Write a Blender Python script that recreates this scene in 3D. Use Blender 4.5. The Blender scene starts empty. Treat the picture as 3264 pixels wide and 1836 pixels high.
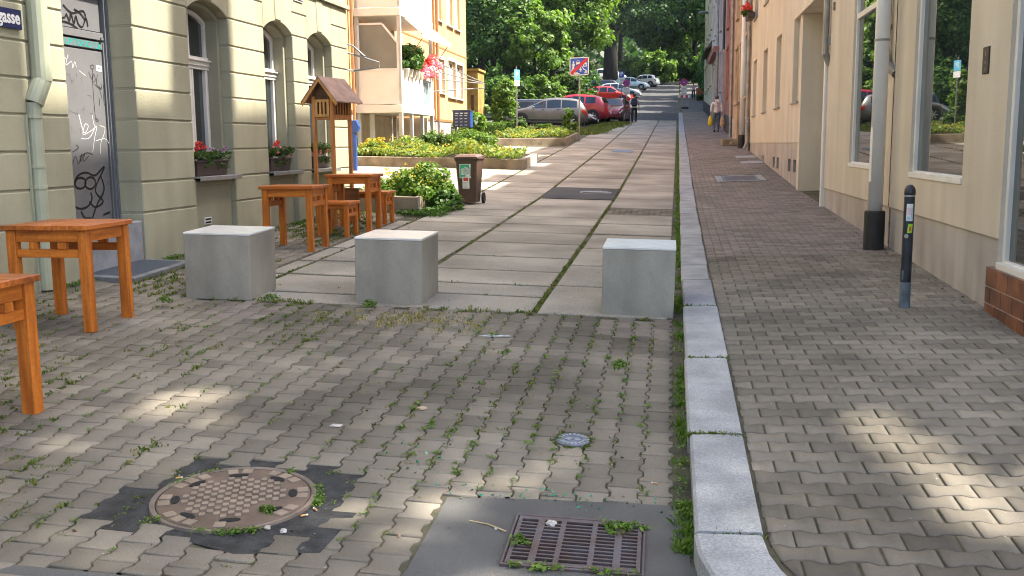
import bpy, bmesh, math, random
import numpy as np
from mathutils import Vector, Matrix
R = math.radians
sc = bpy.context.scene
col = sc.collection
# ------------------------------------------------------------------ camera
cam = bpy.data.cameras.new("camera"); co = bpy.data.objects.new("camera", cam); col.objects.link(co)
PITCH, ROLL, AZ = 0.144921, -0.009241, 0.159418
cp, sp, cr, sr, ca, sa = math.cos(PITCH), math.sin(PITCH), math.cos(ROLL), math.sin(ROLL), math.cos(AZ), math.sin(AZ)
_r = Vector((1, 0, 0)); _u = Vector((0, sp, cp)); _f = Vector((0, cp, -sp))
_rz = Matrix(((ca, -sa, 0), (sa, ca, 0), (0, 0, 1)))
rr, uu, ff = _rz @ (cr * _r + sr * _u), _rz @ (-sr * _r + cr * _u), _rz @ _f
co.matrix_world = Matrix((( rr.x, uu.x, -ff.x, 0), (rr.y, uu.y, -ff.y, 0), (rr.z, uu.z, -ff.z, 0), (0, 0, 0, 1)))
cam.sensor_width = 36; cam.lens = 36 * 3139.6 / 3264; cam.clip_start = 0.05; cam.clip_end = 2000
sc.camera = co
# ------------------------------------------------------------------ light
SUN_EL, SUN_AZ = R(55), R(82)            # azimuth from +Y towards +X
w = bpy.data.worlds.new("World"); sc.world = w; w.use_nodes = True
nt = w.node_tree; bg = nt.nodes["Background"]
sky = nt.nodes.new("ShaderNodeTexSky"); sky.sky_type = 'NISHITA'; sky.sun_disc = False
sky.sun_elevation = SUN_EL; sky.sun_rotation = SUN_AZ; sky.air_density = 1.0; sky.dust_density = 4.0; sky.ozone_density = 0.6
nt.links.new(sky.outputs[0], bg.inputs[0]); bg.inputs[1].default_value = 0.15
sl = bpy.data.lights.new("sun", 'SUN'); so = bpy.data.objects.new("sun", sl); col.objects.link(so)
sl.energy = 4.4; sl.angle = R(0.8); sl.color = (1.0, 0.93, 0.80)
sd = Vector((math.cos(SUN_EL) * math.sin(SUN_AZ), math.cos(SUN_EL) * math.cos(SUN_AZ), math.sin(SUN_EL)))
so.rotation_euler = sd.to_track_quat('Z', 'Y').to_euler(); so.location = (30, 0, 60)
sc.view_settings.view_transform = 'Standard'; sc.view_settings.look = 'None'
sc.view_settings.gamma = 1.0; sc.view_settings.exposure = 1.78
sc.cycles.max_bounces = 7; sc.cycles.diffuse_bounces = 4; sc.cycles.glossy_bounces = 4; sc.cycles.transparent_max_bounces = 6
sc.cycles.use_denoising = True; sc.cycles.filter_width = 1.05
# ------------------------------------------------------------------ helpers
rng = np.random.default_rng(7)
KN = np.array([-30, -6, 0, 3.5, 4.5, 6, 8.3, 14, 20, 28, 38, 55, 60, 80, 108, 150, 170, 200, 240, 300.])
ZZ = np.array([-1.8, -1.76, -1.74, -1.68, -1.64, -1.56, -1.46, -1.29, -1.08, -.66, -.13, .85, 1.1, 2.4, 4.4, 8.4, 10.0, 15, 40, 46.])
def xs(y): return .0065 * np.maximum(np.asarray(y, float) - 8, 0)
def gz(x, y):                                   # ground level of the road side
    x = np.asarray(x, float); y = np.asarray(y, float)
    z = np.interp(y, KN, ZZ)
    k = np.clip(-x, 0, 9) * .03
    t = np.clip((y - 66) / 30, 0, 1); hill = .45 * np.clip(-x - 17, 0, 60) * t * t * (3 - 2 * t)
    return z + k + hill
def pz(x, y):                                   # pavement level
    x = np.asarray(x, float); y = np.asarray(y, float)
    return np.interp(y, KN, ZZ) + .10 + .028 * np.clip(x - .39 - xs(y), 0, 3)
G = lambda x, y: float(gz(x, y))
P = lambda x, y: float(pz(x, y))

class MB:
    def __init__(s): s.v = []; s.f = []; s.m = []
    def add(s, v, f, mi=0):
        o = len(s.v); s.v += [tuple(map(float, p)) for p in v]; s.f += [tuple(i + o for i in q) for q in f]; s.m += [mi] * len(f); return s
    def box(s, x0, x1, y0, y1, z0, z1, mi=0):
        return s.add([(x0,y0,z0),(x1,y0,z0),(x1,y1,z0),(x0,y1,z0),(x0,y0,z1),(x1,y0,z1),(x1,y1,z1),(x0,y1,z1)],
              [(0,3,2,1),(4,5,6,7),(0,1,5,4),(1,2,6,5),(2,3,7,6),(3,0,4,7)], mi)
    def rbox(s, c, size, rot=(0,0,0), mi=0):
        from mathutils import Euler
        M = Euler(rot).to_matrix(); hx, hy, hz = [a/2 for a in size]; c = Vector(c)
        v = [c + M @ Vector(p) for p in [(-hx,-hy,-hz),(hx,-hy,-hz),(hx,hy,-hz),(-hx,hy,-hz),(-hx,-hy,hz),(hx,-hy,hz),(hx,hy,hz),(-hx,hy,hz)]]
        return s.add(v, [(0,3,2,1),(4,5,6,7),(0,1,5,4),(1,2,6,5),(2,3,7,6),(3,0,4,7)], mi)
    def cyl(s, p0, p1, r0, r1=None, n=12, mi=0, caps=True):
        r1 = r0 if r1 is None else r1; p0 = Vector(p0); p1 = Vector(p1); d = (p1 - p0).normalized()
        a = d.orthogonal().normalized(); b = d.cross(a); v = []
        for p, r in ((p0, r0), (p1, r1)):
            for i in range(n):
                t = 2 * math.pi * i / n; v.append(p + a * (r * math.cos(t)) + b * (r * math.sin(t)))
        f = [(i, (i+1) % n, n + (i+1) % n, n + i) for i in range(n)]
        if caps: f += [tuple(range(n-1, -1, -1)), tuple(range(n, 2*n))]
        return s.add(v, f, mi)
    def tube(s, path, r, n=8, mi=0):
        path = [Vector(p) for p in path]; rs = r if isinstance(r, (list, tuple)) else [r] * len(path); v = []; a = None
        for i, p in enumerate(path):
            d = (path[min(i+1, len(path)-1)] - path[max(i-1, 0)]).normalized()
            if a is None: a = d.orthogonal().normalized()
            a = (a - d * a.dot(d)).normalized(); b = d.cross(a)
            for k in range(n):
                t = 2*math.pi*k/n; v.append(p + a*(rs[i]*math.cos(t)) + b*(rs[i]*math.sin(t)))
        f = []
        for i in range(len(path)-1):
            for k in range(n): f.append((i*n+k, i*n+(k+1) % n, (i+1)*n+(k+1) % n, (i+1)*n+k))
        f += [tuple(range(n-1, -1, -1)), tuple(range((len(path)-1)*n, len(path)*n))]
        return s.add(v, f, mi)
    def lathe(s, prof, c=(0,0,0), n=20, mi=0):
        v = []
        for r, z in prof:
            for k in range(n):
                t = 2*math.pi*k/n; v.append((c[0]+r*math.cos(t), c[1]+r*math.sin(t), c[2]+z))
        f = []
        for i in range(len(prof)-1):
            for k in range(n): f.append((i*n+k, i*n+(k+1) % n, (i+1)*n+(k+1) % n, (i+1)*n+k))
        f += [tuple(range(n-1, -1, -1)), tuple(range((len(prof)-1)*n, len(prof)*n))]
        return s.add(v, f, mi)
    def prism(s, poly, axis, a0, a1, mi=0):      # poly in the two other axes, extruded along axis
        def P3(p, a): return {'x': (a, p[0], p[1]), 'y': (p[0], a, p[1]), 'z': (p[0], p[1], a)}[axis]
        n = len(poly); v = [P3(p, a0) for p in poly] + [P3(p, a1) for p in poly]
        f = [(i, (i+1) % n, n+(i+1) % n, n+i) for i in range(n)] + [tuple(range(n-1, -1, -1)), tuple(range(n, 2*n))]
        return s.add(v, f, mi)
    def strip(s, pts, wd, nrm, mi=0):            # flat ribbon along a polyline
        pts = [Vector(p) for p in pts]; nrm = Vector(nrm); v = []
        for i, p in enumerate(pts):
            d = (pts[min(i+1, len(pts)-1)] - pts[max(i-1, 0)]).normalized(); b = d.cross(nrm).normalized() * (wd / 2)
            v += [p - b, p + b]
        return s.add(v, [(2*i, 2*i+1, 2*i+3, 2*i+2) for i in range(len(pts)-1)], mi)
    def build(s, name, mats, parent=None, smooth=False, bevel=0, world=False, recalc=True):
        me = bpy.data.meshes.new(name)
        v = s.v
        if world and parent is not None:
            L = parent.location; v = [(a-L.x, b-L.y, c-L.z) for a, b, c in v]
        me.from_pydata(v, [], s.f)
        mats = mats if isinstance(mats, (list, tuple)) else [mats]
        for m in mats: me.materials.append(m)
        if len(mats) > 1: me.polygons.foreach_set("material_index", s.m)
        if bevel or recalc:
            bm = bmesh.new(); bm.from_mesh(me)
            if recalc: bmesh.ops.recalc_face_normals(bm, faces=bm.faces)
            if bevel:
                ed = [e for e in bm.edges if len(e.link_faces) == 2 and e.calc_face_angle(0) > .6]
                bmesh.ops.bevel(bm, geom=ed, offset=bevel, segments=1, affect='EDGES', clamp_overlap=True)
            bm.to_mesh(me); bm.free()
        if smooth: me.polygons.foreach_set("use_smooth", [True] * len(me.polygons))
        me.update()
        o = bpy.data.objects.new(name, me); col.objects.link(o)
        if parent is not None: o.parent = parent
        return o
def tag(o, label=None, cat=None, group=None, kind=None):
    if label: o["label"] = label
    if cat: o["category"] = cat
    if group: o["group"] = group
    if kind: o["kind"] = kind
    return o
def thing(name, label, cat, loc=(0,0,0), rz=0, group=None):
    o = bpy.data.objects.new(name, None); o.empty_display_size = .2; col.objects.link(o)
    o.location = loc; o.rotation_euler = (0, 0, rz); return tag(o, label, cat, group)
def dup(root, loc, rz, label, group=None):
    r = root.copy(); col.objects.link(r); r.location = loc; r.rotation_euler = (0, 0, rz); r["label"] = label
    if group: r["group"] = group
    for ch in list(root.children):
        c = ch.copy(); col.objects.link(c); c.parent = r
        for g in list(ch.children):
            d = g.copy(); col.objects.link(d); d.parent = c
    return r
def text_mesh(txt, size, align='CENTER', extrude=0.001, bold=0.0):
    cu = bpy.data.curves.new("t", 'FONT'); cu.body = txt; cu.size = size; cu.align_x = align; cu.align_y = 'CENTER'; cu.extrude = extrude; cu.offset = bold
    cu.resolution_u = 3
    o = bpy.data.objects.new("t", cu); col.objects.link(o); dg = bpy.context.evaluated_depsgraph_get(); dg.update()
    me = bpy.data.meshes.new_from_object(o.evaluated_get(dg)); bpy.data.objects.remove(o)
    return me
def text_obj(name, txt, size, M, mat, parent, align='CENTER', bold=0.0):
    me = text_mesh(txt, size, align, .001, bold); me.transform(M); me.materials.clear(); me.materials.append(mat)
    o = bpy.data.objects.new(name, me); col.objects.link(o); o.parent = parent; return o
def text_into(mb, txt, size, M, mi, align='CENTER', bold=0.0):
    me = text_mesh(txt, size, align, .0005, bold); me.transform(M)
    mb.add([v.co for v in me.vertices], [tuple(p.vertices) for p in me.polygons], mi)
# ------------------------------------------------------------------ materials
def M(name, c, rough=.7, var=.12, scale=6, c2=None, bump=.0, bscale=60, metal=0, spec=.5, island=0., stretch=None, coat=0, fine=0.0, detail=4, ior=None):
    m = bpy.data.materials.new(name); m.use_nodes = True; n = m.node_tree.nodes; l = m.node_tree.links; b = n["Principled BSDF"]
    b.inputs["Roughness"].default_value = rough; b.inputs["Metallic"].default_value = metal; b.inputs["Specular IOR Level"].default_value = spec
    if coat: b.inputs["Coat Weight"].default_value = coat; b.inputs["Coat Roughness"].default_value = .05
    if ior: b.inputs["IOR"].default_value = ior
    tc = n.new("ShaderNodeTexCoord"); vec = tc.outputs["Object"]
    if stretch:
        mp = n.new("ShaderNodeMapping"); mp.inputs["Scale"].default_value = stretch; l.new(vec, mp.inputs[0]); vec = mp.outputs[0]
    c2 = c2 or tuple(x * (1 - 2.2 * var) for x in c); c1 = tuple(min(1, x * (1 + var)) for x in c)
    no = n.new("ShaderNodeTexNoise"); no.inputs["Scale"].default_value = scale; no.inputs["Detail"].default_value = detail; l.new(vec, no.inputs["Vector"])
    ra = n.new("ShaderNodeValToRGB"); ra.color_ramp.elements[0].position = .32; ra.color_ramp.elements[1].position = .68
    ra.color_ramp.elements[0].color = (*c2, 1); ra.color_ramp.elements[1].color = (*c1, 1)
    l.new(no.outputs["Fac"], ra.inputs[0]); out = ra.outputs[0]
    if fine:
        n3 = n.new("ShaderNodeTexNoise"); n3.inputs["Scale"].default_value = bscale; n3.inputs["Detail"].default_value = 3; l.new(tc.outputs["Object"], n3.inputs["Vector"])
        mr = n.new("ShaderNodeMapRange"); mr.inputs[1].default_value = .3; mr.inputs[2].default_value = .7; mr.inputs[3].default_value = 1 - fine; mr.inputs[4].default_value = 1 + fine
        l.new(n3.outputs["Fac"], mr.inputs[0]); mu = n.new("ShaderNodeVectorMath"); mu.operation = 'SCALE'; l.new(out, mu.inputs[0]); l.new(mr.outputs[0], mu.inputs["Scale"]); out = mu.outputs[0]
    if island:
        ge = n.new("ShaderNodeNewGeometry"); mr = n.new("ShaderNodeMapRange"); mr.inputs[3].default_value = 1 - island; mr.inputs[4].default_value = 1 + island
        l.new(ge.outputs["Random Per Island"], mr.inputs[0]); mu = n.new("ShaderNodeVectorMath"); mu.operation = 'SCALE'; l.new(out, mu.inputs[0]); l.new(mr.outputs[0], mu.inputs["Scale"]); out = mu.outputs[0]
    l.new(out, b.inputs["Base Color"])
    if bump:
        n2 = n.new("ShaderNodeTexNoise"); n2.inputs["Scale"].default_value = bscale; n2.inputs["Detail"].default_value = 3; l.new(tc.outputs["Object"], n2.inputs["Vector"])
        bu = n.new("ShaderNodeBump"); bu.inputs["Strength"].default_value = bump; bu.inputs["Distance"].default_value = .01; l.new(n2.outputs["Fac"], bu.inputs["Height"]); l.new(bu.outputs[0], b.inputs["Normal"])
    return m
def leaf_mat(name, stops, trans=.42, rough=.5):
    m = bpy.data.materials.new(name); m.use_nodes = True; n = m.node_tree.nodes; l = m.node_tree.links; b = n["Principled BSDF"]
    b.inputs["Roughness"].default_value = rough; b.inputs["Specular IOR Level"].default_value = .35
    ge = n.new("ShaderNodeNewGeometry"); ra = n.new("ShaderNodeValToRGB"); cr_ = ra.color_ramp
    for i, (p, c) in enumerate(stops):
        e = cr_.elements[i] if i < 2 else cr_.elements.new(p); e.position = p; e.color = (*c, 1)
    l.new(ge.outputs["Random Per Island"], ra.inputs[0]); l.new(ra.outputs[0], b.inputs["Base Color"])
    tr = n.new("ShaderNodeBsdfTranslucent"); mx = n.new("ShaderNodeMixShader"); mx.inputs[0].default_value = trans
    mu = n.new("ShaderNodeMixRGB"); mu.blend_type = 'MULTIPLY'; mu.inputs[0].default_value = 1; mu.inputs[2].default_value = (1.3, 1.5, .6, 1); l.new(ra.outputs[0], mu.inputs[1]); l.new(mu.outputs[0], tr.inputs[0])
    l.new(b.outputs[0], mx.inputs[1]); l.new(tr.outputs[0], mx.inputs[2]); l.new(mx.outputs[0], n["Material Output"].inputs[0])
    return m
def glass_mat(name, c=(.02, .028, .03), ior=2.0, rough=.015):
    m = M(name, c, rough, .1, 1.2, spec=.5, ior=ior); return m
def facade_mat(name, c, dirt, zbase, bump=.35, bscale=90, var=.06, hgt=.6):   # plaster with splash dirt above the ground
    m = M(name, c, .9, var, 1.3, bump=bump, bscale=bscale, fine=.05, spec=.2)
    n = m.node_tree.nodes; l = m.node_tree.links; b = n["Principled BSDF"]; src = b.inputs["Base Color"].links[0].from_socket
    tc = n.new("ShaderNodeTexCoord"); sx = n.new("ShaderNodeSeparateXYZ"); l.new(tc.outputs["Object"], sx.inputs[0])
    no = n.new("ShaderNodeTexNoise"); no.inputs["Scale"].default_value = 2.2; no.inputs["Detail"].default_value = 6
    mp = n.new("ShaderNodeMapping"); mp.inputs["Scale"].default_value = (1, 1, .35); l.new(tc.outputs["Object"], mp.inputs[0]); l.new(mp.outputs[0], no.inputs["Vector"])
    mr = n.new("ShaderNodeMapRange"); mr.inputs[1].default_value = zbase; mr.inputs[2].default_value = zbase + hgt; mr.inputs[3].default_value = .95; mr.inputs[4].default_value = 0.12; l.new(sx.outputs["Z"], mr.inputs[0])
    ml = n.new("ShaderNodeMath"); ml.operation = 'MULTIPLY'; ml.use_clamp = True; l.new(mr.outputs[0], ml.inputs[0])
    m2 = n.new("ShaderNodeMapRange"); m2.inputs[1].default_value = .42; m2.inputs[2].default_value = .72; l.new(no.outputs["Fac"], m2.inputs[0]); l.new(m2.outputs[0], ml.inputs[1])
    ns = n.new("ShaderNodeTexNoise"); ns.inputs["Scale"].default_value = 3.0; ns.inputs["Detail"].default_value = 7; ms = n.new("ShaderNodeMapping"); ms.inputs["Scale"].default_value = (1, 1, .09); l.new(tc.outputs["Object"], ms.inputs[0]); l.new(ms.outputs[0], ns.inputs["Vector"])
    ks = n.new("ShaderNodeMapRange"); ks.inputs[1].default_value = .35; ks.inputs[2].default_value = .68; ks.inputs[3].default_value = .91; ks.inputs[4].default_value = 1.06; l.new(ns.outputs["Fac"], ks.inputs[0])
    vs = n.new("ShaderNodeVectorMath"); vs.operation = 'SCALE'; l.new(src, vs.inputs[0]); l.new(ks.outputs[0], vs.inputs["Scale"]); src = vs.outputs[0]
    mx = n.new("ShaderNodeMixRGB"); l.new(ml.outputs[0], mx.inputs[0]); l.new(src, mx.inputs[1]); mx.inputs[2].default_value = (*dirt, 1); l.new(mx.outputs[0], b.inputs["Base Color"])
    return m
def paint(name, c, rough=.35, metal=0, coat=0, var=.05): return M(name, c, rough, var, 3, metal=metal, coat=coat)
mt = {}
mt['paver'] = M('paver_concrete', (.215, .19, .153), .92, .2, .75, bump=.6, bscale=230, island=.22, fine=.24, detail=9, spec=.25)
mt['paver_red'] = M('paver_reddish', (.215, .18, .158), .92, .18, .6, c2=(.19, .165, .14), bump=.6, bscale=230, island=.2, fine=.22, detail=9, spec=.25)
mt['slab'] = M('slab_concrete', (.362, .328, .275), .93, .17, .9, bump=.8, bscale=85, island=.12, fine=.3, spec=.2, detail=8)
mt['asphalt'] = M('asphalt', (.075, .075, .078), .9, .12, 2.5, bump=.6, bscale=190, fine=.3, spec=.3)
mt['asphalt_old'] = M('asphalt_worn', (.115, .113, .108), .9, .14, 2.0, bump=.5, bscale=240, fine=.25, spec=.3)
mt['bitumen'] = M('bitumen', (.032, .033, .035), .8, .3, 14, bump=.9, bscale=120, fine=.4)
mt['granite'] = M('granite', (.315, .32, .325), .75, .12, 4, bump=.35, bscale=90, fine=.22, island=.08, spec=.4)
mt['iron'] = M('cast_iron', (.21, .165, .135), .6, .18, 5, bump=.25, bscale=150, metal=.25, fine=.1)
mt['iron_dark'] = M('cast_iron_dark', (.10, .085, .09), .5, .25, 8, bump=.3, bscale=120, metal=.35, c2=(.10, .06, .045))
mt['iron_base'] = M('cast_iron_base', (.15, .105, .078), .7, .18, 5, bump=.25, bscale=150, metal=.15)
mt['iron_stud'] = M('cast_iron_stud', (.27, .21, .16), .55, .12, 9, metal=.2)
mt['black'] = M('black_void', (.008, .008, .008), .9, 0, 1)
mt['steel_plate'] = M('steel_plate', (.2, .23, .28), .4, .1, 5, metal=.6)
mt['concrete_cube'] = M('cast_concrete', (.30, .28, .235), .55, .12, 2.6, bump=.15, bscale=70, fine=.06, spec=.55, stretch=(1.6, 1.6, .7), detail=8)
mt['concrete_top_lit'] = M('polished_concrete_lit', (.70, .69, .66), .3, .07, 6, bump=.05, bscale=60, spec=.6, fine=.04)  # paler than the cube body: sun and sky gleam put into the colour
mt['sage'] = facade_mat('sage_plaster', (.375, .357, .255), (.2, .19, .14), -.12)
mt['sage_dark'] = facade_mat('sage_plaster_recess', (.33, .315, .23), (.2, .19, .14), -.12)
mt['pipe_sage'] = paint('pipe_sage_paint', (.36, .38, .28), .45, var=.07)
mt['white'] = paint('white_paint', (.74, .73, .70), .4)
mt['white_frame'] = M('white_frame', (.68, .66, .64), .35, .05, 4)
mt['glass'] = glass_mat('window_glass')
mt['glass_shop'] = glass_mat('shop_glass', (.018, .03, .028), 2.6, .01)
mt['glass_frost'] = M('frosted_glass', (.17, .18, .17), .22, .06, 2, spec=.6)
mt['glass_bal'] = M('balcony_glass', (.30, .38, .40), .08, .06, 2, spec=.7)
mt['curtain'] = M('curtain', (.5, .55, .52), .8, .12, 30, stretch=(1, 1, .04))
mt['door_grey'] = M('door_grey', (.145, .145, .152), .42, .05, 2, spec=.5)
mt['door_frame'] = paint('door_frame_grey', (.125, .135, .15), .45)
mt['ink'] = paint('black_marker', (.012, .012, .014), .4)
mt['ink_grey'] = paint('faded_marker', (.10, .10, .11), .5)
mt['ink_white'] = paint('white_marker', (.8, .8, .8), .5)
mt['ink_teal'] = paint('teal_marker', (.0, .30, .27), .5)
mt['cream'] = facade_mat('cream_plaster', (.60, .545, .46), (.42, .37, .30), -.2, bump=.5, bscale=120, var=.035, hgt=.5)
mt['cream_pale'] = facade_mat('pale_cream_plaster', (.66, .60, .50), (.42, .38, .27), .0, var=.04)
mt['plinth'] = facade_mat('grey_plinth', (.44, .41, .395), (.26, .23, .2), .2, var=.06)
mt['seam'] = M('rusty_seam', (.24, .2, .165), .8, .3, 20)
mt['tile'] = M('brown_tile', (.20, .073, .032), .3, .28, 5, island=.25, spec=.5)
mt['grout'] = M('grout', (.36, .27, .2), .9, .1, 9)
mt['zinc'] = M('zinc_pipe', (.30, .30, .295), .5, .14, 4, metal=.4)
mt['alu'] = M('grey_coated_pole', (.68, .69, .70), .34, .04, 2, metal=.15)
mt['rubber'] = M('black_rubber', (.018, .018, .019), .6, .2, 9)
mt['bollard'] = M('bollard_paint', (.018, .024, .034), .38, .25, 7, bump=.1, bscale=50)
mt['bollard_worn'] = M('bollard_worn', (.12, .15, .18), .6, .2, 12)
for ax, st in (('x', (.8, 9, 9)), ('y', (9, .8, 9)), ('z', (9, 9, .8))):
    mt['wood_' + ax] = M('orange_wood_' + ax, (.46, .14, .017), .42, .14, 3.2, c2=(.27, .07, .008), stretch=st, bump=.15, bscale=40, island=.26, fine=.1, spec=.4, detail=6)
    mt['wood_top_' + ax] = M('orange_wood_top_' + ax, (.43, .125, .022), .34, .14, 3.2, c2=(.27, .068, .010), stretch=st, bump=.12, bscale=40, island=.24, fine=.1, spec=.45, detail=6)
mt['wood_house'] = M('house_wood', (.43, .185, .055), .5, .18, 3, c2=(.33, .12, .03), stretch=(9, 9, .8), island=.16)
mt['wood_dark'] = M('dark_wood', (.11, .05, .022), .6, .2, 4)
mt['roof_felt'] = M('roof_felt', (.30, .19, .145), .75, .15, 6, bump=.3, bscale=200)
mt['brown_plastic'] = M('bin_brown_plastic', (.085, .05, .034), .42, .1, 3)
mt['paper'] = M('paper', (.75, .74, .7), .7, .04, 6)
mt['st_green'] = paint('sticker_green', (.05, .42, .22), .5); mt['st_lime'] = paint('sticker_lime', (.35, .62, .03), .5)
mt['st_red'] = paint('sticker_red', (.62, .07, .04), .5); mt['st_pink'] = paint('sticker_pink', (.72, .5, .52), .5)
mt['st_blue'] = paint('sticker_blue', (.35, .52, .62), .5)
mt['enamel_blue'] = paint('enamel_navy', (.012, .022, .10), .25)
mt['sign_blue'] = paint('sign_blue', (.01, .10, .50), .4); mt['sign_red'] = paint('sign_red', (.58, .02, .05), .4); mt['sign_white'] = paint('sign_white', (.8, .8, .8), .4)
mt['sign_cyan'] = paint('sign_cyan', (.15, .5, .7), .4)
mt['post_blue'] = paint('blue_post', (.02, .07, .28), .4); mt['mailbox_navy'] = paint('mailbox_navy', (.035, .04, .085), .4)
mt['planter_conc'] = M('planter_concrete', (.27, .215, .145), .95, .25, 3, bump=.5, bscale=90, c2=(.17, .135, .09), detail=8, fine=.15)
mt['planter_edge'] = M('planter_edge_concrete', (.45, .41, .34), .95, .18, 6, bump=.4, bscale=90)  # paler planter concrete for its sunlit end and edge; also pots, a pebble
mt['soil'] = M('soil', (.055, .042, .03), .95, .3, 20, bump=.5, bscale=60)
mt['flowerbox'] = M('brown_flowerbox', (.06, .04, .038), .55, .1, 4)
mt['orange'] = facade_mat('orange_render', (.62, .385, .19), (.54, .32, .15), -5, bump=.9, bscale=28, var=.1)
mt['orange_band'] = M('orange_joint', (.34, .15, .05), .9, .1, 4)
mt['house_base'] = M('house_base_plaster', (.60, .50, .40), .9, .06, 3, bump=.2)
mt['balcony'] = M('balcony_panel', (.80, .765, .71), .5, .03, 2)
mt['balcony_post'] = M('balcony_post_paint', (.50, .49, .46), .5, .04, 3)
mt['awning'] = leaf_mat('awning_cloth', [(0, (.78, .75, .68)), (1, (.78, .75, .68))], .45)
for n_ in mt['awning'].node_tree.nodes:
    if n_.type == 'MIX_RGB': n_.inputs[2].default_value = (1, .97, .9, 1)
mt['brownpipe'] = paint('brown_downpipe', (.36, .19, .09), .4)
mt['joint'] = M('joint_sand_moss', (.09, .08, .05), .95, .35, 5, c2=(.045, .045, .025), bump=.8, bscale=110, detail=8)
mt['earth'] = M('earth', (.065, .07, .035), .95, .3, .6, bump=.6, bscale=20, c2=(.03, .045, .016))
mt['litter_white'] = M('litter_paper', (.5, .47, .43), .85, .25, 45)
mt['butt'] = M('cigarette_filter', (.62, .33, .12), .8, .1, 60)
mt['glass_green'] = M('green_bottle_glass', (.0, .22, .12), .1, .2, 40, spec=.8)
mt['bark'] = M('bark', (.022, .018, .015), .95, .3, 6, bump=.8, bscale=14, stretch=(1, 1, .25))
mt['skin'] = M('skin', (.42, .24, .165), .55, .05, 4); mt['hair'] = M('dark_hair', (.035, .024, .02), .5, .2, 40)
mt['hair_brown'] = M('brown_hair', (.11, .055, .035), .5, .2, 40)
mt['cloth_white'] = M('white_cotton', (.66, .63, .62), .85, .06, 9); mt['cloth_cream'] = M('cream_jacket', (.80, .73, .69), .85, .08, 9)
mt['cloth_pink'] = M('pink_shirt', (.60, .38, .44), .85, .06, 9); mt['cloth_black'] = M('black_trousers', (.014, .015, .022), .8, .1, 9)
mt['denim'] = M('blue_denim', (.10, .14, .19), .85, .15, 14); mt['navy_cloth'] = M('navy_cloth', (.018, .022, .045), .7, .1, 9)
mt['bag_yellow'] = M('yellow_bag', (.72, .52, .03), .5, .06, 8); mt['bag_pattern'] = M('pattern_bag', (.6, .48, .3), .7, .3, 28, c2=(.3, .12, .06))
mt['shoe_white'] = paint('white_shoe', (.7, .7, .7), .6); mt['shoe_black'] = paint('black_shoe', (.015, .015, .015), .5)
mt['tyre'] = M('tyre', (.02, .02, .021), .8, .1, 20); mt['rim'] = M('alloy_rim', (.62, .62, .64), .3, .04, 5, metal=.7)
mt['car_glass'] = glass_mat('car_glass', (.018, .03, .05), 1.5, .02)
mt['car_black'] = M('car_black_trim', (.02, .02, .022), .5, .1, 9); mt['lamp_red'] = M('tail_lamp', (.55, .02, .01), .2, .1, 9, coat=.5); mt['lamp_clear'] = M('headlamp', (.7, .7, .72), .12, .1, 9, spec=.8)
mt['chrome'] = M('chrome', (.75, .75, .76), .15, .02, 3, metal=.9)
mt['lf_tree'] = leaf_mat('leaves_tree', [(0, (.03, .075, .016)), (.5, (.065, .14, .024)), (1, (.13, .215, .045))])
mt['lf_lime'] = leaf_mat('leaves_bright', [(0, (.055, .125, .018)), (.5, (.11, .205, .028)), (1, (.20, .275, .055))])
mt['lf_dark'] = leaf_mat('leaves_dark', [(0, (.022, .058, .022)), (.5, (.042, .10, .028)), (1, (.08, .15, .045))])
mt['lf_hedge'] = leaf_mat('leaves_hedge', [(0, (.04, .085, .016)), (.5, (.075, .145, .025)), (1, (.13, .20, .045))])
mt['lf_ground'] = leaf_mat('leaves_groundcover', [(0, (.07, .13, .045)), (.4, (.14, .22, .055)), (.75, (.25, .29, .05)), (1, (.38, .31, .05))])
mt['lf_yellow'] = leaf_mat('petals_yellow', [(0, (.40, .26, .02)), (.5, (.50, .36, .03)), (1, (.45, .40, .08))])
mt['lf_grass'] = leaf_mat('grass_blades', [(0, (.05, .095, .014)), (.5, (.10, .155, .022)), (.8, (.19, .19, .04)), (1, (.32, .26, .09))], .3)
mt['lf_dry'] = leaf_mat('dry_grass_blades', [(0, (.16, .16, .04)), (.5, (.30, .26, .09)), (1, (.45, .36, .15))], .25)
mt['lf_weed'] = leaf_mat('leaves_weed', [(0, (.06, .12, .018)), (.5, (.11, .20, .025)), (1, (.19, .27, .05))], .3)
mt['lf_flowergreen'] = leaf_mat('leaves_flower', [(0, (.03, .065, .018)), (.5, (.06, .11, .026)), (1, (.11, .16, .045))])
mt['pt_red'] = leaf_mat('petals_red', [(0, (.60, .03, .04)), (.5, (.75, .08, .07)), (1, (.65, .12, .12))])
mt['pt_pink'] = leaf_mat('petals_pink', [(0, (.80, .14, .38)), (.5, (.92, .34, .54)), (1, (.92, .6, .72))])
mt['pt_violet'] = leaf_mat('petals_violet', [(0, (.16, .03, .22)), (.5, (.38, .16, .42)), (.8, (.6, .45, .62)), (1, (.7, .68, .66))])
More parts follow.
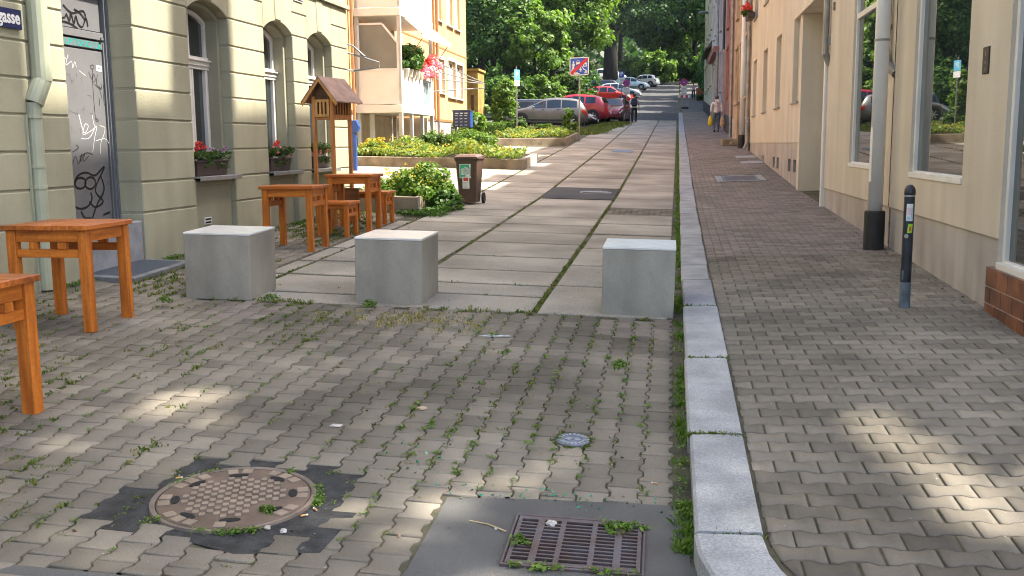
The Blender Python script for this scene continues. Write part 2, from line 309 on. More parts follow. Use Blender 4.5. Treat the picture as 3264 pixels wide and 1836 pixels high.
# ------------------------------------------------------------------ foliage
def leaf_arrays(C, Nrm, size, asp=.62, rnd=.8, seed=0, jit=.45):
    r = np.random.default_rng(seed); n = len(C)
    N = Nrm + r.normal(0, rnd, (n, 3)); N /= np.linalg.norm(N, axis=1)[:, None] + 1e-9
    T = r.normal(0, 1, (n, 3)); T -= N * (T * N).sum(1)[:, None]; T /= np.linalg.norm(T, axis=1)[:, None] + 1e-9
    B = np.cross(N, T); s = (size * (1 + r.uniform(-jit, jit, n)))[:, None]
    V = np.stack([C - T*s*.5, C - B*s*asp*.5 + N*s*.06 - T*s*.05, C + T*s*.5 - N*s*.1, C + B*s*asp*.5 + N*s*.06 - T*s*.05], 1).reshape(-1, 3)
    F = np.arange(4*n).reshape(-1, 4)
    return V, F
def mesh_np(name, V, F, mat, parent=None):
    me = bpy.data.meshes.new(name); n = len(V); k = len(F)
    me.vertices.add(n); me.vertices.foreach_set("co", np.asarray(V, dtype=np.float32).ravel())
    me.loops.add(k*4); me.loops.foreach_set("vertex_index", np.asarray(F, dtype=np.int32).ravel())
    me.polygons.add(k); me.polygons.foreach_set("loop_start", np.arange(0, 4*k, 4, dtype=np.int32))
    me.materials.append(mat); me.update(calc_edges=True); me.validate()
    o = bpy.data.objects.new(name, me); col.objects.link(o)
    if parent is not None: o.parent = parent
    return o
def clumps(center, rad, nclump, nleaf, crad, seed, shell=(.55, 1.0), flat=.8, zlow=-.7):
    r = np.random.default_rng(seed); d = r.normal(0, 1, (nclump*3, 3)); d /= np.linalg.norm(d, axis=1)[:, None]; d = d[d[:, 2] > zlow][:nclump]
    cc = np.array(center) + d * np.array(rad) * r.uniform(shell[0], shell[1], (len(d), 1))
    k = nleaf // len(d); C = []; N = []
    for c, dd in zip(cc, d):
        q = r.normal(0, 1, (k, 3)); q /= np.linalg.norm(q, axis=1)[:, None]; q *= (r.uniform(0.2, 1, (k, 1)) ** .5) * crad * r.uniform(.65, 1.25)
        q[:, 2] *= flat; C.append(c + q); N.append(q / crad * 1.2 + dd * .4 + np.array([0, 0, .6]))
    return np.concatenate(C), np.concatenate(N)
def bed(xr, yr, zf, h, n, seed, bumps=.5):                    # leaf points over a planted bed, top height uneven
    r = np.random.default_rng(seed); x = r.uniform(*xr, n); y = r.uniform(*yr, n)
    hh = h * (1 - bumps + bumps * (np.sin(x*3.1+seed)*.5+.5) * (np.cos(y*2.3+x*1.7+seed)*.5+.5) * 1.6 + r.uniform(-.12, .12, n))
    z = zf(x, y) + hh * r.uniform(.15, 1, n) ** .5
    return np.stack([x, y, z], 1), np.tile([0.1, -.3, .8], (n, 1))
# ================================================================== SETTING: ground
def sheet(name, x0, x1, y0, y1, nx, ny, zf, mat, ys_=None, kind='structure', xsh=False):
    X = np.linspace(x0, x1, nx) if not hasattr(x0, '__len__') else np.array(x0)
    Y = np.linspace(y0, y1, ny) if ys_ is None else np.array(ys_)
    g = MB(); v = []
    for y in Y:
        for x in X:
            xx = x + (float(xs(y)) if xsh else 0); v.append((xx, y, float(zf(xx, y))))
    n = len(X); g.add(v, [(j*n+i, j*n+i+1, (j+1)*n+i+1, (j+1)*n+i) for j in range(len(Y)-1) for i in range(n-1)])
    o = g.build(name, mat, recalc=False, smooth=True); tag(o, kind=kind); return o
YS = list(np.arange(-6, 12, .5)) + list(np.arange(12, 66, 1.5)) + list(np.arange(66, 170, 4)) + list(np.arange(170, 300, 8)) + [300, 330]
def zbase(x, y):
    z = gz(x, y) - .009
    if x > .25 + xs(y): z = max(z, float(pz(x, y)) - .009)
    return z
XS = [-160, -110, -80, -60, -48, -38, -30, -24, -20, -17, -14, -12, -10.5, -9, -7.5, -6.5, -5.5, -4.5, -3.5, -2.5, -1.5, -.7, 0, .1, .24, .26, .6, 1.5, 2.6, 4, 8, 16, 30, 60, 110, 160]
o = sheet('ground', XS, None, None, None, 0, 0, zbase, mt['joint'], ys_=YS, xsh=True)
# far park ground beyond the parked cars
o = sheet('park_ground', [-60, -40, -30, -24, -20, -17, -15, -13, -11.5], None, None, None, 0, 0, lambda x, y: gz(x, y) + .03, mt['earth'], ys_=np.arange(46, 172, 3))
# asphalt road beyond the slabs, with the parking bay on its left
o = sheet('asphalt_road', [-11.5, -9, -7, -5, -3, -1.5, .05], None, None, None, 0, 0, lambda x, y: gz(x, y) + .0, mt['asphalt'], ys_=list(np.arange(64.2, 168, 2.5)), xsh=True)
o = sheet('parking_ground', [-11.5, -9, -7, -5, -4.2], None, None, None, 0, 0, lambda x, y: gz(x, y) + .004, mt['asphalt_old'], ys_=list(np.arange(50.5, 64.4, 2)), xsh=True)
o = sheet('street_asphalt', [-7, -5, -3, -2.2, -1.0, 0, 2, 5, 9], None, None, None, 0, 0, lambda x, y: gz(x, y) - .001, mt['asphalt_old'], ys_=[-6, -3, 0, 1.5, 2.5, 3.0, 3.3])
g = MB(); ap = [(-1.03, 3.3), (-1.0, 3.55), (-1.0, 4.28), (-.55, 4.34), (.10, 4.38), (.10, 3.8), (.22, 3.5), (.36, 3.3)]
v = [(x, y, G(x, y) + .0005) for x, y in ap]; g.add(v, [tuple(range(len(v)))]); o = g.build('asphalt_patch', mt['asphalt_old'], recalc=False); tag(o, kind='structure')
MH = [(-2.36, 4.54), (-1.95, 4.50), (-1.46, 4.54), (-1.44, 4.02), (-1.46, 3.70), (-1.75, 3.64), (-1.98, 3.71), (-2.44, 3.72), (-2.5, 3.98)]
g = MB(); v = [(-1.95 + (x+1.95)*1.16, 4.08 + (y-4.08)*1.2, G(x, y) - .004) for x, y in MH]; g.add(v, [tuple(range(len(v)))]); o = g.build('manhole_surround', mt['bitumen'], recalc=False); tag(o, kind='structure')
def inpoly(x, y, poly):
    r = np.zeros(len(x), bool); n = len(poly); j = n - 1
    for i in range(n):
        xi, yi = poly[i]; xj, yj = poly[j]
        c = ((yi > y) != (yj > y)) & (x < (xj - xi) * (y - yi) / (yj - yi + 1e-12) + xi); r ^= c; j = i
    return r
def pavers(name, cx, cy, along, zf, mat, L=.2, p=.15, A=.0105, keep=None, seed=1, tilt=.009, jz=.0012, clipx=None, clipy=None):
    """interlocking bone-shaped pavers as one sheet; cx, cy centres, along = 'x' or 'y' for the long side"""
    r = np.random.default_rng(seed); n = len(cx); uu_ = np.array([-.1, -.064, -.034, .034, .064, .1]) * (L/.2); gg = np.array([1, 1, -1, -1, 1, 1.]) * A
    U = np.concatenate([uu_, uu_[::-1]]); V_ = np.concatenate([-(p/2 + gg), (p/2 + gg)[::-1]])
    def ring(d): return np.stack([U - np.sign(U) * np.where(abs(U) > .09*(L/.2), d, 0), V_ - np.sign(V_) * d], 1)
    rings = [(ring(.0048), -.013), (ring(.0048), -.0035), (ring(.0082), 0.)]
    vs = []
    dz = r.normal(0, jz, n); tx = r.normal(0, tilt, n); ty = r.normal(0, tilt, n); jx = r.normal(0, .0012, n); jy = r.normal(0, .0012, n)
    for q, h in rings:
        if along == 'x': X = cx[:, None] + jx[:, None] + q[None, :, 0]; Y = cy[:, None] + jy[:, None] + q[None, :, 1]
        else: X = cx[:, None] + jx[:, None] + q[None, :, 1]; Y = cy[:, None] + jy[:, None] + q[None, :, 0]
        if clipx is not None: X = np.clip(X, clipx[0](Y), clipx[1](Y))
        if clipy is not None: Y = clipy(X, Y)
        Z = zf(X, Y) + h + dz[:, None] + tx[:, None]*(X-cx[:, None]) + ty[:, None]*(Y-cy[:, None])
        vs.append(np.stack([X, Y, Z], 2))
    Vv = np.concatenate(vs, 1).reshape(-1, 3); F = []
    k = np.arange(12); kk = (k+1) % 12
    side = np.concatenate([np.stack([a*12+k, a*12+kk, (a+1)*12+kk, (a+1)*12+k], 1) for a in (0, 1)])
    if along == 'y': side = side[:, ::-1]
    top = np.array([24+i for i in range(12)]);  top = top if along == 'x' else top[::-1]
    tops = np.array([[24, 25, 34, 35], [25, 26, 33, 34], [26, 27, 32, 33], [27, 28, 31, 32], [28, 29, 30, 31]])
    if along == 'y': tops = tops[:, ::-1]
    base = np.concatenate([side, tops]); F = (base[None] + (np.arange(n)*36)[:, None, None]).reshape(-1, 4)
    o = mesh_np(name, Vv, F, mat); tag(o, kind='structure'); return o
def grid_rows(x0, x1, y0, y1, along, L=.178, p=.15):
    C = []
    if along == 'y':
        for i in range(int((x1-x0)/p)+1):
            for j in range(int((y1-y0)/L)+2): C.append((x0 + p*(i+.5), y0 + L*(j+.5*(i % 2))))
    else:
        L, p = .206, .133
        for j in range(int((y1-y0)/p)+1):
            for i in range(int((x1-x0)/L)+2): C.append((x0 + L*(i+.5*(j % 2)), y0 + p*(j+.5)))
    C = np.array(C); return C[:, 0], C[:, 1]
def wall_x(y): return -5.64 + .0276 * (np.asarray(y) - 9)
cx, cy = grid_rows(-6.0, .03, 3.05, 16.6, 'y'); cx = cx + .028
k = (cx < .0) & (cx > wall_x(cy) + .06) & (cy > 2.9)
ced = lambda x: np.where(x > -1.03, 4.335 + .04*(x+.5), np.where(x > -2.36, 3.31, -9))
k &= ~((cy > 8.15) & (cx > -4.2)) & ~((cx > -1.09) & (cy < ced(cx) - .05)) & ~inpoly(cx, cy, MH)
k &= ~((cy < 3.26) & (cx > -2.36)) & ~((cx > -5.75) & (cx < -5.08) & (cy > 8.72) & (cy < 9.95))
k &= ~((cx + .5)**2 + (cy - 5.14)**2 < .1**2)
rd = np.random.default_rng(3); redk = (cy > 7.55) & (cy < 8.2) & (((cx > -3.9) & (cx < -3.2)) | ((cx > -2.5) & (cx < -1.9)) | ((cx > -.62)))
def cyc(X, Y): e = ced(X.mean(1, keepdims=True)); return np.where(Y < e, np.minimum(e, Y + .12), Y)
pavers('paving', cx[k & ~redk], cy[k & ~redk], 'y', gz, mt['paver'], L=.178, seed=4, clipy=cyc)
pavers('paving_repair', cx[k & redk], cy[k & redk], 'y', gz, mt['paver_red'], L=.178, seed=5)
cx, cy = grid_rows(.2, 2.6, 2.2, 76, 'x'); cx = cx + xs(cy) * .6
lo = lambda y: .405 + xs(y) + np.clip(3.9 - y, 0, 2)**2 * .55; hi = lambda y: 2.47 + np.clip(y - 32.5, 0, 5) * .08
k = (cx > lo(cy) - .08) & (cx < hi(cy) + .1) & ~((cx > 1.0) & (cx < 2.1) & (cy > 21.9) & (cy < 23.75))
farp = cy > 11.3
pavers('pavement', cx[k & ~farp], cy[k & ~farp], 'x', pz, mt['paver'], L=.206, p=.133, seed=6, clipx=(lo, hi), tilt=.006, jz=.0009)
pavers('pavement_upper', cx[k & farp], cy[k & farp], 'x', pz, mt['paver_red'], L=.206, p=.133, seed=7, clipx=(lo, hi))
o = sheet('pavement_far', [.42, 1.5, 2.6, 3.6], None, None, None, 0, 0, lambda x, y: pz(x, y) - .004, mt['asphalt_old'], ys_=np.arange(75.5, 150, 4), xsh=True)
# slabs
slab = MB()
def slabcol(xa, xb, ys_, skip=()):
    r = np.random.default_rng(int(abs(xa)*100))
    for a, b in zip(ys_[:-1], ys_[1:]):
        if any(s0 - .05 < (a+b)/2 < s1 + .05 for s0, s1 in skip): continue
        gpx, gpy = .03, .029; x0, x1 = xa + gpx, xb - gpx; y0, y1 = a + gpy*(1.4 if a < 18 else 1), b - gpy*(1.4 if a < 18 else 1); dz = r.normal(0, .003); c = .012
        def pt(x, y, h): xx = x + float(xs(y)); return (xx, y, G(xx, y) + h + dz)
        q = [(x0, y0), (x1, y0), (x1, y1), (x0, y1)]; qi = [(x0+c, y0+c), (x1-c, y0+c), (x1-c, y1-c), (x0+c, y1-c)]
        v = [pt(x, y, -.03) for x, y in q] + [pt(x, y, -.006) for x, y in q] + [pt(x, y, .001) for x, y in qi]
        f = [(i, (i+1) % 4, 4+(i+1) % 4, 4+i) for i in range(4)] + [(4+i, 4+(i+1) % 4, 8+(i+1) % 4, 8+i) for i in range(4)] + [(8, 9, 10, 11)]
        slab.add(v, f)
def ext(l, step, end):
    l = list(l)
    while l[-1] < end - step*.5: l.append(l[-1] + step)
    return l
slabcol(-1.14, .02, ext([8.2, 9.6, 10.95, 12.4, 13.89, 15.13, 16.42, 17.55, 19.47, 21.12, 22.61, 23.99, 25.41, 26.91, 28.37, 29.73, 31.09, 32.63, 34.0, 35.38, 36.94], 1.45, 64), [(16.42, 17.55)])
slabcol(-2.58, -1.14, ext([8.2, 8.95, 9.55, 10.41, 11.44, 12.66, 13.82, 14.78, 15.84, 17.62, 19.05, 21.42, 22.68, 23.86, 24.99, 26.4, 27.7, 29.06, 30.3, 31.53, 33.4, 35.3], 1.4, 64), [(19.05, 21.42)])
slabcol(-3.93, -2.58, ext([8.2, 8.68, 9.64, 10.55, 11.6, 12.6, 13.65, 14.69, 15.71, 16.69, 17.6, 18.76, 20.05, 21.25, 22.34, 23.54, 24.64], 1.2, 64))
slabcol(-4.18, -3.93, [8.3, 9.64, 10.55, 11.6, 12.6, 13.65, 14.69])
rr_ = [16.9, 17.9, 19.0, 20.1, 21.2, 22.3, 23.4, 24.5, 25.6]
slabcol(-5.45, -3.93, rr_); slabcol(-6.95, -5.45, rr_); slabcol(-8.5, -6.95, rr_); slabcol(-10.2, -8.5, rr_)
slabcol(-5.3, -3.93, [28.6, 29.8, 31.0, 32.2, 33.4, 34.6, 35.8]); slabcol(-6.9, -5.3, [32.2, 33.4, 34.6, 35.8])
o = slab.build('concrete_slab_road', mt['slab'], recalc=False); tag(o, kind='structure')
g = MB(); g.add([(x + float(xs(y)), y, G(x, y) + .001) for x, y in [(-2.56, 19.06), (-1.16, 19.06), (-1.16, 21.4), (-2.56, 21.4)]], [(0, 1, 2, 3)]); tag(g.build('asphalt_repair', mt['asphalt'], recalc=False), kind='structure')
cob = MB()
for i in range(11):
    for j in range(5):
        x0 = -1.1 + i*.1; y0 = 16.46 + j*.215; cob.box(x0+.052, x0+.148, y0+.003, y0+.212, G(x0, y0)-.02, G(x0+.1, y0+.1)-.001)
tag(cob.build('cobble_strip', mt['paver'], bevel=.006), kind='structure')
# kerb of granite stones, curving round the corner towards the viewer
kj = [3.87, 5.07, 6.59, 8.28]; 
while kj[-1] < 75: kj.append(kj[-1] + 1.25 + .35*math.sin(len(kj)*2.3))
kb = MB()
for a, b in zip(kj[:-1], kj[1:]):
    a += .013; b -= .013; n = 3; ys_ = np.linspace(a, b, n+1); dx = .006*math.sin(a*7); rows = []
    for y in ys_:
        x0 = .115 + float(xs(y)) + dx; x1 = x0 + .275 + .008*math.sin(a*3); zt = P(.4, y) + .012; zl = zt - .006
        rows.append([(x0, y, zl-.16), (x0, y, zl-.012), (x0+.014, y, zl), (x1-.01, y, zt), (x1, y, zt-.01), (x1, y, zt-.12)])
    v = [p for r_ in rows for p in r_]; f = [(i*6+k_, i*6+k_+1, (i+1)*6+k_+1, (i+1)*6+k_) for i in range(n) for k_ in range(5)] + [(0, 1, 2, 3, 4, 5), tuple(n*6+5-q for q in range(6))]
    kb.add(v, f)
cpts = []
for t in np.linspace(0, 1, 9):
    th = t * 1.25; Rr = 1.15; cpts.append((.115 + Rr*(1-math.cos(th)), 3.855 - Rr*math.sin(th), th))
v = []; f = []
for x, y, th in cpts:
    ox, oy = math.cos(th)*.27, math.sin(th)*.27; zt = P(.4, y) + .012
    v += [(x, y, zt-.16), (x, y, zt-.016), (x+ox*.05, y+oy*.05, zt-.005), (x+ox*.96, y+oy*.96, zt), (x+ox, y+oy, zt-.01), (x+ox, y+oy, zt-.12)]
for i in range(len(cpts)-1): f += [(i*6+k_, i*6+k_+1, (i+1)*6+k_+1, (i+1)*6+k_) for k_ in range(5)]
f += [(0, 1, 2, 3, 4, 5), tuple((len(cpts)-1)*6+5-q for q in range(6))]
kb.add(v, f)
tag(kb.build('kerb', mt['granite']), kind='structure')
# ================================================================== BUILDINGS
def wall_yz(mb, x, out, y0, y1, z0, z1, holes, depth=.2, mi=0, mir=0):
    ys_ = sorted({y0, y1, *[h[0] for h in holes], *[h[1] for h in holes]}); zs = sorted({z0, z1, *[h[2] for h in holes], *[h[3] for h in holes]})
    ys_ = [y for y in ys_ if y0 <= y <= y1]; zs = [z for z in zs if z0 <= z <= z1]
    for a, b in zip(ys_[:-1], ys_[1:]):
        for c, d in zip(zs[:-1], zs[1:]):
            my, mz = (a+b)/2, (c+d)/2
            if any(h[0] < my < h[1] and h[2] < mz < h[3] for h in holes): continue
            q = [(x, a, c), (x, b, c), (x, b, d), (x, a, d)]
            mb.add(q if out > 0 else q[::-1], [(0, 1, 2, 3)], mi)
    for a, b, c, d in holes:
        xi = x - out*depth
        for q in ([(x, a, c), (xi, a, c), (xi, a, d), (x, a, d)], [(x, b, c), (x, b, d), (xi, b, d), (xi, b, c)], [(x, a, c), (x, b, c), (xi, b, c), (xi, a, c)], [(x, a, d), (xi, a, d), (xi, b, d), (x, b, d)]):
            mb.add(q if out > 0 else q[::-1], [(0, 1, 2, 3)], mir)
def arch(y0, y1, zs, rise, n=14):               # segmental arch points from y0 to y1
    h = (y1-y0)/2; Rr = (h*h + rise*rise)/(2*rise); c = zs + rise - Rr; m = (y0+y1)/2; a = math.asin(h/Rr)
    return [(m + Rr*math.sin(t), c + Rr*math.cos(t)) for t in np.linspace(-a, a, n)]
# ---- sage green building on the left
lb = thing('sage_building', 'sage green plastered building with arched windows behind the wooden tables', 'building', (-5.64, 9, -1.3), -.0276)
Y = lambda y: y - 9.0
Zl = lambda z: z + 1.3
W3 = [(11.06, 12.10), (13.14, 14.14), (14.70, 15.72)]
piers = [(1.0, 8.72), (9.90, 11.06), (12.10, 13.14), (14.14, 14.70), (15.72, 16.46)]
crs = [-1.9, -.70, -.37, -.03, .30, .62, .94, 1.27, 1.61, 1.94]
core = MB(); blk = MB()
for a, b in piers:
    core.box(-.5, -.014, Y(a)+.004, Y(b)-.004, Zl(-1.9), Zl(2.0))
    for c, d in zip(crs[:-1], crs[1:]):
        ya, yb = Y(a), Y(b)
        blk.box(-.5, 0, ya, yb, Zl(c)+.009, Zl(d)-.009)
    blk.box(-.5, 0, Y(a), Y(b), Zl(1.95), Zl(2.26))
core.box(-9, -.45, Y(1.0), Y(16.45), Zl(-1.9), Zl(-.0)) if False else None
for y0, y1 in W3:
    ap_ = arch(Y(y0), Y(y1), Zl(1.60), .15)
    blk.prism([(Y(y0)+.002, Zl(2.26)), (Y(y0)+.002, Zl(1.60))] + ap_[1:-1] + [(Y(y1)-.002, Zl(1.60)), (Y(y1)-.002, Zl(2.26))], 'x', -.5, 0)
    m = (y0+y1)/2
    blk.prism([(Y(m)-.10, Zl(1.765)), (Y(m)+.10, Zl(1.765)), (Y(m)+.13, Zl(2.255)), (Y(m)-.13, Zl(2.255))], 'x', -.1, .012)
blk.box(-.5, 0, Y(8.72)+.002, Y(9.90)-.002, Zl(1.94), Zl(2.26))
up = MB(); up.box(-9, -.004, Y(1.0), Y(16.46), Zl(2.28), Zl(12.6)); up.box(-.5, .05, Y(1.0), Y(16.5), Zl(2.27), Zl(2.33)); up.box(-9, -.55, Y(1.0), Y(16.44), Zl(-2), Zl(2.27))
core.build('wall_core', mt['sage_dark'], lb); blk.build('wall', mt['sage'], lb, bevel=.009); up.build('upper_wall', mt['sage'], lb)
for i, (y0, y1) in enumerate(W3):
    wn = MB(); a, b = Y(y0), Y(y1); s = .065
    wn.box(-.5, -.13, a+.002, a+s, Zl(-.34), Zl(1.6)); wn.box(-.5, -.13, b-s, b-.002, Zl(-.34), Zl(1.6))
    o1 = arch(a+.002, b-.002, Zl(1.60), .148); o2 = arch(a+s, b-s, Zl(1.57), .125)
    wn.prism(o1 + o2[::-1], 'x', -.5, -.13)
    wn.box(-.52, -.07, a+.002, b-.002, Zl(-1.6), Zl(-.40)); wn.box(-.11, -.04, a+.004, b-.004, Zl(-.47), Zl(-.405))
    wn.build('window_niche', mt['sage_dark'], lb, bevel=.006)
    fr = MB(); a += s+.002; b -= s+.002; m = (a+b)/2; x0, x1 = -.34, -.28; z0 = Zl(-.33); zt = Zl(1.03)
    fr.box(x0, x1, a, a+.05, z0, Zl(1.56)); fr.box(x0, x1, b-.05, b, z0, Zl(1.56)); fr.box(x0, x1+.006, m-.028, m+.028, z0, zt); fr.box(x0, x1+.003, m-.02, m+.02, zt, Zl(1.69))
    fr.box(x0, x1+.004, a, b, z0, z0+.06); fr.box(x0, x1+.035, a-.004, b+.004, zt-.028, zt+.028); fr.box(x0, x1+.06, a-.006, b+.006, zt+.028, zt+.05); fr.box(x0, x1+.02, a, b, zt+.05, zt+.085); fr.box(x0, x1+.02, a, b, zt-.07, zt-.028)
    for ya, yb in ((a+.05, m-.028), (m+.028, b-.05)):
        for q in (ya, yb-.035): fr.box(x0, x1+.012, q, q+.035, z0+.06, zt-.07)
        fr.box(x0, x1+.0115, ya+.035, yb-.035, z0+.06, z0+.10)
    ao = arch(a, b, Zl(1.555), .12); ai = arch(a+.05, b-.05, Zl(1.52), .105); fr.prism(ao + ai[::-1], 'x', x0, x1+.002)
    wf = fr.build('window', mt['white_frame'], lb, bevel=.004)
    gl = MB(); pts = arch(a+.03, b-.03, Zl(1.54), .11); gl.add([(x1-.035, p, q) for p, q in [(a+.03, z0+.03), *pts, (b-.03, z0+.03)]], [tuple(range(len(pts)+2))])
    gl.build('pane', mt['glass'], wf, recalc=False)
    cu = MB()
    if i:                                         # pale curtain seen through the lower sash
        cu.box(x1-.0335, x1-.0315, m+.06, b-.2 - .08*i, z0+.09, zt-.09); cu.build('curtain', mt['curtain'], wf)
    sl_ = MB(); sl_.box(-.36, .075, Y(y0)-.015, Y(y1)+.03, Zl(-.372), Zl(-.352)); sl_.box(.067, .079, Y(y0)-.02, Y(y1)+.035, Zl(-.405), Zl(-.352)); sl_.build('window_sill', mt['zinc'], lb, bevel=.004)
# door
dr = MB(); a, b = Y(8.72), Y(9.90); xd = -.32
dr.box(xd-.05, xd, a, b-.09, Zl(-.76), Zl(1.0)); dr.box(xd-.05, xd+.004, a, b-.075, Zl(1.02), Zl(1.10)); dr.box(xd-.05, xd+.02, a, b-.07, Zl(1.115), Zl(1.19)); dr.box(xd-.05, xd-.004, a, b-.085, Zl(1.20), Zl(2.3))
dr.box(xd-.05, xd+.012, b-.072, b-.055, Zl(-.76), Zl(1.10))
door = dr.build('door', mt['door_grey'], lb, bevel=.004)
q = MB(); q.box(xd-.08, xd+.035, b-.055, b-.001, Zl(-.78), Zl(2.3)); q.box(xd-.02, xd+.05, b-.02, b-.0005, Zl(-.78), Zl(2.3)); q.box(xd-.09, xd-.051, a, b-.02, Zl(-.78), Zl(2.3)); q.build('frame', mt['door_frame'], door, bevel=.003)
q = MB(); q.box(xd+.021, xd+.035, b-.13, b-.09, Zl(1.12), Zl(1.145)); q.build('latch', mt['door_frame'], door)
def gm(x, yc, dx=.003):
    xl = 590 + (yc-100)*.0615; xr = 1000 + (yc-250)*.055
    return (xd + dx + (.004 if 1.02 < 1.19-.00105*(yc-249) < 1.1 else 0), Y(9.15 + (x-xl)/(xr-xl)*.715), Zl(1.19 - .00105*(yc-249)))
def strokes(mb, L, wd):
    for s_ in L:
        p_ = [s_[0]] + list(s_) + [s_[-1]]; o_ = []
        for i in range(1, len(p_)-2):
            for t_ in (np.linspace(0, 1, 6)[:-1] if len(s_) < 15 else (0,)):
                o_.append(tuple(.5*((2*p_[i][k]) + (-p_[i-1][k]+p_[i+1][k])*t_ + (2*p_[i-1][k]-5*p_[i][k]+4*p_[i+1][k]-p_[i+2][k])*t_**2 + (-p_[i-1][k]+3*p_[i][k]-3*p_[i+1][k]+p_[i+2][k])*t_**3) for k in (0, 1)))
        mb.strip([gm(*p) for p in o_ + [s_[-1]]], wd*.75, (1, 0, 0))
def circ(cx_, cy_, rx, ry, a0=0, a1=360, n=18): return [(cx_ + rx*math.cos(R(t)), cy_ + ry*math.sin(R(t))) for t in np.linspace(a0, a1, n)]
c1 = lambda L: [(x*1.916, y*1.916) for x, y in L]
q = MB()
strokes(q, [circ(885, 588, 17, 20), [(885, 610), (888, 760), (900, 960), (915, 1110), (940, 1110), (915, 1085)], [(850, 640), (882, 710), (898, 655), (915, 715), (890, 735)], [(935, 655), (925, 745), (968, 790)], [(905, 755), (970, 800), (968, 740)], [(1003, 690), (990, 800), (1000, 960)], [(955, 800), (978, 890)], [(948, 880), (955, 960)]], .007)
strokes(q, [c1(circ(398, 897, 26, 28)), c1(circ(446, 900, 26, 30)), c1([(365, 905), (385, 860), (425, 845), (470, 862), (518, 820), (470, 935), (510, 1000), (470, 1025), (440, 995)]), c1(circ(405, 975, 48, 52, -30, 150)), c1([(500, 870), (515, 940), (480, 1010), (455, 1080)]), c1([(400, 1040), (420, 1075), (450, 1080)]), c1([(510, 1072), (545, 1060)])], .03)
strokes(q, [c1([(362, 800), (375, 760), (390, 800), (405, 750), (400, 790), (420, 745), (412, 790), (440, 760)]), c1([(395, 765), (430, 745), (460, 755)]), c1([(380, 705), (390, 720), (360, 740)])], .010)
strokes(q, [[(590, 120), (600, 165), (640, 150), (650, 120), (680, 180), (690, 100), (720, 200), (735, 120), (760, 195), (800, 210), (830, 120), (850, 200)], [(595, 195), (690, 205), (785, 265)], [(620, 40), (700, 100), (800, 60), (830, 110)], [(720, 60), (780, 90), (830, 150)]], .02)
q.build('graffiti', mt['ink'], door, recalc=False)
q = MB()
strokes(q, [c1([(515, 870), (545, 850), (530, 900), (560, 880), (520, 920), (555, 910), (540, 940)]), c1([(520, 890), (560, 935)]), c1([(540, 820), (530, 870), (558, 860)]), [(640, 1005), (700, 1040), (745, 1050)], [(735, 1020), (745, 1070)], [(770, 1020), (815, 995)], [(795, 980), (798, 1040)], [(700, 900), (735, 850)], [(640, 690), (665, 680), (680, 720), (700, 770)], [(690, 740), (715, 730)], [(735, 660), (738, 700)], [(725, 790), (735, 800)], [(830, 870), (870, 870), (872, 900)], [(665, 1190), (690, 1180), (680, 1250)], [(700, 1200), (720, 1240), (770, 1190), (760, 1260)], [(780, 700), (790, 760)], [(860, 1040), (890, 1045)]], .005)
q.build('faded_graffiti', mt['ink_grey'], door, recalc=False)
q = MB()
strokes(q, [[(750, 1060), (800, 1230), (840, 1170), (810, 1150), (790, 1250), (870, 1210), (920, 1170), (900, 1280), (880, 1420)], [(775, 1290), (850, 1280), (915, 1160)], [(950, 1160), (1000, 1180), (990, 1250), (960, 1330), (955, 1440)], [(915, 1310), (1000, 1290), (1040, 1340), (1050, 1440)], [(880, 1060), (890, 1130), (910, 1180)], [(755, 1060), (775, 1150), (800, 1240)], [(660, 500), (640, 600), (690, 560), (700, 620), (720, 560), (735, 610)], [(615, 520), (640, 540)], [(760, 640), (820, 680)]], .006)
q.build('white_graffiti', mt['ink_white'], door, recalc=False)
q = MB(); Mx = Matrix(((0, 0, 1, xd+.0055), (1, 0, 0, Y(9.50)), (0, 1, 0, Zl(1.055)), (0, 0, 0, 1)))
text_into(q, "UP·ПOKiO·1LK", .092, Mx, 0, bold=.0006); q.build('teal_graffiti', mt['ink_teal'], door, recalc=False)
q = MB(); q.strip([gm(922, 595, .0035), gm(978, 597, .0035)], .06, (1, 0, 0)); st_ = q.build('sticker', mt['paper'], door, recalc=False)
text_obj('sticker_text', 'B·Y', .022, Matrix(((0, 0, 1, xd+.006), (1, 0, 0, gm(950, 596)[1]), (0, 1, 0, gm(950, 596)[2]), (0, 0, 0, 1))), mt['ink'], door)
# step, mat tray, drainpipe, vents
q = MB(); q.box(-.5, -.02, Y(8.73), Y(9.89), Zl(-1.9), Zl(-.78)); q.build('door_step', M('blue_stone', (.27, .28, .30), .8, .12, 5, bump=.4, bscale=120, fine=.2), lb, bevel=.012)
q = MB()
for pth, rad in (([(.07, Y(8.28), Zl(12)), (.07, Y(8.26), Zl(.60))], .088), ([(.07, Y(8.26), Zl(.62)), (.03, Y(8.17), Zl(.40))], .085), ([(.03, Y(8.17), Zl(.41)), (.03, Y(8.155), Zl(-1.28))], .066)): q.tube(pth, rad, 14)
for z_ in (.30, -.14, -.33): q.cyl((.03, Y(8.16), Zl(z_)), (.03, Y(8.16), Zl(z_-.03)), .073, n=14)
q.box(0, .02, Y(8.07), Y(8.09), Zl(-1.3), Zl(.3)); q.box(0, .02, Y(8.24), Y(8.26), Zl(-1.3), Zl(.3))
q.build('drainpipe', mt['pipe_sage'], lb, smooth=False)
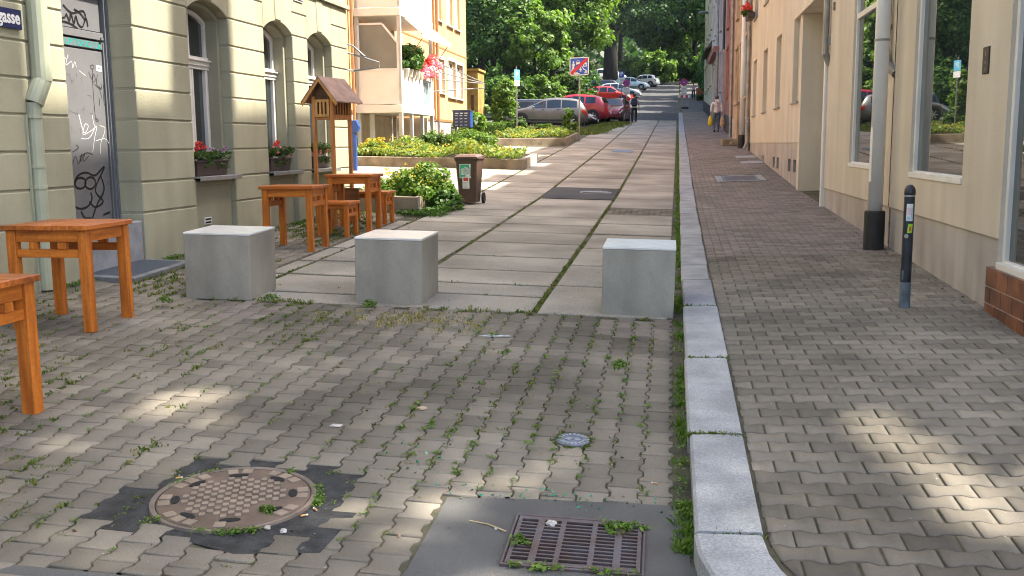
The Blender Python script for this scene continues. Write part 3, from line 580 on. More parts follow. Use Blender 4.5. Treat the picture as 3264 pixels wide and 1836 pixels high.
for (yv, zv, wv, hv, xv) in ((14.38, 2.17, .34, .10, .004), (11.42, -.90, .17, .085, -.066)):
    q = MB(); q.box(xv-.03, xv+.012, Y(yv)-wv/2, Y(yv)+wv/2, Zl(zv)-hv/2, Zl(zv)+hv/2); ve = q.build('vent', mt['white_frame'], lb)
    q = MB()
    for k_ in range(2): q.box(xv, xv+.0135, Y(yv)-wv/2+.012, Y(yv)+wv/2-.012, Zl(zv)-hv/2+.012+k_*hv*.45, Zl(zv)-hv/2+.034+k_*hv*.45)
    q.build('slot', mt['black'], ve)
bk = MB(); bp_ = lambda x, y, z: (x+5.64, Y(y), Zl(z))
bk.tube([bp_(-5.80, 16.5, 1.76), bp_(-5.74, 17, 1.73), bp_(-5.52, 17, 1.54)], .016, 6); bk.tube([bp_(-5.8, 16.5, 1.6), bp_(-5.72, 17, 1.58), bp_(-5.26, 17, 1.43), bp_(-5.26, 17, 1.35), bp_(-5.73, 17, 1.30), bp_(-5.8, 16.5, 1.3)], .018, 6)
bk.build('wall_bracket', mt['zinc'], lb)
tr = MB(); gy = lambda x, y: G(x, y)
c0 = gy(-5.4, 9.35)
tr.add([(x, y, gy(x, y)-.02) for x, y in [(-5.72, 8.76), (-5.10, 8.74), (-5.10, 9.92), (-5.72, 9.92)]] + [(x, y, gy(x, y)+.045) for x, y in [(-5.72, 8.76), (-5.10, 8.74), (-5.10, 9.92), (-5.72, 9.92)]], [(0, 1, 5, 4), (1, 2, 6, 5), (2, 3, 7, 6), (3, 0, 4, 7), (4, 5, 6, 7)])
root = thing('doormat_tray', 'low grey kerbed doormat tray on the paving below the graffiti door', 'doormat', (-5.4, 9.35, c0))
tr.build('stone_rim', M('tray_stone', (.17, .175, .18), .85, .15, 6, bump=.4), root, world=True, bevel=.008)
q = MB(); q.add([(x, y, gy(x, y)+.047) for x, y in [(-5.66, 8.84), (-5.17, 8.83), (-5.17, 9.84), (-5.66, 9.84)]], [(0, 1, 2, 3)]); q.build('mat', M('rubber_mat', (.055, .07, .09), .6, .2, 60, bump=.5, bscale=300), root, world=True, recalc=False)
# street name plate
root = thing('street_name_sign', 'navy enamel street name plate ending in gasse on the sage green wall', 'sign', (-5.66, 7.6, 1.115), -.0276)
q = MB(); q.box(0, .012, -.75, .5, -.085, .085); q.build('plate', mt['enamel_blue'], root, bevel=.004)
q = MB(); text_into(q, "gasse", .135, Matrix(((0, 0, 1, .0135), (1, 0, 0, .475), (0, 1.15, 0, .008), (0, 0, 0, 1))), 0, 'RIGHT', .004); q.build('lettering', mt['sign_white'], root, recalc=False)
# flower boxes on the sills
def flowers(parent, cx_, cy_, cz_, lx, ly, h, n, mat, size, seed, nm):
    r = np.random.default_rng(seed); C = []; N = []
    for _ in range(n):
        c = np.array([cx_ + r.uniform(-lx, lx), cy_ + r.uniform(-ly, ly), cz_ + r.uniform(0, h)])
        k_ = 26; d = r.normal(0, 1, (k_, 3)); d /= np.linalg.norm(d, axis=1)[:, None]; C.append(c + d*size*.9*np.array([1, 1, .7])); N.append(d)
    V_, F_ = leaf_arrays(np.concatenate(C), np.concatenate(N), size*.85, .8, .35, seed)
    return mesh_np(nm, V_, F_, mat, parent)
def flower_box(y0, y1, label, seed, reds, viol, pinks):
    L_ = y1-y0; m = (y0+y1)/2; root = thing('flower_box', label, 'flower box', (float(wall_x(m))-.10, m, -.352), -.0276, 'flower boxes on the window sills')
    q = MB(); a = L_/2
    v = [(-.075, -a+.02, 0), (.075, -a+.02, 0), (.075, a-.02, 0), (-.075, a-.02, 0), (-.10, -a, .17), (.10, -a, .17), (.10, a, .17), (-.10, a, .17)]
    q.add(v, [(0, 3, 2, 1), (0, 1, 5, 4), (1, 2, 6, 5), (2, 3, 7, 6), (3, 0, 4, 7), (4, 5, 6, 7)]); q.box(-.112, .112, -a-.012, a+.012, .168, .19); q.build('box', mt['flowerbox'], root, bevel=.006)
    C, N = bed((-.13, .14), (-a-.02, a+.03), lambda x, y: .17+0*x, .20, 900, seed, .45); V_, F_ = leaf_arrays(C, N, .042, .75, .7, seed); mesh_np('foliage', V_, F_, mt['lf_flowergreen'], root)
    C, N = clumps((.09, 0, .14), (.05, a*.9, .08), 9, 300, .05, seed+5); V_, F_ = leaf_arrays(C, N, .03, .6, .7, seed); mesh_np('trailing_foliage', V_, F_, mt['lf_flowergreen'], root)
    if reds: flowers(root, .02, -a*.45, .33, .06, a*.45, .10, reds, mt['pt_red'], .038, seed+1, 'red_flowers')
    if viol: flowers(root, .05, a*.4, .25, .08, a*.6, .09, viol, mt['pt_violet'], .024, seed+2, 'violet_flowers')
    if pinks: flowers(root, .05, a*.1, .22, .07, a*.9, .12, pinks, mt['pt_pink'], .028, seed+3, 'pink_flowers')
    return root
flower_box(11.13, 11.93, 'flower box with red and violet flowers on the sill nearest the door', 11, 4, 16, 0)
flower_box(13.22, 13.92, 'flower box with red and pink flowers under the middle arched window', 12, 2, 5, 7)
flower_box(14.78, 15.5, 'flower box full of pink flowers on the sill behind the wooden book house', 13, 0, 4, 16)
# ---- cream buildings on the right
XR = 2.45
sh = thing('cream_shop_building', 'cream rendered shop building with large windows and grey plinth beside the pavement bollard', 'building', (XR, 8, -1.4))
q = MB(); holes = [(7.22, 7.88, -.97, 2.7), (8.92, 10.82, -.375, 2.75), (12.30, 14.38, -.35, 2.75)]
hs = []
for fz in (4.1, 7.2):
    for yc in (8.0, 9.9, 13.3): hs.append((yc-.55, yc+.55, fz, fz+1.7))
wall_yz(q, XR, -1, 7.18, 11.70, -.74, 11.5, [h for h in holes+hs if h[1] < 11.7], .12); wall_yz(q, XR, -1, 11.74, 16.55, -.74, 11.5, [h for h in holes+hs if h[0] > 11.74], .12)
q.box(XR+.13, 20, 7.2, 16.5, -.6, 11.5); q.box(XR+.001, 20, 7.18, 7.19, -2, 11.5)
q.build('wall', mt['cream'], sh, world=True, recalc=False)
q = MB(); wall_yz(q, XR+.018, -1, 7.885, 11.69, -2, -.742, []); wall_yz(q, XR+.018, -1, 11.75, 16.55, -2, -.742, []); q.add([(XR, 8.05, -.741), (XR+.02, 8.05, -.741), (XR+.02, 16.55, -.741), (XR, 16.55, -.741)], [(0, 1, 2, 3)]); q.build('plinth', mt['plinth'], sh, world=True, recalc=False)
q = MB(); q.box(XR+.01, XR+.06, 11.70, 11.74, -2, .8); q.build('rusty_joint', mt['seam'], sh, world=True)
q = MB(); tm = MB(); rj = random.Random(2)
q.box(XR-.02, XR+.2, 7.165, 8.04, -2, -.985); q.build('tile_bed', mt['grout'], sh, world=True)
for j, (z0, z1) in enumerate(((-1.11, -.985), (-1.24, -1.118), (-1.37, -1.248), (-1.5, -1.378))):
    yy = 8.044 - (.0 if j % 2 == 0 else .125)
    if j % 2: tm.box(XR-.026, XR-.018, yy+.006, 8.044, z0, z1)
    while yy > 7.19: tm.box(XR-.026, XR-.018, max(7.168, yy-.244), yy, z0, z1); yy -= .25
tm.box(XR-.027, XR+.1, 7.18, 8.046, -.984, -.968); tm.build('tiles', mt['tile'], sh, world=True, bevel=.002)
def shop_window(y0, y1, z0, z1, nm='window', transom=None, sill=True, xr=XR, glass='glass_shop', fw=.055, mull=()):
    f_ = MB(); xo = xr+.03
    f_.box(xo, xo+.07, y0, y0+fw, z0, z1); f_.box(xo, xo+.07, y1-fw, y1, z0, z1); f_.box(xo-.001, xo+.07, y0+fw, y1-fw, z0, z0+fw*1.25); f_.box(xo, xo+.07, y0+fw, y1-fw, z1-fw, z1)
    if transom: f_.box(xo, xo+.07, y0+fw, y1-fw, transom-.035, transom+.035)
    for m_ in mull: f_.box(xo, xo+.07, m_-.03, m_+.03, z0+fw, z1-fw)
    if sill: f_.box(xr-.012, xo, y0+.002, y1-.002, z0+.001, z0+.055)
    wf = f_.build(nm, mt['white'], sh if xr == XR else None, world=True, bevel=.003)
    g_ = MB(); xg = xo+.035; g_.add([(xg, y0+fw*.5, z0+fw*.5), (xg, y1-fw*.5, z0+fw*.5), (xg, y1-fw*.5, z1-fw*.5), (xg, y0+fw*.5, z1-fw*.5)], [(3, 2, 1, 0)]); gp = g_.build('pane', mt[glass], wf, world=False, recalc=False)
    gp.data.transform(Matrix.Translation((-XR, -8, 1.4))); return wf
shop_window(7.22, 7.88, -.968, 2.7); shop_window(8.92, 10.82, -.375, 2.75); shop_window(12.30, 14.38, -.35, 2.75, transom=1.67)
for h in hs: shop_window(*h, nm='upper_window', glass='glass', sill=False)
q = MB(); q.box(XR-.012, XR+.015, 8.35, 8.50, .515, .725); pq = q.build('plaque', mt['rubber'], sh, world=True, bevel=.004)
q = MB()
for t_, z_, s_ in (('S', .67, .06), ('Tür', .60, .035), ('13', .55, .04)): text_into(q, t_, s_, Matrix(((0, 0, -1, XR-.0135), (-1, 0, 0, 8.425), (0, 1, 0, z_), (0, 0, 0, 1))), 0)
o = q.build('plaque_lettering', mt['zinc'], pq, recalc=False); o.data.transform(Matrix.Translation((-XR, -8, 1.4)))
q = MB(); q.tube([(XR-.07, 11.95, 11), (XR-.07, 11.95, 1.0), (XR-.05, 11.86, .85), (XR+.02, 11.73, .74)], .055, 12); q.cyl((XR-.07, 11.95, 1.24), (XR-.07, 11.95, 1.30), .064); q.tube([(XR, 12.02, 1.27), (XR-.07, 12.0, 1.27)], .01, 6); q.build('downpipe', mt['zinc'], sh, world=True)
q = MB(); q.box(XR-.03, XR+.02, 16.05, 16.09, 1.98, 2.1); q.build('wall_fitting', mt['seam'], sh, world=True)
# portal between the two cream houses
po = thing('passage_portal', 'pale cream passage portal set between the two cream houses', 'gateway', (XR, 18, -1.1))
q = MB(); q.box(XR-.02, XR+1.6, 19.70, 19.95, -2, 2.38); q.box(XR+1.6, XR+1.7, 16.5, 19.8, -2, 7.2); q.build('jamb', mt['cream_pale'], po, world=True)
q = MB(); q.box(XR-.05, XR+1.6, 16.66, 19.98, 2.38, 2.95); q.box(XR-.08, XR-.05, 16.66, 19.98, 2.37, 2.43); q.build('lintel', mt['cream_pale'], po, world=True, bevel=.008)
q = MB(); q.box(XR-.05, XR+.10, 16.58, 16.66, -1.12, 2.95); q.build('corner_post', mt['balcony'], po, world=True, bevel=.01)
# second cream house
b2 = thing('cream_house', 'cream rendered house with narrow beige windows and a stepped grey plinth up the pavement', 'building', (XR, 26, -.7))
q = MB(); lo_w = [(20.19, 21.24, .79, 2.45), (23.5, 24.65, .79, 2.43), (26.83, 27.98, .79, 2.42), (30.15, 31.3, .78, 2.40)]; up_w = [(a, b, 3.62, 5.25) for a, b, c, d in lo_w]
wall_yz(q, XR, -1, 19.98, 32.15, -.02, 7.35, lo_w+up_w, .16); q.box(XR+.17, 12, 19.99, 32.15, .5, 7.3); q.box(XR+1.75, 12, 16.5, 19.99, -1, 7.3); q.box(XR+.17, XR+1.75, 16.56, 19.99, 2.96, 7.3)
wall_yz(q, XR-.0, -1, 16.55, 19.98, 2.95, 7.35, [(17.6, 18.7, 3.62, 5.25)], .16); q.build('wall', mt['cream'], b2, world=True, recalc=False)
q = MB(); vh = []
for a, b in ((20.41, 20.90), (21.30, 21.78), (23.58, 24.05), (24.48, 24.95)): vh.append((a, b, -.62, -.36))
vh += [(27.2, 27.5, -.52, -.36), (27.66, 27.97, -.5, -.36)]
wall_yz(q, XR+.016, -1, 19.98, 29.0, -1.8, -.022, vh, .1); wall_yz(q, XR+.015, -1, 29.0, 32.15, -1.2, .17, []); q.box(XR+.11, XR+.13, 20, 28.5, -.7, -.3, 0); q.build('plinth', mt['plinth'], b2, world=True, recalc=False)
for a, b, c, d in vh:
    q = MB(); q.box(XR+.06, XR+.08, a, b, c, d); q.build('cellar_vent', mt['black'], b2, world=True)
for a, b, c, d in lo_w+up_w+[(17.6, 18.7, 3.62, 5.25)]:
    q = MB(); q.box(XR+.10, XR+.13, a, b, c, d); w_ = q.build('window_blind', M('beige_blind', (.50, .46, .37), .8, .06, 40, stretch=(1, .05, 1)) if 'beige_blind' not in bpy.data.materials else bpy.data.materials['beige_blind'], b2, world=True)
    q = MB(); q.box(XR-.045, XR+.09, a-.03, b+.03, c-.035, c-.005); q.build('window_sill', mt['zinc'], b2, world=True)
q = MB(); q.tube([(XR-.07, 16.45, 9), (XR-.07, 16.45, 1.35)], .05, 10); q.tube([(XR-.07, 16.45, 1.36), (XR+.02, 16.5, 1.2)], .055, 10); q.box(XR-.04, XR, 16.4, 16.5, 1.5, 1.62); q.build('downpipe', mt['zinc'], b2, world=True)
q = MB(); q.tube([(XR-.08, 32.25, 8.4), (XR-.08, 32.25, .78), (XR-.08, 32.05, .62), (XR-.08, 32.02, .0), (XR-.16, 32.05, -.2)], .055, 10); q.build('rust_pipe', mt['zinc'], b2, world=True)
# flower box on the upper sill
root = thing('hanging_flower_box', 'small flower box with red geraniums on an upper sill of the cream house', 'flower box', (XR-.16, 31.0, 3.62))
q = MB(); q.box(-.1, .1, -.5, .5, 0, .16); q.build('box', mt['flowerbox'], root, bevel=.01)
C, N = clumps((-.06, 0, .2), (.16, .5, .16), 16, 700, .1, 51); V_, F_ = leaf_arrays(C, N, .06, .7, .7, 51); mesh_np('foliage', V_, F_, mt['lf_flowergreen'], root)
flowers(root, -.1, 0, .22, .14, .5, .22, 22, mt['pt_red'], .05, 52, 'red_flowers')
root2 = dup(root, (XR-.16, 24.1, 3.66), 0, 'geranium box cut off by the top edge above the third beige window')
# far houses up the right pavement
def far_house(nm, label, y0, y1, h, mat, base, wins, wmat, x=XR, extra=None):
    t = thing(nm, label, 'building', (x, (y0+y1)/2, P(2.4, (y0+y1)/2)))
    t['y0'] = y0
    q = MB(); wall_yz(q, x, -1, y0, y1, -1.5, h, wins, .14); q.box(x+.15, x+9, y0, y1, -1.5, h); q.add([(x, y0, -1.5), (x+.2, y0, -1.5), (x+.2, y0, h), (x, y0, h)], [(0, 1, 2, 3)]); q.box(x-.3, x+9, y0+.01, y1-.01, h, h+.3)
    q.build('wall', mat, t, world=True, recalc=False)
    q = MB(); q.add([(x-.03, y0, P(2.4, y0)+.75), (x-.03, y1, P(2.4, y1)+.75), (x-.03, y1, P(2.4, y1)-.6), (x-.03, y0, P(2.4, y0)-.6), (x+.1, y0, P(2.4, y0)+.75), (x+.1, y1, P(2.4, y1)+.75), (x+.1, y0, P(2.4, y0)-.6)], [(0, 1, 2, 3), (0, 4, 5, 1), (0, 3, 6, 4)]); q.build('base_course', base, t, world=True, recalc=False)
    for a, b, c, d in wins:
        q = MB(); q.box(x+.06, x+.09, a, b, c, d); w_ = q.build('window', wmat, t, world=True)
        q = MB(); q.box(x-.10, x+.04, a-.08, b+.08, c-.1, c-.01); q.box(x-.05, x+.02, a-.1, a-.01, c-.01, d+.1); q.box(x-.05, x+.02, b+.01, b+.1, c-.01, d+.1); q.box(x-.09, x+.02, a-.12, b+.12, d+.02, d+.14); q.build('window_surround', mat, t, world=True)
    return t
tan = M('tan_render', (.45, .33, .22), .9, .12, 2, bump=.2); redr = M('red_render', (.33, .15, .12), .9, .12, 2); greyr = M('grey_render', (.40, .38, .40), .9, .1, 2); yel = M('pale_yellow_render', (.58, .54, .40), .9, .1, 2); whr = M('white_grey_render', (.55, .55, .56), .9, .08, 2); dkb = M('dark_base', (.05, .05, .06), .8, .1, 4); brnd = M('brown_timber', (.12, .07, .05), .7, .15, 5)
W_ = lambda y0, n, st, c, d, wd=1.0: [(y0+i*st, y0+i*st+wd, c, d) for i in range(n)]
t = far_house('tan_house', 'tan stucco house with tall window surrounds just past the second pale pole', 32.5, 41.0, 9.2, tan, mt['plinth'], W_(33.2, 3, 2.5, 1.5, 3.4)+W_(33.2, 3, 2.5, 4.6, 6.4), mt['curtain'])
q = MB(); q.box(XR-.12, XR+.1, 36.6, 38.4, .0, 1.35); q.box(XR-.16, XR-.1, 36.5, 38.5, 1.35, 1.5); q.build('bay_panel', tan, t, world=True)
q = MB(); q.box(XR-.42, XR, 35.2, 36.1, -.12, .02); q.build('entrance_step', mt['planter_conc'], t, world=True, bevel=.02)
t = far_house('red_house', 'red rendered house with cream window frames in the row up the right pavement', 41.0, 47.5, 10.5, redr, dkb, W_(41.8, 2, 3, 2.0, 4.0)+W_(41.8, 2, 3, 5.0, 7.0), mt['curtain'])
t = far_house('grey_house', 'narrow grey house with a lilac grey door pilaster behind the woman with two bags', 47.5, 54.0, 11, greyr, dkb, W_(48.3, 2, 3, 2.6, 4.4)+W_(48.3, 2, 3, 5.6, 7.4), mt['glass'])
q = MB(); q.box(XR-.14, XR, 47.1, 47.6, .3, 4.2); q.build('door_pilaster', M('lilac_grey', (.36, .31, .32), .8, .08, 3), t, world=True)
t = far_house('brown_trim_house', 'pale house with dark red fascia and tan ground floor near the far lamp post', 54.0, 62.5, 12, whr, tan, W_(54.8, 3, 2.6, 6.0, 7.8)+W_(55, 2, 4, 2.4, 4.2, 1.4), mt['glass'])
q = MB(); q.box(XR-.30, XR, 54.0, 62.5, 4.7, 5.0); q.build('fascia', redr, t, world=True)
q = MB(); q.box(XR-.02, XR, 54.0, 62.5, 0.9, 4.7); q.build('ground_floor_cladding', tan, t, world=True)
t = far_house('pale_yellow_house', 'pale yellow house with dark awning at the far end of the house row', 62.5, 78.0, 13, yel, dkb, W_(63.5, 5, 2.9, 7.0, 9.0)+W_(63.5, 4, 3.3, 3.6, 5.2, 1.6), mt['glass'])
q = MB(); q.add([(XR, 64, 6.3), (XR-.4, 64, 5.75), (XR-.4, 74, 5.75), (XR, 74, 6.3), (XR, 64, 5.95), (XR, 74, 5.95)], [(0, 1, 2, 3), (4, 1, 2, 5), (0, 4, 1)]); q.build('awning', brnd, t, world=True, recalc=False)
HS = {int(o_['y0']): o_ for o_ in bpy.data.objects if 'y0' in o_}
for yy, kk in ((41.08, mt['zinc']), (47.58, dkb), (54.08, mt['zinc'])):
    t = HS[int(yy)]; q = MB(); q.tube([(XR-.09, yy, 10), (XR-.09, yy, P(2.4, yy)-.02)], .06, 8); o = q.build('drainpipe', kk, t, world=True)
# retaining wall with ivy
t = thing('ivy_wall', 'dark shaded retaining wall overgrown with ivy beyond the house row', 'wall', (3.4, 95, 3.3))
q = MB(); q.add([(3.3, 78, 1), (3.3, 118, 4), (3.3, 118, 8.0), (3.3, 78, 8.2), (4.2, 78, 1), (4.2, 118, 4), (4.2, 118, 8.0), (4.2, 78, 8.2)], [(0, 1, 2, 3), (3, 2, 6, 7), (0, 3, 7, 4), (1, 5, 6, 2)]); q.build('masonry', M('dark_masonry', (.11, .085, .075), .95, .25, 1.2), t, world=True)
r_ = np.random.default_rng(9); n = 2600; yv = r_.uniform(78, 118, n); C = np.stack([r_.uniform(3.0, 3.35, n)-3.4, yv-95, 4.5 + r_.uniform(0, 4.2, n)**1.0 - 3.3 + (yv-78)*.03], 1); V_, F_ = leaf_arrays(C, np.tile([-1, -.2, .5], (n, 1)), .34, .7, .6, 9); mesh_np('ivy', V_, F_, mt['lf_dark'], t)
# ---- orange house with balconies
XO = -9.1
ob = thing('orange_house', 'orange rendered apartment house with white balconies behind the flower planters', 'building', (XO, 34, -.2))
q = MB(); lowh = [(38.5, 39.85, 2.06, 3.38), (40.5, 41.95, 1.96, 3.46), (42.14, 43.43, 1.96, 3.42)]; uph = [(38.5, 39.53, 4.86, 6.6), (40.45, 41.54, 4.86, 6.6), (41.94, 42.99, 4.86, 6.6)]
bdoor = [(29.3, 30.3, 1.3, 3.4), (29.3, 30.3, 4.1, 6.2), (30.6, 31.6, 2.1, 3.4), (26.0, 27.0, 1.8, 3.2)]
wall_yz(q, XO, 1, 20, 44.3, 1.02, 13, lowh+uph+bdoor, .22); q.add([(XO, 20, 1.02), (XO, 20, 13), (XO-10, 20, 13), (XO-10, 20, 1.02)], [(0, 1, 2, 3)]); q.add([(XO, 44.3, 1.02), (XO, 44.3, 13), (XO-10, 44.3, 13), (XO-10, 44.3, 1.02)], [(3, 2, 1, 0)]); q.box(XO-10, XO-.24, 20.1, 44.2, .9, 13.0)
q.build('wall', mt['orange'], ob, world=True, recalc=False)
q = MB(); q.box(XO-.01, XO+.012, 20, 44.31, .93, 1.02); q.box(XO, XO+.012, 20, 44.31, 3.80, 3.86); q.box(XO, XO+.012, 20, 44.31, 6.7, 6.76); q.build('joint_band', mt['orange_band'], ob, world=True)
q = MB(); vh = [(39.07, 39.61, .36, .62), (26.2, 26.7, .2, .6)]; wall_yz(q, XO-.02, 1, 20, 44.3, -1, .93, vh, .15); q.add([(XO-.02, 20, -1), (XO-.02, 20, .93), (XO-10, 20, .93), (XO-10, 20, -1)], [(0, 1, 2, 3)]); q.box(XO-.25, XO-.17, 20.2, 44.2, -1, .9); q.build('base_wall', mt['house_base'], ob, world=True, recalc=False)
for a, b, c, d in lowh+uph+bdoor:
    q = MB(); xo = XO-.10
    for box in ((a, a+.07, c, d), (b-.07, b, c, d), (a+.07, b-.07, c, c+.08), (a+.07, b-.07, d-.08, d)): q.box(xo-.05, xo, *box)
    if b-a > 1.2: q.box(xo-.05, xo-.001, (a+b)/2-.04, (a+b)/2+.04, c+.08, d-.08)
    wf = q.build('window', mt['white'], ob, world=True, bevel=.004)
    if (a, b, c, d) in lowh:
        q = MB()
        for box in ((a-.12, a, c-.02, d+.12), (b, b+.1, c-.02, d+.12), (a, b, d, d+.12)): q.box(XO-.01, XO+.02, *box)
        q.build('window_surround', mt['white'], ob, world=True)
    q = MB(); q.add([(xo-.03, a, c), (xo-.03, b, c), (xo-.03, b, d), (xo-.03, a, d)], [(0, 1, 2, 3)]); o = q.build('pane', mt['glass'], wf, recalc=False); o.data.transform(Matrix.Translation(-ob.location))
    if (a, b, c, d) in lowh+uph:
        q = MB(); q.box(xo-.028, xo-.026, a+.07, b-.07, c+.1, d-.25); o = q.build('curtain', mt['curtain'], wf); o.data.transform(Matrix.Translation(-ob.location))
        q = MB(); q.box(XO-.1, XO+.10, a-.08, b+.08, c-.05, c-.005); q.build('window_sill', mt['white'], ob, world=True)
q = MB()
for yy, rad in ((38.25, .06), (37.7, .045), (37.3, .045)): q.tube([(XO+.10, yy, 13), (XO+.10, yy, .95)], rad, 8)
q.tube([(XO+.1, 27.7, 13), (XO+.1, 27.7, .5)], .05, 8); q.build('downpipe', mt['brownpipe'], ob, world=True)
q = MB(); q.tube([(XO+.1, 38.25, .95), (XO+.1, 38.25, -.4)], .06, 8); q.build('standpipe', mt['zinc'], ob, world=True)
BX0, BX1, BY0, BY1 = -9.02, -7.72, 28.1, 32.0
def balcony(zf, second):
    q = MB(); q.box(BX0-.1, BX1+.04, BY0-.04, BY1+.04, zf-.22, zf); q.build('balcony_slab', mt['balcony'], ob, world=True, bevel=.008)
    q = MB(); q.box(BX0+.1, BX1-.08, BY0+.0, BY0+.04, zf+.03, zf+1.0); q.build('side_panel', mt['balcony'], ob, world=True, bevel=.004)
    q = MB()
    for b in ((BX0+.06, BX0+.10, zf+.02, zf+1.04), (BX1-.08, BX1-.04, zf+.02, zf+1.04), (BX0+.1, BX1-.08, zf+1.0, zf+1.04), (BX0+.1, BX1-.08, zf+.02, zf+.05)): q.box(b[0], b[1], BY0-.015, BY0+.05, b[2], b[3])
    q.build('side_frame', mt['white'], ob, world=True)
    q = MB(); q.box(BX1-.02, BX1+.03, BY0+.02, BY1-1.35, zf-.02, zf+.98); q.box(BX1-.02, BX1+.03, BY1-.25, BY1, zf-.02, zf+.98); q.box(BX1-.02, BX1+.035, BY1-1.35, BY1-.25, zf+.86, zf+.98); q.box(BX1-.02, BX1+.035, BY1-1.35, BY1-.25, zf-.02, zf+.08); q.build('front_panel', mt['balcony'], ob, world=True)
    q = MB(); q.box(BX1-.01, BX1+.01, BY1-1.35, BY1-.25, zf+.08, zf+.86); q.build('front_glazing', mt['glass_bal'], ob, world=True)
    q = MB(); q.box(BX0+.1, BX1-.08, BY1-.04, BY1, zf, zf+1.1); q.build('far_side_panel', mt['balcony'], ob, world=True)
    if second:
        zt = zf + 2.27; pts = [(BX0+.10, zf+1.02), (BX1-.09, zf+1.02), (BX1-.09, zf+1.74), (BX0+.78, zt), (BX0+.10, zt)]
        q = MB(); q.prism(pts, 'y', BY0+.01, BY0+.025); q.build('privacy_screen', mt['glass_frost'], ob, world=True)
        q = MB()
        for i in range(5):
            p0, p1 = pts[i], pts[(i+1) % 5]; L_ = math.hypot(p1[0]-p0[0], p1[1]-p0[1]); dx, dz = (p1[0]-p0[0])/L_, (p1[1]-p0[1])/L_
            q.prism([(p0[0], p0[1]), (p1[0], p1[1]), (p1[0]+dz*.055, p1[1]-dx*.055), (p0[0]+dz*.055, p0[1]-dx*.055)], 'y', BY0-.01+.001*i, BY0+.045+.001*i)
        q.build('screen_frame', mt['white'], ob, world=True)
        pf = [(BX0+.02, zf+1.1), (BX1-.30, zf+1.1), (BX1-.30, zf+1.65), (BX0+.75, zf+2.0), (BX0+.02, zf+2.0)]
        q = MB(); q.prism(pf, 'y', BY1-.04, BY1); q.build('far_screen', mt['balcony'], ob, world=True)
        q = MB(); q.prism([(BX0+.02, zf+2.0), (BX0+.75, zf+2.0), (BX1-.30, zf+1.65), (BX1-.30, zf+1.72), (BX0+.77, zf+2.07), (BX0+.02, zf+2.07)], 'y', BY1-.06, BY1+.02); q.build('far_screen_cap', mt['wood_dark'], ob, world=True)
balcony(1.16, True); balcony(3.90, False)
q = MB()
for px_, py_ in ((BX1-.02, BY0+.05), (BX1-.02, BY1-.05), (BX0+.02, BY0+.05), (BX0+.02, BY1-.05)): q.box(px_-.055, px_+.055, py_-.055, py_+.055, -.9, 7)
for py_ in (29.4, 30.7): q.box(BX1-.09, BX1+.01, py_-.05, py_+.05, -.9, .94)
q.box(BX0+.25, BX0+.4, BY0+.3, BY0+.4, -.9, .94)
q.build('balcony_post', mt['balcony_post'], ob, world=True, bevel=.006)
q = MB(); q.box(BX0, BX1-.25, BY1+.2, BY1+.3, -.9, .9); q.build('wing_wall', mt['house_base'], ob, world=True)
aw = MB(); A0, A1 = (BX1+.02, 28.6, 3.66), (BX1+.02, 32.4, 3.72); dx, dz = .52, -.44
aw.add([A0, A1, (A1[0]+dx, A1[1], A1[2]+dz), (A0[0]+dx, A0[1], A0[2]+dz), (A0[0]+dx, A0[1], A0[2]+dz-.12), (A1[0]+dx, A1[1], A1[2]+dz-.12)], [(0, 1, 2, 3), (3, 2, 5, 4)])
aw.build('awning', mt['awning'], ob, world=True, recalc=False)
q = MB()
for yy in (29.0, 32.2): q.tube([(BX1+.0, yy, 2.5), (BX1+.51, yy, 3.20)], .014, 6)
q.tube([(BX1+.52, 28.6, 3.21), (BX1+.52, 32.4, 3.27)], .02, 6); q.build('awning_arm', mt['brownpipe'], ob, world=True)
q = MB(); bx = XO+.02
for z0, z1 in ((2.9, 2.35), (2.62, 2.32)): q.tube([(BX1+.02, 33.0, z0-.2), (BX1+.9, 36.2, z1-.1)], .02, 6)
q.tube([(BX1+.05, 32.4, 2.15), (BX1+.95, 36.2, 2.2)], .02, 6); q.tube([(BX1+.95, 36.2, 2.22), (BX1+.95, 36.2, 2.02)], .02, 6); q.tube([(BX1+.95, 36.2, 2.05), (BX1-.9, 34.5, 1.85)], .02, 6); q.build('washing_line_frame', mt['zinc'], ob, world=True)
q = MB(); C, N = clumps((BX1+.02, 29.4, 2.55), (.28, .95, .5), 34, 1900, .17, 61); V_, F_ = leaf_arrays(C, N, .11, .6, .8, 61)
root = thing('balcony_flowers', 'green plants and bright pink hanging flowers along the orange house balcony rail', 'flower box', (BX1, 30.2, 2.1))
V_ = V_ - np.array([BX1, 30.2, 2.1]); mesh_np('foliage', V_, F_, mt['lf_tree'], root)
C, N = clumps((.12, 1.2, .28), (.22, .85, .42), 24, 2200, .17, 62); V_, F_ = leaf_arrays(C, N, .07, .8, .6, 62); mesh_np('pink_flowers', V_, F_, mt['pt_pink'], root)
C, N = clumps((.05, .7, .45), (.15, .7, .18), 6, 260, .11, 63); V_, F_ = leaf_arrays(C, N, .07, .8, .6, 63); mesh_np('red_flowers', V_, F_, mt['pt_red'], root)
q = MB()
for i in range(5): q.cyl((.05, -1.7+i*.42, -.12), (.05, -1.7+i*.42, .12), .09, .13, 10)
q.build('flower_pot', mt['planter_edge'], root)
t = thing('yellow_annex', 'low mustard yellow annex wall in shade at the far corner of the orange house', 'building', (-9.6, 46, .4))
q = MB(); q.box(-12, -8.92, 46, 47.6, .2, 3.4); q.box(-12.1, -8.85, 45.9, 47.7, 3.4, 3.5); q.build('wall', M('yellow_render', (.36, .235, .06), .9, .2, 2, bump=.4, bscale=40), t, world=True)
q = MB(); q.box(-9.25, -9.12, 45.97, 46.01, .6, 2.3); q.build('door', mt['wood_dark'], t, world=True)
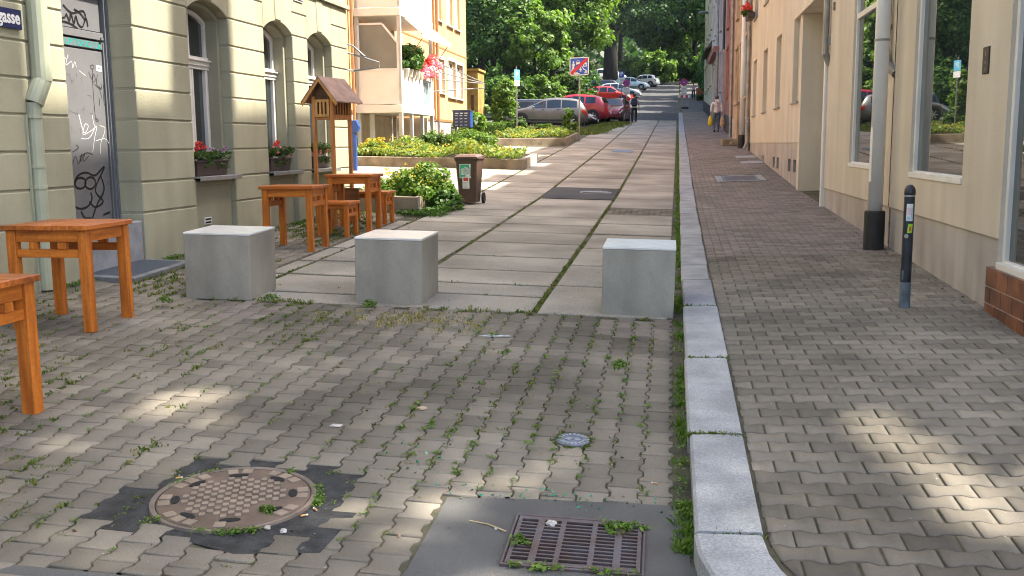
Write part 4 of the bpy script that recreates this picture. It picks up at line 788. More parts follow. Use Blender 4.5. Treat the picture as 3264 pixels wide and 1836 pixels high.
# ---- roofs above the picture on the right: eaves, dormers and chimneys that shade the street
rf = MB(); E0 = XR-.35
rf.prism([(E0, 11.6), (20.2, 11.6), (11, 14.9)], 'y', 7.05, 12.2); rf.prism([(E0, 11.5), (13.2, 11.5), (7.9, 14.4)], 'y', 12.2, 16.4)
rf.box(XR, 6, 7.3, 9.3, 11.4, 14.0); rf.box(XR+.2, 6, 11.95, 13.35, 11.4, 14.6); rf.build('roof', M('roof_tiles', (.12, .06, .045), .8, .2, 5), sh, world=True)
rf = MB(); rf.prism([(E0, 7.35), (12.2, 7.35), (7.4, 10.2)], 'y', 16.4, 32.3)
for a, b in ((18.6, 21.4), (23.1, 25.1), (26.5, 27.8), (29.1, 32.3)): rf.box(XR-.02, 6, a, b, 7.3, 8.95)
rf.build('roof', bpy.data.materials['roof_tiles'], b2, world=True)
# ================================================================== OBJECTS
# ---- concrete cubes
def cube(x, y, yaw, zb, label, first=[None]):
    if first[0] is None:
        t = thing('concrete_cube', label, 'concrete block', (x, y, zb), yaw, 'concrete cubes closing off the street'); a = .305
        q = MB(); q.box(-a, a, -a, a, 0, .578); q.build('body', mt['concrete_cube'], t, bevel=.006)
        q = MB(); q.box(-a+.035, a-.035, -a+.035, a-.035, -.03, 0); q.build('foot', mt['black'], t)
        q = MB(); q.box(-a-.002, a+.002, -a-.002, a+.002, .579, .6); q.build('top_slab', mt['concrete_top_lit'], t, bevel=.004); first[0] = t; return t
    return dup(first[0], (x, y, zb), yaw, label)
TL = -.028
for x, y, yaw, zb, lab in ((-3.98, 8.48, R(1.1), -1.345, 'grey concrete cube nearest the sage building and its doormat'), (-2.45, 8.65, R(-.56), -1.396, 'grey concrete cube standing in the middle of the three'), (-.262, 8.61, R(.05), -1.461, 'grey concrete cube standing beside the granite kerb')):
    c_ = cube(x, y, yaw, zb, lab); c_.rotation_euler = (R(1.2), R(1.3), yaw)
# ---- wooden tables and stools
def furniture(nm, label, cat, group, wx, wy, h, leg, loc, rz, stool=False):
    t = thing(nm, label, cat, loc, rz, group); hx, hy = wx/2, wy/2; th = .038
    q = MB(); n = 5 if not stool else 3; bw = wy / n
    for i in range(n): q.box(-hx-.03, hx+.03, -hy-.02+i*(wy+.04)/n+.001, -hy-.02+(i+1)*(wy+.04)/n-.002, h-th, h + (.0012*(i % 2)))
    q.build('tabletop' if not stool else 'seat', mt['wood_top_x'], t, bevel=.004)
    for sx_ in (-1, 1):
        for sy_ in (-1, 1):
            q = MB(); x0, y0 = sx_*(hx-leg/2), sy_*(hy-leg/2); q.box(x0-leg/2, x0+leg/2, y0-leg/2, y0+leg/2, -.02, h-th-.001); q.build('leg', mt['wood_z'], t, bevel=.005)
    ah = .09 if not stool else .06; z1 = h-th-.002; z0 = z1-ah
    for sy_ in (-1, 1):
        q = MB(); yy = sy_*(hy-leg*.5); q.box(-hx+leg+.001, hx-leg-.001, yy-.02, yy+.02, z0, z1); q.build('apron', mt['wood_x'], t, bevel=.003)
    for sx_ in (-1, 1):
        xx = sx_*(hx-leg*.45)
        q = MB(); q.box(xx-.02, xx+.02, -hy+leg+.001, hy-leg-.001, z0, z1); q.build('apron', mt['wood_y'], t, bevel=.003)
        q = MB(); g_ = .055 if not stool else .05; rh = .062 if not stool else .05
        q.box(xx-.02, xx+.02, -hy+leg+.001, hy-leg-.001, z0-g_-rh, z0-g_); q.build('rail', mt['wood_y'], t, bevel=.003)
        for sy_ in ((-1, 1) if not stool else (0,)):
            q = MB(); yy = sy_*(hy-leg)*.46; q.box(xx-.022, xx+.022, yy-.035, yy+.035, z0-g_+.001, z0-.001); q.build('spacer_block', mt['wood_z'], t, bevel=.003)
    return t
TG = 'orange stained wooden tables on the paving'
furniture('wooden_table', 'orange wooden table cut off by the left edge of the picture', 'table', TG, .66, .62, .80, .085, (-3.61-.29, 5.03-.28, G(-3.9, 4.8)), 0)
furniture('wooden_table', 'orange wooden table standing in front of the graffiti door', 'table', TG, .62, .66, .80, .075, (-4.66, 7.08, G(-4.66, 7.08)), R(90+1))
furniture('wooden_table', 'orange wooden table just behind the leftmost concrete cube', 'table', TG, .62, .55, .765, .07, (-4.49, 11.42, G(-4.49, 11.42)), R(-1))
furniture('wooden_table', 'orange wooden table farthest back, in front of the book house', 'table', TG, .62, .52, .775, .07, (-4.42, 13.5, G(-4.42, 13.5)), R(-1))
furniture('wooden_stool', 'small orange wooden stool between the two back tables', 'stool', 'orange stained wooden stools', .44, .42, .46, .06, (-4.42, 12.74, G(-4.42, 12.74)), R(-1), True)
furniture('wooden_stool', 'wide orange wooden stool behind the farthest table', 'stool', 'orange stained wooden stools', .60, .40, .47, .06, (-4.44, 14.32, G(-4.44, 14.32)), R(-2), True)
# ---- book house on four posts
t = thing('book_house', 'small wooden book house with pitched felt roof on tall posts', 'little library', (-4.93, 14.12, G(-4.93, 14.12)), R(-9)); zb = G(-4.93, 14.12)
Hc0, Hc1 = .38-zb, .70-zb; hw, hd = .168, .29
for sx_ in (-1, 1):
    for sy_ in (-1, 1):
        q = MB(); x0, y0 = sx_*(hw-.022), sy_*(hd-.022); q.box(x0-.025, x0+.025, y0-.025, y0+.025, -.03, Hc1+.01); q.build('post', mt['wood_house'], t, bevel=.003)
q = MB(); q.box(-hw+.004, hw-.004, -hd+.004, hd-.004, Hc0, Hc0+.03); q.box(-hw+.006, -hw+.02, -hd+.03, hd-.03, Hc0+.03, Hc1); q.box(-hw+.03, hw-.03, hd-.03, hd-.015, Hc0+.03, Hc1); q.box(hw-.016, hw-.004, -hd+.05, hd-.05, Hc0+.03, Hc0+.07); q.box(hw-.016, hw-.004, -hd+.05, hd-.05, Hc1-.05, Hc1); q.build('cabinet', mt['wood_house'], t)
q = MB()
for i in range(6): yy = -hd+.085+i*.083; q.box(hw-.014, hw-.005, yy-.014, yy+.014, Hc0+.07, Hc1-.05)
q.build('side_slats', mt['wood_house'], t)
q = MB(); q.box(hw-.06, hw-.03, -hd+.05, hd-.05, Hc0+.03, Hc1-.01); q.box(-hw+.04, hw-.07, -hd+.03, -hd+.05, Hc0+.03, Hc1-.01); q.build('dark_interior', mt['wood_dark'], t)
q = MB()
for b in ((-.115, -.075, Hc0+.035, Hc1-.035), (.075, .115, Hc0+.035, Hc1-.035), (-.075, .075, Hc0+.035, Hc0+.075), (-.075, .075, Hc1-.075, Hc1-.035), (-.045, -.012, Hc0+.075, Hc1-.075), (.012, .045, Hc0+.075, Hc1-.075)): q.box(b[0], b[1], -hd-.012, -hd+.008, b[2], b[3])
q.build('door', M('pale_house_wood', (.55, .29, .09), .5, .15, 3, stretch=(9, 9, .9)), t, bevel=.003)
rz_, re = .97-zb, .615-zb; ov = .29
q = MB()
for s_ in (-1, 1): q.prism([(0, rz_), (s_*ov, re), (s_*ov, re+.02), (0, rz_+.022)], 'y', -hd-.10, hd+.14)
q.build('roof', mt['roof_felt'], t)
q = MB()
for s_ in (-1, 1): q.prism([(0, rz_-.002), (s_*ov, re-.002), (s_*(ov-.02), re-.045), (0, rz_-.055)], 'y', -hd-.095, -hd-.075)
q.build('bargeboard', M('gable_wood', (.52, .25, .07), .5, .15, 3), t)
q = MB(); q.prism([(0, rz_-.05), (-.19, Hc1+.0), (.19, Hc1+.0)], 'y', -hd+.02, -hd+.03); q.build('gable_board', mt['wood_dark'], t)
q = MB(); q.box(-hw-.02, hw+.22, -hd+.3, -hd+.33, .30, .52); q.build('lower_board', M('aged_board', (.20, .085, .03), .6, .2, 4, stretch=(.6, 6, 6)), t, bevel=.004)
# ---- bollard
t = thing('bollard', 'dark blue bollard with peeling stickers on the right pavement', 'bollard', (1.87, 8.20, P(1.87, 8.2)))
q = MB(); q.lathe([(.041, -.03), (.041, .88), (.0415, .885)], n=20); q.build('post', mt['bollard'], t, smooth=False)
q = MB(); q.lathe([(.043, .90), (.0445, .905), (.0445, .915), (.042, .94), (.034, .962), (.018, .976), (.003, .98)], n=20); q.lathe([(.038, .88), (.038, .905)], n=20); q.build('cap', mt['bollard'], t, smooth=True)
q = MB(); q.lathe([(.0417, -.02), (.0417, .20), (.0415, .205)], n=20); q.build('worn_foot', mt['bollard_worn'], t)
q = MB(); q.lathe([(.0405, .884), (.0405, .899)], n=20); q.build('ring', mt['zinc'], t)
def wrap(nm, a0, a1, z0, z1, mat, rad=.0418, sk=0):
    q = MB(); A_ = np.linspace(R(a0), R(a1), 7); v = [(rad*math.cos(a), rad*math.sin(a), z0) for a in A_] + [(rad*math.cos(a+R(sk)), rad*math.sin(a+R(sk)), z1) for a in A_]
    q.add(v, [(i, i+1, 7+i+1, 7+i) for i in range(6)]); return q.build(nm, mat, t, recalc=False)
wrap('sticker', -128, -58, .695, .83, mt['paper']); wrap('sticker_print', -120, -80, .74, .80, mt['st_pink'], .0421); wrap('sticker_stripe', -78, -62, .705, .80, mt['st_blue'], .0421); wrap('sticker_figure', -118, -86, .70, .73, mt['st_blue'], .0421)
wrap('green_sticker', -112, -60, .60, .672, mt['st_lime'], .0418, 8); wrap('green_sticker_print', -95, -75, .615, .65, mt['st_red'], .0421, 4)
q = MB(); q.cyl((.0419*math.cos(R(-118)), .0419*math.sin(R(-118)), .575), (.0428*math.cos(R(-118)), .0428*math.sin(R(-118)), .575), .017, n=14); q.build('round_badge', mt['zinc'], t)
wrap('paint_chip', -150, -128, .22, .30, mt['bollard_worn'], .0418)
# ---- poles on the right pavement
def pole(x, y, label, rad, h, base_h, head=False):
    t = thing('lamp_post', label, 'lamp post', (x, y, P(x, y)), 0, 'pale grey lamp posts on the right pavement')
    q = MB(); q.lathe([(rad, 0), (rad*.98, 3), (rad*.8, h)], n=20); q.build('pole', mt['alu'], t, smooth=True)
    q = MB(); q.lathe([(rad*1.42, -.03), (rad*1.42, base_h-.02), (rad*1.36, base_h), (rad*1.05, base_h+.003)], n=20); q.build('base_collar', mt['rubber'], t)
    return t
t = pole(2.28, 11.6, 'thick pale grey lamp post with black collar between the two shop windows', .080, 7.5, .43)
q = MB(); q.cyl((0, 0, 2.29), (0, 0, 2.315), .084, n=20); q.build('clamp_band', mt['zinc'], t)
q = MB(); A_ = np.linspace(R(170), R(215), 8); rad = .0805; v = [(rad*math.cos(a), rad*math.sin(a), z) for z in (.76, 1.36) for a in A_]; q.add(v, [(i, i+1, 8+i+1, 8+i) for i in range(7)]); q.build('service_door', mt['white'], t, recalc=False)
pole(2.33, 33.9, 'pale grey post beside the rusty drainpipe at the end of the cream house', .092, 7.5, .43)
t = pole(2.62, 70.0, 'far lamp post with a flat lamp head seen against the house row', .07, 6.6, .9)
q = MB(); q.tube([(0, 0, 6.6), (-.05, 0, 6.75), (-.5, 0, 6.82)], .04, 8); q.lathe([(.05, 6.88), (.30, 6.86), (.36, 6.80), (.30, 6.74), (.05, 6.72)], (-.55, 0, 0), 14); q.build('lamp_head', mt['zinc'], t)
# ---- wheelie bin
t = thing('wheelie_bin', 'brown wheelie bin with green and white stickers on the slab road', 'bin', (-3.57, 17.5, G(-3.57, 17.5)), R(-3)); t.scale = (.9, .9, 1.0)
q = MB(); v = [(-.165, -.20, .03), (.165, -.20, .03), (.165, .20, .03), (-.165, .20, .03), (-.225, -.255, .80), (.225, -.255, .80), (.225, .27, .80), (-.225, .27, .80)]
q.add(v, [(0, 3, 2, 1), (0, 1, 5, 4), (1, 2, 6, 5), (2, 3, 7, 6), (3, 0, 4, 7), (4, 5, 6, 7)]); q.build('body', mt['brown_plastic'], t, bevel=.02)
q = MB(); q.box(-.25, .25, -.275, .29, .80, .835); q.box(-.235, .235, -.262, .275, .775, .80); q.build('rim', mt['brown_plastic'], t, bevel=.008)
q = MB(); v = [(-.245, -.285, .837), (.245, -.285, .837), (.245, .30, .845), (-.245, .30, .845), (-.18, -.22, .885), (.18, -.22, .885), (.18, .24, .895), (-.18, .24, .895)]; q.add(v, [(0, 3, 2, 1), (0, 1, 5, 4), (1, 2, 6, 5), (2, 3, 7, 6), (3, 0, 4, 7), (4, 5, 6, 7)]); q.box(-.25, .25, .29, .36, .80, .85); q.build('lid', M('bin_lid_plastic', (.17, .10, .075), .35, .1, 3), t, bevel=.012)
for s_ in (-1, 1):
    q = MB(); q.cyl((s_*.20, .24, .10), (s_*.25, .24, .10), .10, n=20); w_ = q.build('wheel', mt['tyre'], t, bevel=.008)
def bq(nm, x0, x1, z0, z1, mat, off=.003):
    q = MB(); yb = lambda z: -.20 - .055*(z-.03)/.77 - off; q.add([(x0, yb(z0), z0), (x1, yb(z0), z0), (x1, yb(z1), z1), (x0, yb(z1), z1)], [(0, 1, 2, 3)]); return q.build(nm, mat, t, recalc=False)
bq('green_sticker', -.14, .09, .47, .72, mt['paper']); bq('green_border', -.128, -.10, .48, .71, mt['st_green'], .005); bq('green_panel', -.10, .06, .64, .71, mt['st_green'], .005); bq('green_corner', -.1, -.02, .48, .53, mt['st_green'], .005); bq('dark_edge', .068, .085, .5, .66, mt['ink_grey'], .005)
q = MB(); q.cyl((-.01, -.2475, .60), (-.01, -.2505, .60), .07, n=20); q.build('sticker_disc', M('sticker_map', (.5, .58, .5), .6, .3, 40), t)
bq('white_sticker', -.085, .055, .285, .495, mt['paper'], .006); bq('red_blob', -.065, .03, .42, .48, mt['st_red'], .008)
for i in range(5): bq('text_line', -.07, .015, .305+i*.02, .311+i*.02, mt['ink_grey'], .008)
# ---- planters with plants
def planter(nm, label, poly, h, mat, soil_in=.12, cap=None):
    cx_ = sum(p[0] for p in poly)/len(poly); cy_ = sum(p[1] for p in poly)/len(poly); t = thing(nm, label, 'planter', (cx_, cy_, G(cx_, cy_)))
    def off(poly, d):
        out = []; n = len(poly)
        for i in range(n):
            p0, p1, p2 = Vector(poly[i-1]), Vector(poly[i]), Vector(poly[(i+1) % n]); a = (p1-p0).normalized(); b = (p2-p1).normalized(); na = Vector((-a.y, a.x)); nb = Vector((-b.y, b.x)); m_ = (na+nb).normalized(); out.append(tuple(p1 + m_*d/max(.4, m_.dot(na))))
        return out
    inn = off(poly, soil_in); n = len(poly); q = MB()
    v = [(x, y, G(x, y)-.1) for x, y in poly] + [(x, y, G(x, y)+h) for x, y in poly] + [(x, y, G(x, y)+h) for x, y in inn] + [(x, y, G(x, y)+h-.06) for x, y in inn]
    f = []
    for k_ in range(3): f += [(k_*n+i, k_*n+(i+1) % n, (k_+1)*n+(i+1) % n, (k_+1)*n+i) for i in range(n)]
    q.add(v, f); q.build('wall', mat, t, world=True, bevel=.012)
    q = MB(); q.add([(x, y, G(x, y)+h-.05) for x, y in inn], [tuple(range(n))]); q.build('soil', mt['soil'], t, world=True, recalc=False)
    return t
def plants(parent, C, N, size, mat, nm='groundcover', seed=1, asp=.7, rnd=.75):
    V_, F_ = leaf_arrays(C - np.array(parent.location), N, size, asp, rnd, seed); return mesh_np(nm, V_, F_, mat, parent)
p0 = planter('small_planter', 'small weathered concrete planter beside the wheelie bin', [(-5.35, 15.75), (-4.03, 15.55), (-4.0, 16.55), (-5.3, 16.7)], .28, mt['planter_conc'], .08)
q = MB(); q.add([(-4.03, 15.548, G(-4, 15.6)+.285), (-3.998, 15.55, G(-4, 15.6)+.285), (-3.99, 15.56, G(-4, 15.6)+.02), (-4.03, 15.545, G(-4, 15.6)+.02)], [(0, 1, 2, 3)]); q.build('pale_edge', mt['planter_edge'], p0, world=True, recalc=False)  # sunlit corner put in as a paler strip
b0 = thing('overgrown_bush', 'lush green bush with yellow blossoms spilling over the small planter', 'bush', (-4.3, 16.2, G(-4.3, 16.2)))
C1, N1 = clumps((-4.15, 16.25, -.72), (.52, .45, .40), 60, 5200, .17, 71, zlow=-.3); C2, N2 = clumps((-3.8, 16.4, -.95), (.26, .42, .30), 30, 2600, .13, 72, zlow=-.9); C3, N3 = clumps((-4.75, 16.1, -.80), (.5, .4, .2), 30, 2000, .13, 73, zlow=-.2)
C4, N4 = bed((-4.3, -3.55), (15.2, 16.4), lambda x, y: gz(x, y)+.0, .14, 900, 75)
plants(b0, np.concatenate([C1, C3]), np.concatenate([N1, N3]), .062, mt['lf_lime'], 'foliage', 71); plants(b0, np.concatenate([C2, C4]), np.concatenate([N2, N4]), .068, mt['lf_tree'], 'ivy_foliage', 72)
C, N = clumps((-4.35, 16.1, -.62), (.75, .4, .34), 40, 420, .10, 74, zlow=0); plants(b0, C, N, .032, mt['lf_yellow'], 'yellow_blossoms', 74)
P1 = [(-9.0, 25.6), (-5.06, 26.0), (-4.02, 25.9), (-3.79, 26.2), (-3.80, 28.4), (-9.0, 28.2)]
p1 = planter('long_planter', 'long low concrete planter of yellow flowers in front of the balconies', P1, .25, mt['planter_conc'])
q = MB(); q.add([(-3.785, 26.25, G(-3.8, 26.3)+.256), (-3.775, 28.41, G(-3.8, 28.4)+.256), (-3.775, 28.41, G(-3.8, 28.4)-.02), (-3.785, 26.25, G(-3.8, 26.3)-.02), (-3.93, 26.25, G(-3.8, 26.3)+.258), (-3.93, 28.41, G(-3.8, 28.4)+.258)], [(0, 1, 2, 3), (0, 4, 5, 1)]); q.build('pale_end', mt['planter_edge'], p1, world=True, recalc=False)  # sunlit end face put in as paler concrete
zfp = lambda x, y: gz(x, y) + .18
f1 = thing('flower_bed', 'mixed green and yellow flowers filling the long planter', 'plants', (-6.3, 27, G(-6.3, 27)+.2))
C, N = bed((-8.7, -4.0), (25.85, 28.0), zfp, .42, 7000, 81); plants(f1, C, N, .085, mt['lf_ground'], 'foliage', 81)
C, N = bed((-8.7, -4.1), (25.85, 27.8), zfp, .44, 480, 82); C[:, 2] += .04; plants(f1, C, N, .06, mt['lf_yellow'], 'yellow_blossoms', 82)
f2 = thing('yellow_flower_shrub', 'rounded shrub covered in golden yellow flowers at the left end of the long planter', 'shrub', (-8.1, 26.6, -.35))
C, N = clumps((-8.1, 26.6, -.2), (.42, .4, .36), 30, 1500, .16, 83, zlow=-.2); plants(f2, C, N, .07, mt['lf_lime'], 'foliage', 83)
C, N = clumps((-8.1, 26.5, -.15), (.44, .42, .38), 34, 900, .13, 84, zlow=0); plants(f2, C, N, .055, mt['lf_yellow'], 'blossoms', 84)
def bush(nm, label, c, r_, n, size, mat, seed, nc=40, cr_=.2, cat='shrub', zlow=-.6, group=None, shell=(.55, 1)):
    t = thing(nm, label, cat, (c[0], c[1], c[2]-r_[2]), 0, group); C, N = clumps(c, r_, nc, n, cr_, seed, zlow=zlow, shell=shell); plants(t, C, N, size, mat, 'foliage', seed); return t
bush('round_shrub', 'dark round clipped shrub beneath the mailbox', (-7.25, 30.0, .02), (.5, .45, .36), 5200, .07, mt['lf_hedge'], 85, 70, .16)
bush('leafy_shrub', 'bright leafy shrub spreading between the two planters', (-6.1, 30.2, -.02), (.9, .7, .40), 6500, .075, mt['lf_lime'], 86, 70, .2)
P2 = [(-6.5, 35.85), (-3.88, 37.2), (-3.80, 41.6), (-6.5, 41.6)]
p2 = planter('rear_planter', 'second concrete planter farther up beside the end of play street sign', P2, .27, mt['planter_conc'])
f3 = thing('flower_bed', 'pale green and yellow groundcover filling the rear planter', 'plants', (-5.2, 39, G(-5.2, 39)+.2))
r_ = np.random.default_rng(91); n = 7000; C, N = bed((-6.4, -3.95), (36, 41.4), lambda x, y: gz(x, y)+.2, .27, n, 91); kk = C[:, 1] > 36.1 + (C[:, 0]+6.5)*.5; plants(f3, C[kk], N[kk], .10, mt['lf_ground'], 'foliage', 91)
C, N = bed((-6.4, -4.0), (36, 41.0), lambda x, y: gz(x, y)+.24, .27, 330, 92); kk = C[:, 1] > 36.1 + (C[:, 0]+6.5)*.5; plants(f3, C[kk], N[kk], .07, mt['lf_yellow'], 'yellow_blossoms', 92)
def hedge(label, x0, x1, y0, y1, h, seed, n=2600):
    t = thing('clipped_hedge', label, 'hedge', ((x0+x1)/2, y0, G(x0, y0)), 0, 'clipped hedges in front of the parked cars'); r_ = np.random.default_rng(seed); zb_ = G((x0+x1)/2, y0)
    C = np.stack([r_.uniform(x0, x1, n), r_.uniform(y0, y1, n), zb_ + r_.uniform(0, h, n)], 1); fce = r_.integers(0, 3, n); C[fce == 0, 1] = y0 + r_.normal(0, .03, (fce == 0).sum()); C[fce == 1, 2] = zb_ + h + r_.normal(0, .025, (fce == 1).sum()); N = np.where((fce == 1)[:, None], [0, 0, 1.], [0, -1., .2]); plants(t, C, N, .075, mt['lf_hedge'], 'foliage', seed); return t
bush('tall_shrub', 'tall leafy shrub covering the side of the mustard yellow annex', (-7.95, 47.8, 1.75), (.62, .6, 1.5), 4200, .13, mt['lf_lime'], 88, 60, .25)
hedge('long low clipped hedge in front of the grey minivan bonnet', -8.7, -7.25, 46, 46.8, .42, 93); hedge('short clipped hedge block below the grey minivan door', -6.2, -5.5, 46, 46.7, .36, 94, 1600); hedge('low wide hedge running left of the rear planter', -9.2, -6.9, 41, 41.7, .55, 95, 3000)
bush('topiary_ball', 'round topiary ball before the grey minivan front wheel', (-6.9, 45.8, .85), (.30, .3, .36), 2200, .07, mt['lf_hedge'], 96, 40, .1)
bush('tall_flower_stalks', 'tall pale green stalks growing beside the sign post', (-4.35, 43.2, .95), (.26, .26, .62), 900, .12, mt['lf_lime'], 97, 26, .13)
bush('fern_clump', 'spiky fern clump beside the mailbox stand', (-7.2, 36, .75), (.5, .5, .4), 700, .2, mt['lf_lime'], 98, 20, .2)
for i, (x, y, rx) in enumerate(((-9.9, 44.3, .8), (-11.2, 50.2, .8), (-10.6, 42.4, .6))): bush('garden_shrub', ('dark garden shrub at the foot of the mustard yellow annex', 'leafy garden shrub right of the yellow annex', 'low garden shrub behind the rear planter hedge')[i], (x, y, G(x, y)+.5), (rx, .7, .65), 2600, .11, mt['lf_tree'], 100+i, 40, .24)
# grass verge beside the cars
def grass(nm, pts, hgt, seed, nb=7, mat='lf_grass', spread=.02, wd=.006):
    r_ = np.random.default_rng(seed); P_ = np.repeat(pts, nb, 0) + np.concatenate([r_.normal(0, spread, (len(pts)*nb, 2)), np.zeros((len(pts)*nb, 1))], 1); n = len(P_)
    a = r_.uniform(0, 2*np.pi, n); h = (np.repeat(hgt, nb) * r_.uniform(.4, 1.1, n))[:, None]; d = np.stack([np.cos(a), np.sin(a), 0*a], 1); s_ = np.stack([-np.sin(a), np.cos(a), 0*a], 1); w_ = (wd * r_.uniform(.6, 1.5, n))[:, None]
    lean = r_.uniform(.2, 1.0, (n, 1)); up_ = np.array([0, 0, 1.])
    V_ = np.stack([P_ - s_*w_, P_ + s_*w_, P_ + s_*w_*.7 + up_*h*.6 + d*h*lean*.35, P_ - s_*w_*.2 + up_*h*(1-.25*lean) + d*h*lean*.8], 1).reshape(-1, 3)
    o = mesh_np(nm, V_, np.arange(4*n).reshape(-1, 4), mt[mat]); tag(o, kind='stuff'); return o
# ---- parked cars
def smooth(a, k=2):
    for _ in range(k): a = np.concatenate([a[:1], (a[:-2] + 2*a[1:-1] + a[2:])/4, a[-1:]])
    return a
STY = {
 'van':  dict(top=[(0,.36),(.02,.46),(.10,.55),(.27,.66),(.46,.955),(.60,1.0),(.80,.975),(.90,.92),(.965,.66),(.99,.52),(1,.36)], belt=[(0,.34),(.1,.50),(.27,.60),(.5,.59),(.85,.64),(.96,.6),(1,.36)], cowl=.275, wsr=.45, rr=.895, rg=.965, sw=[(.33,.485),(.50,.665),(.68,.86)], wh=(.195,.79)),
 'suv':  dict(top=[(0,.40),(.015,.50),(.09,.58),(.27,.64),(.42,.95),(.56,1.0),(.80,.965),(.90,.88),(.965,.64),(.99,.5),(1,.38)], belt=[(0,.36),(.1,.54),(.27,.6),(.5,.60),(.86,.66),(.96,.6),(1,.38)], cowl=.275, wsr=.41, rr=.885, rg=.96, sw=[(.335,.50),(.515,.68),(.70,.83)], wh=(.19,.80)),
 'hatch':dict(top=[(0,.38),(.02,.48),(.10,.57),(.25,.65),(.42,.955),(.55,1.0),(.78,.97),(.90,.90),(.97,.64),(.99,.5),(1,.36)], belt=[(0,.35),(.1,.52),(.25,.6),(.5,.6),(.86,.64),(.96,.6),(1,.36)], cowl=.255, wsr=.41, rr=.885, rg=.965, sw=[(.31,.50),(.515,.68),(.70,.85)], wh=(.18,.80)),
 'box':  dict(top=[(0,.34),(.02,.46),(.10,.54),(.22,.62),(.36,.96),(.45,1.0),(.85,.99),(.95,.95),(.985,.6),(1,.34)], belt=[(0,.33),(.1,.5),(.22,.57),(.5,.57),(.9,.58),(.98,.5),(1,.34)], cowl=.225, wsr=.355, rr=.95, rg=.985, sw=[(.27,.42),(.44,.66),(.68,.93)], wh=(.18,.79)),
}
def car(nm, label, loc, rz, paintm, L, W, H, style, rot=0, trim=True, fw=.31, tail='lamp_red', rails=False):
    S = STY[style]; t = thing(nm, label, 'car', loc, rz, 'cars parked beside the road'); t.rotation_euler = (0, rot, rz)
    n = 64; s = np.linspace(0, 1, n); ip = lambda tb: smooth(np.interp(s, [a for a, _ in tb], [b for _, b in tb]), 2)
    top = ip(S['top'])*H; belt = np.minimum(ip(S['belt'])*H, top-.03*H); pl = smooth(np.interp(s, [0, .03, .1, .25, .7, .9, .97, 1], [.72, .87, .955, 1, 1, .97, .91, .80]), 2)*W/2
    cab = smooth(np.clip((top-belt)/H/.3, 0, 1), 3); wt = pl*(.93 - .19*cab); zb = smooth(np.interp(s, [0, .04, .15, .85, .96, 1], [.20, .145, .12, .12, .16, .24]), 1)*H
    X = L/2 - s*L
    def ring(i):
        p, z0, z1, z2, w_ = pl[i], zb[i], belt[i], top[i], wt[i]; c = (z2-z1)
        return np.array([(0, z0), (.80*p, z0), (.965*p, z0+.05*H), (1.0*p, z0+.45*(z1-z0)), (.985*p, z1-.04*H), (.965*p, z1), (w_+.02*cab[i], z2-min(.16*c, .055*H)-.004), (w_*.88, z2-.04*min(c, .2*H)-.002), (w_*.45, z2+.010), (0, z2+.014)])
    rs = np.array([ring(i) for i in range(n)])
    def at(sv, tv):
        f = sv*(n-1); i = min(int(f), n-2); a = rs[i]*(1-(f-i)) + rs[i+1]*(f-i); k_ = min(int(tv), 8); b = a[k_]*(1-(tv-k_)) + a[k_+1]*(tv-k_); return (L/2 - sv*L, b[0], b[1])
    q = MB(); m = rs.shape[1]; v = []
    for i in range(n):
        v += [(X[i], y, z) for y, z in rs[i]] + [(X[i], -y, z) for y, z in rs[i][-2:0:-1]]
    k_ = 2*m - 2; f = [(i*k_+j, i*k_+(j+1) % k_, (i+1)*k_+(j+1) % k_, (i+1)*k_+j) for i in range(n-1) for j in range(k_)] + [tuple(range(k_)), tuple((n-1)*k_+k_-1-j for j in range(k_))]
    q.add(v, f); body = q.build('body', paintm, t, smooth=True)
    for md in (body.data,): md.polygons[-1].use_smooth = False
    def patch(nm_, s0, s1, t0, t1, mat, off, sides=(1, -1), ns=8, nt_=4, parent=t):
        for sd_ in sides:
            q = MB(); v = []
            for a in np.linspace(s0, s1, ns):
                for b in np.linspace(t0, t1, nt_): x, y, z = at(a, b); v.append((x+off[0], sd_*(y+off[1]), z+off[2]))
            q.add(v, [(i*nt_+j, i*nt_+j+1, (i+1)*nt_+j+1, (i+1)*nt_+j) for i in range(ns-1) for j in range(nt_-1)]); q.build(nm_, mat, parent, recalc=True)
    for a, b in S['sw']: patch('side_window', a, b, 5.10, 5.93, mt['car_glass'], (0, .006, 0), nt_=3)
    def across(nm_, s0, s1, off, mat, tmin=6.9):
        q = MB(); v = []; tt = [tmin, 7.5, 8, 8.5, 9]; ns = 7
        for a in np.linspace(s0, s1, ns):
            row = [at(a, tv) for tv in tt]; row = row + [(x, -y, z) for x, y, z in row[-2::-1]]; v += [(x+off[0], y, z+off[1]) for x, y, z in row]
        k2 = 9; q.add(v, [(i*k2+j, i*k2+j+1, (i+1)*k2+j+1, (i+1)*k2+j) for i in range(ns-1) for j in range(k2-1)]); q.build(nm_, mat, t)
    across('windscreen', S['cowl'], S['wsr'], (.010, .010), mt['car_glass'], 6.5); across('rear_window', S['rr']+.008, S['rg']-.012, (-.014, .010), mt['car_glass'], 6.5)
    patch('headlamp', .012, .105, 3.75, 4.85, mt['lamp_clear'], (.008, .008, .004)); patch('tail_lamp', .925, .988, 3.6, 4.9, mt[tail], (-.008, .009, 0))
    patch('sill_trim', .05, .95, 1.9, 2.5, mt['car_black'], (0, .004, 0)) if trim else None
    q = MB(); q.box(L/2-.02, L/2+.012, -.26, .26, .30*H-.05, .30*H+.06); q.build('number_plate', mt['sign_white'], t); q = MB(); q.box(-L/2-.012, -L/2+.02, -.26, .26, .36*H-.05, .36*H+.06); q.build('number_plate', mt['sign_white'], t)
    q = MB(); q.box(L/2-.06, L/2+.008, -.33*W, .33*W, .17*H, .25*H); q.build('front_grille', mt['car_black'], t, bevel=.02)
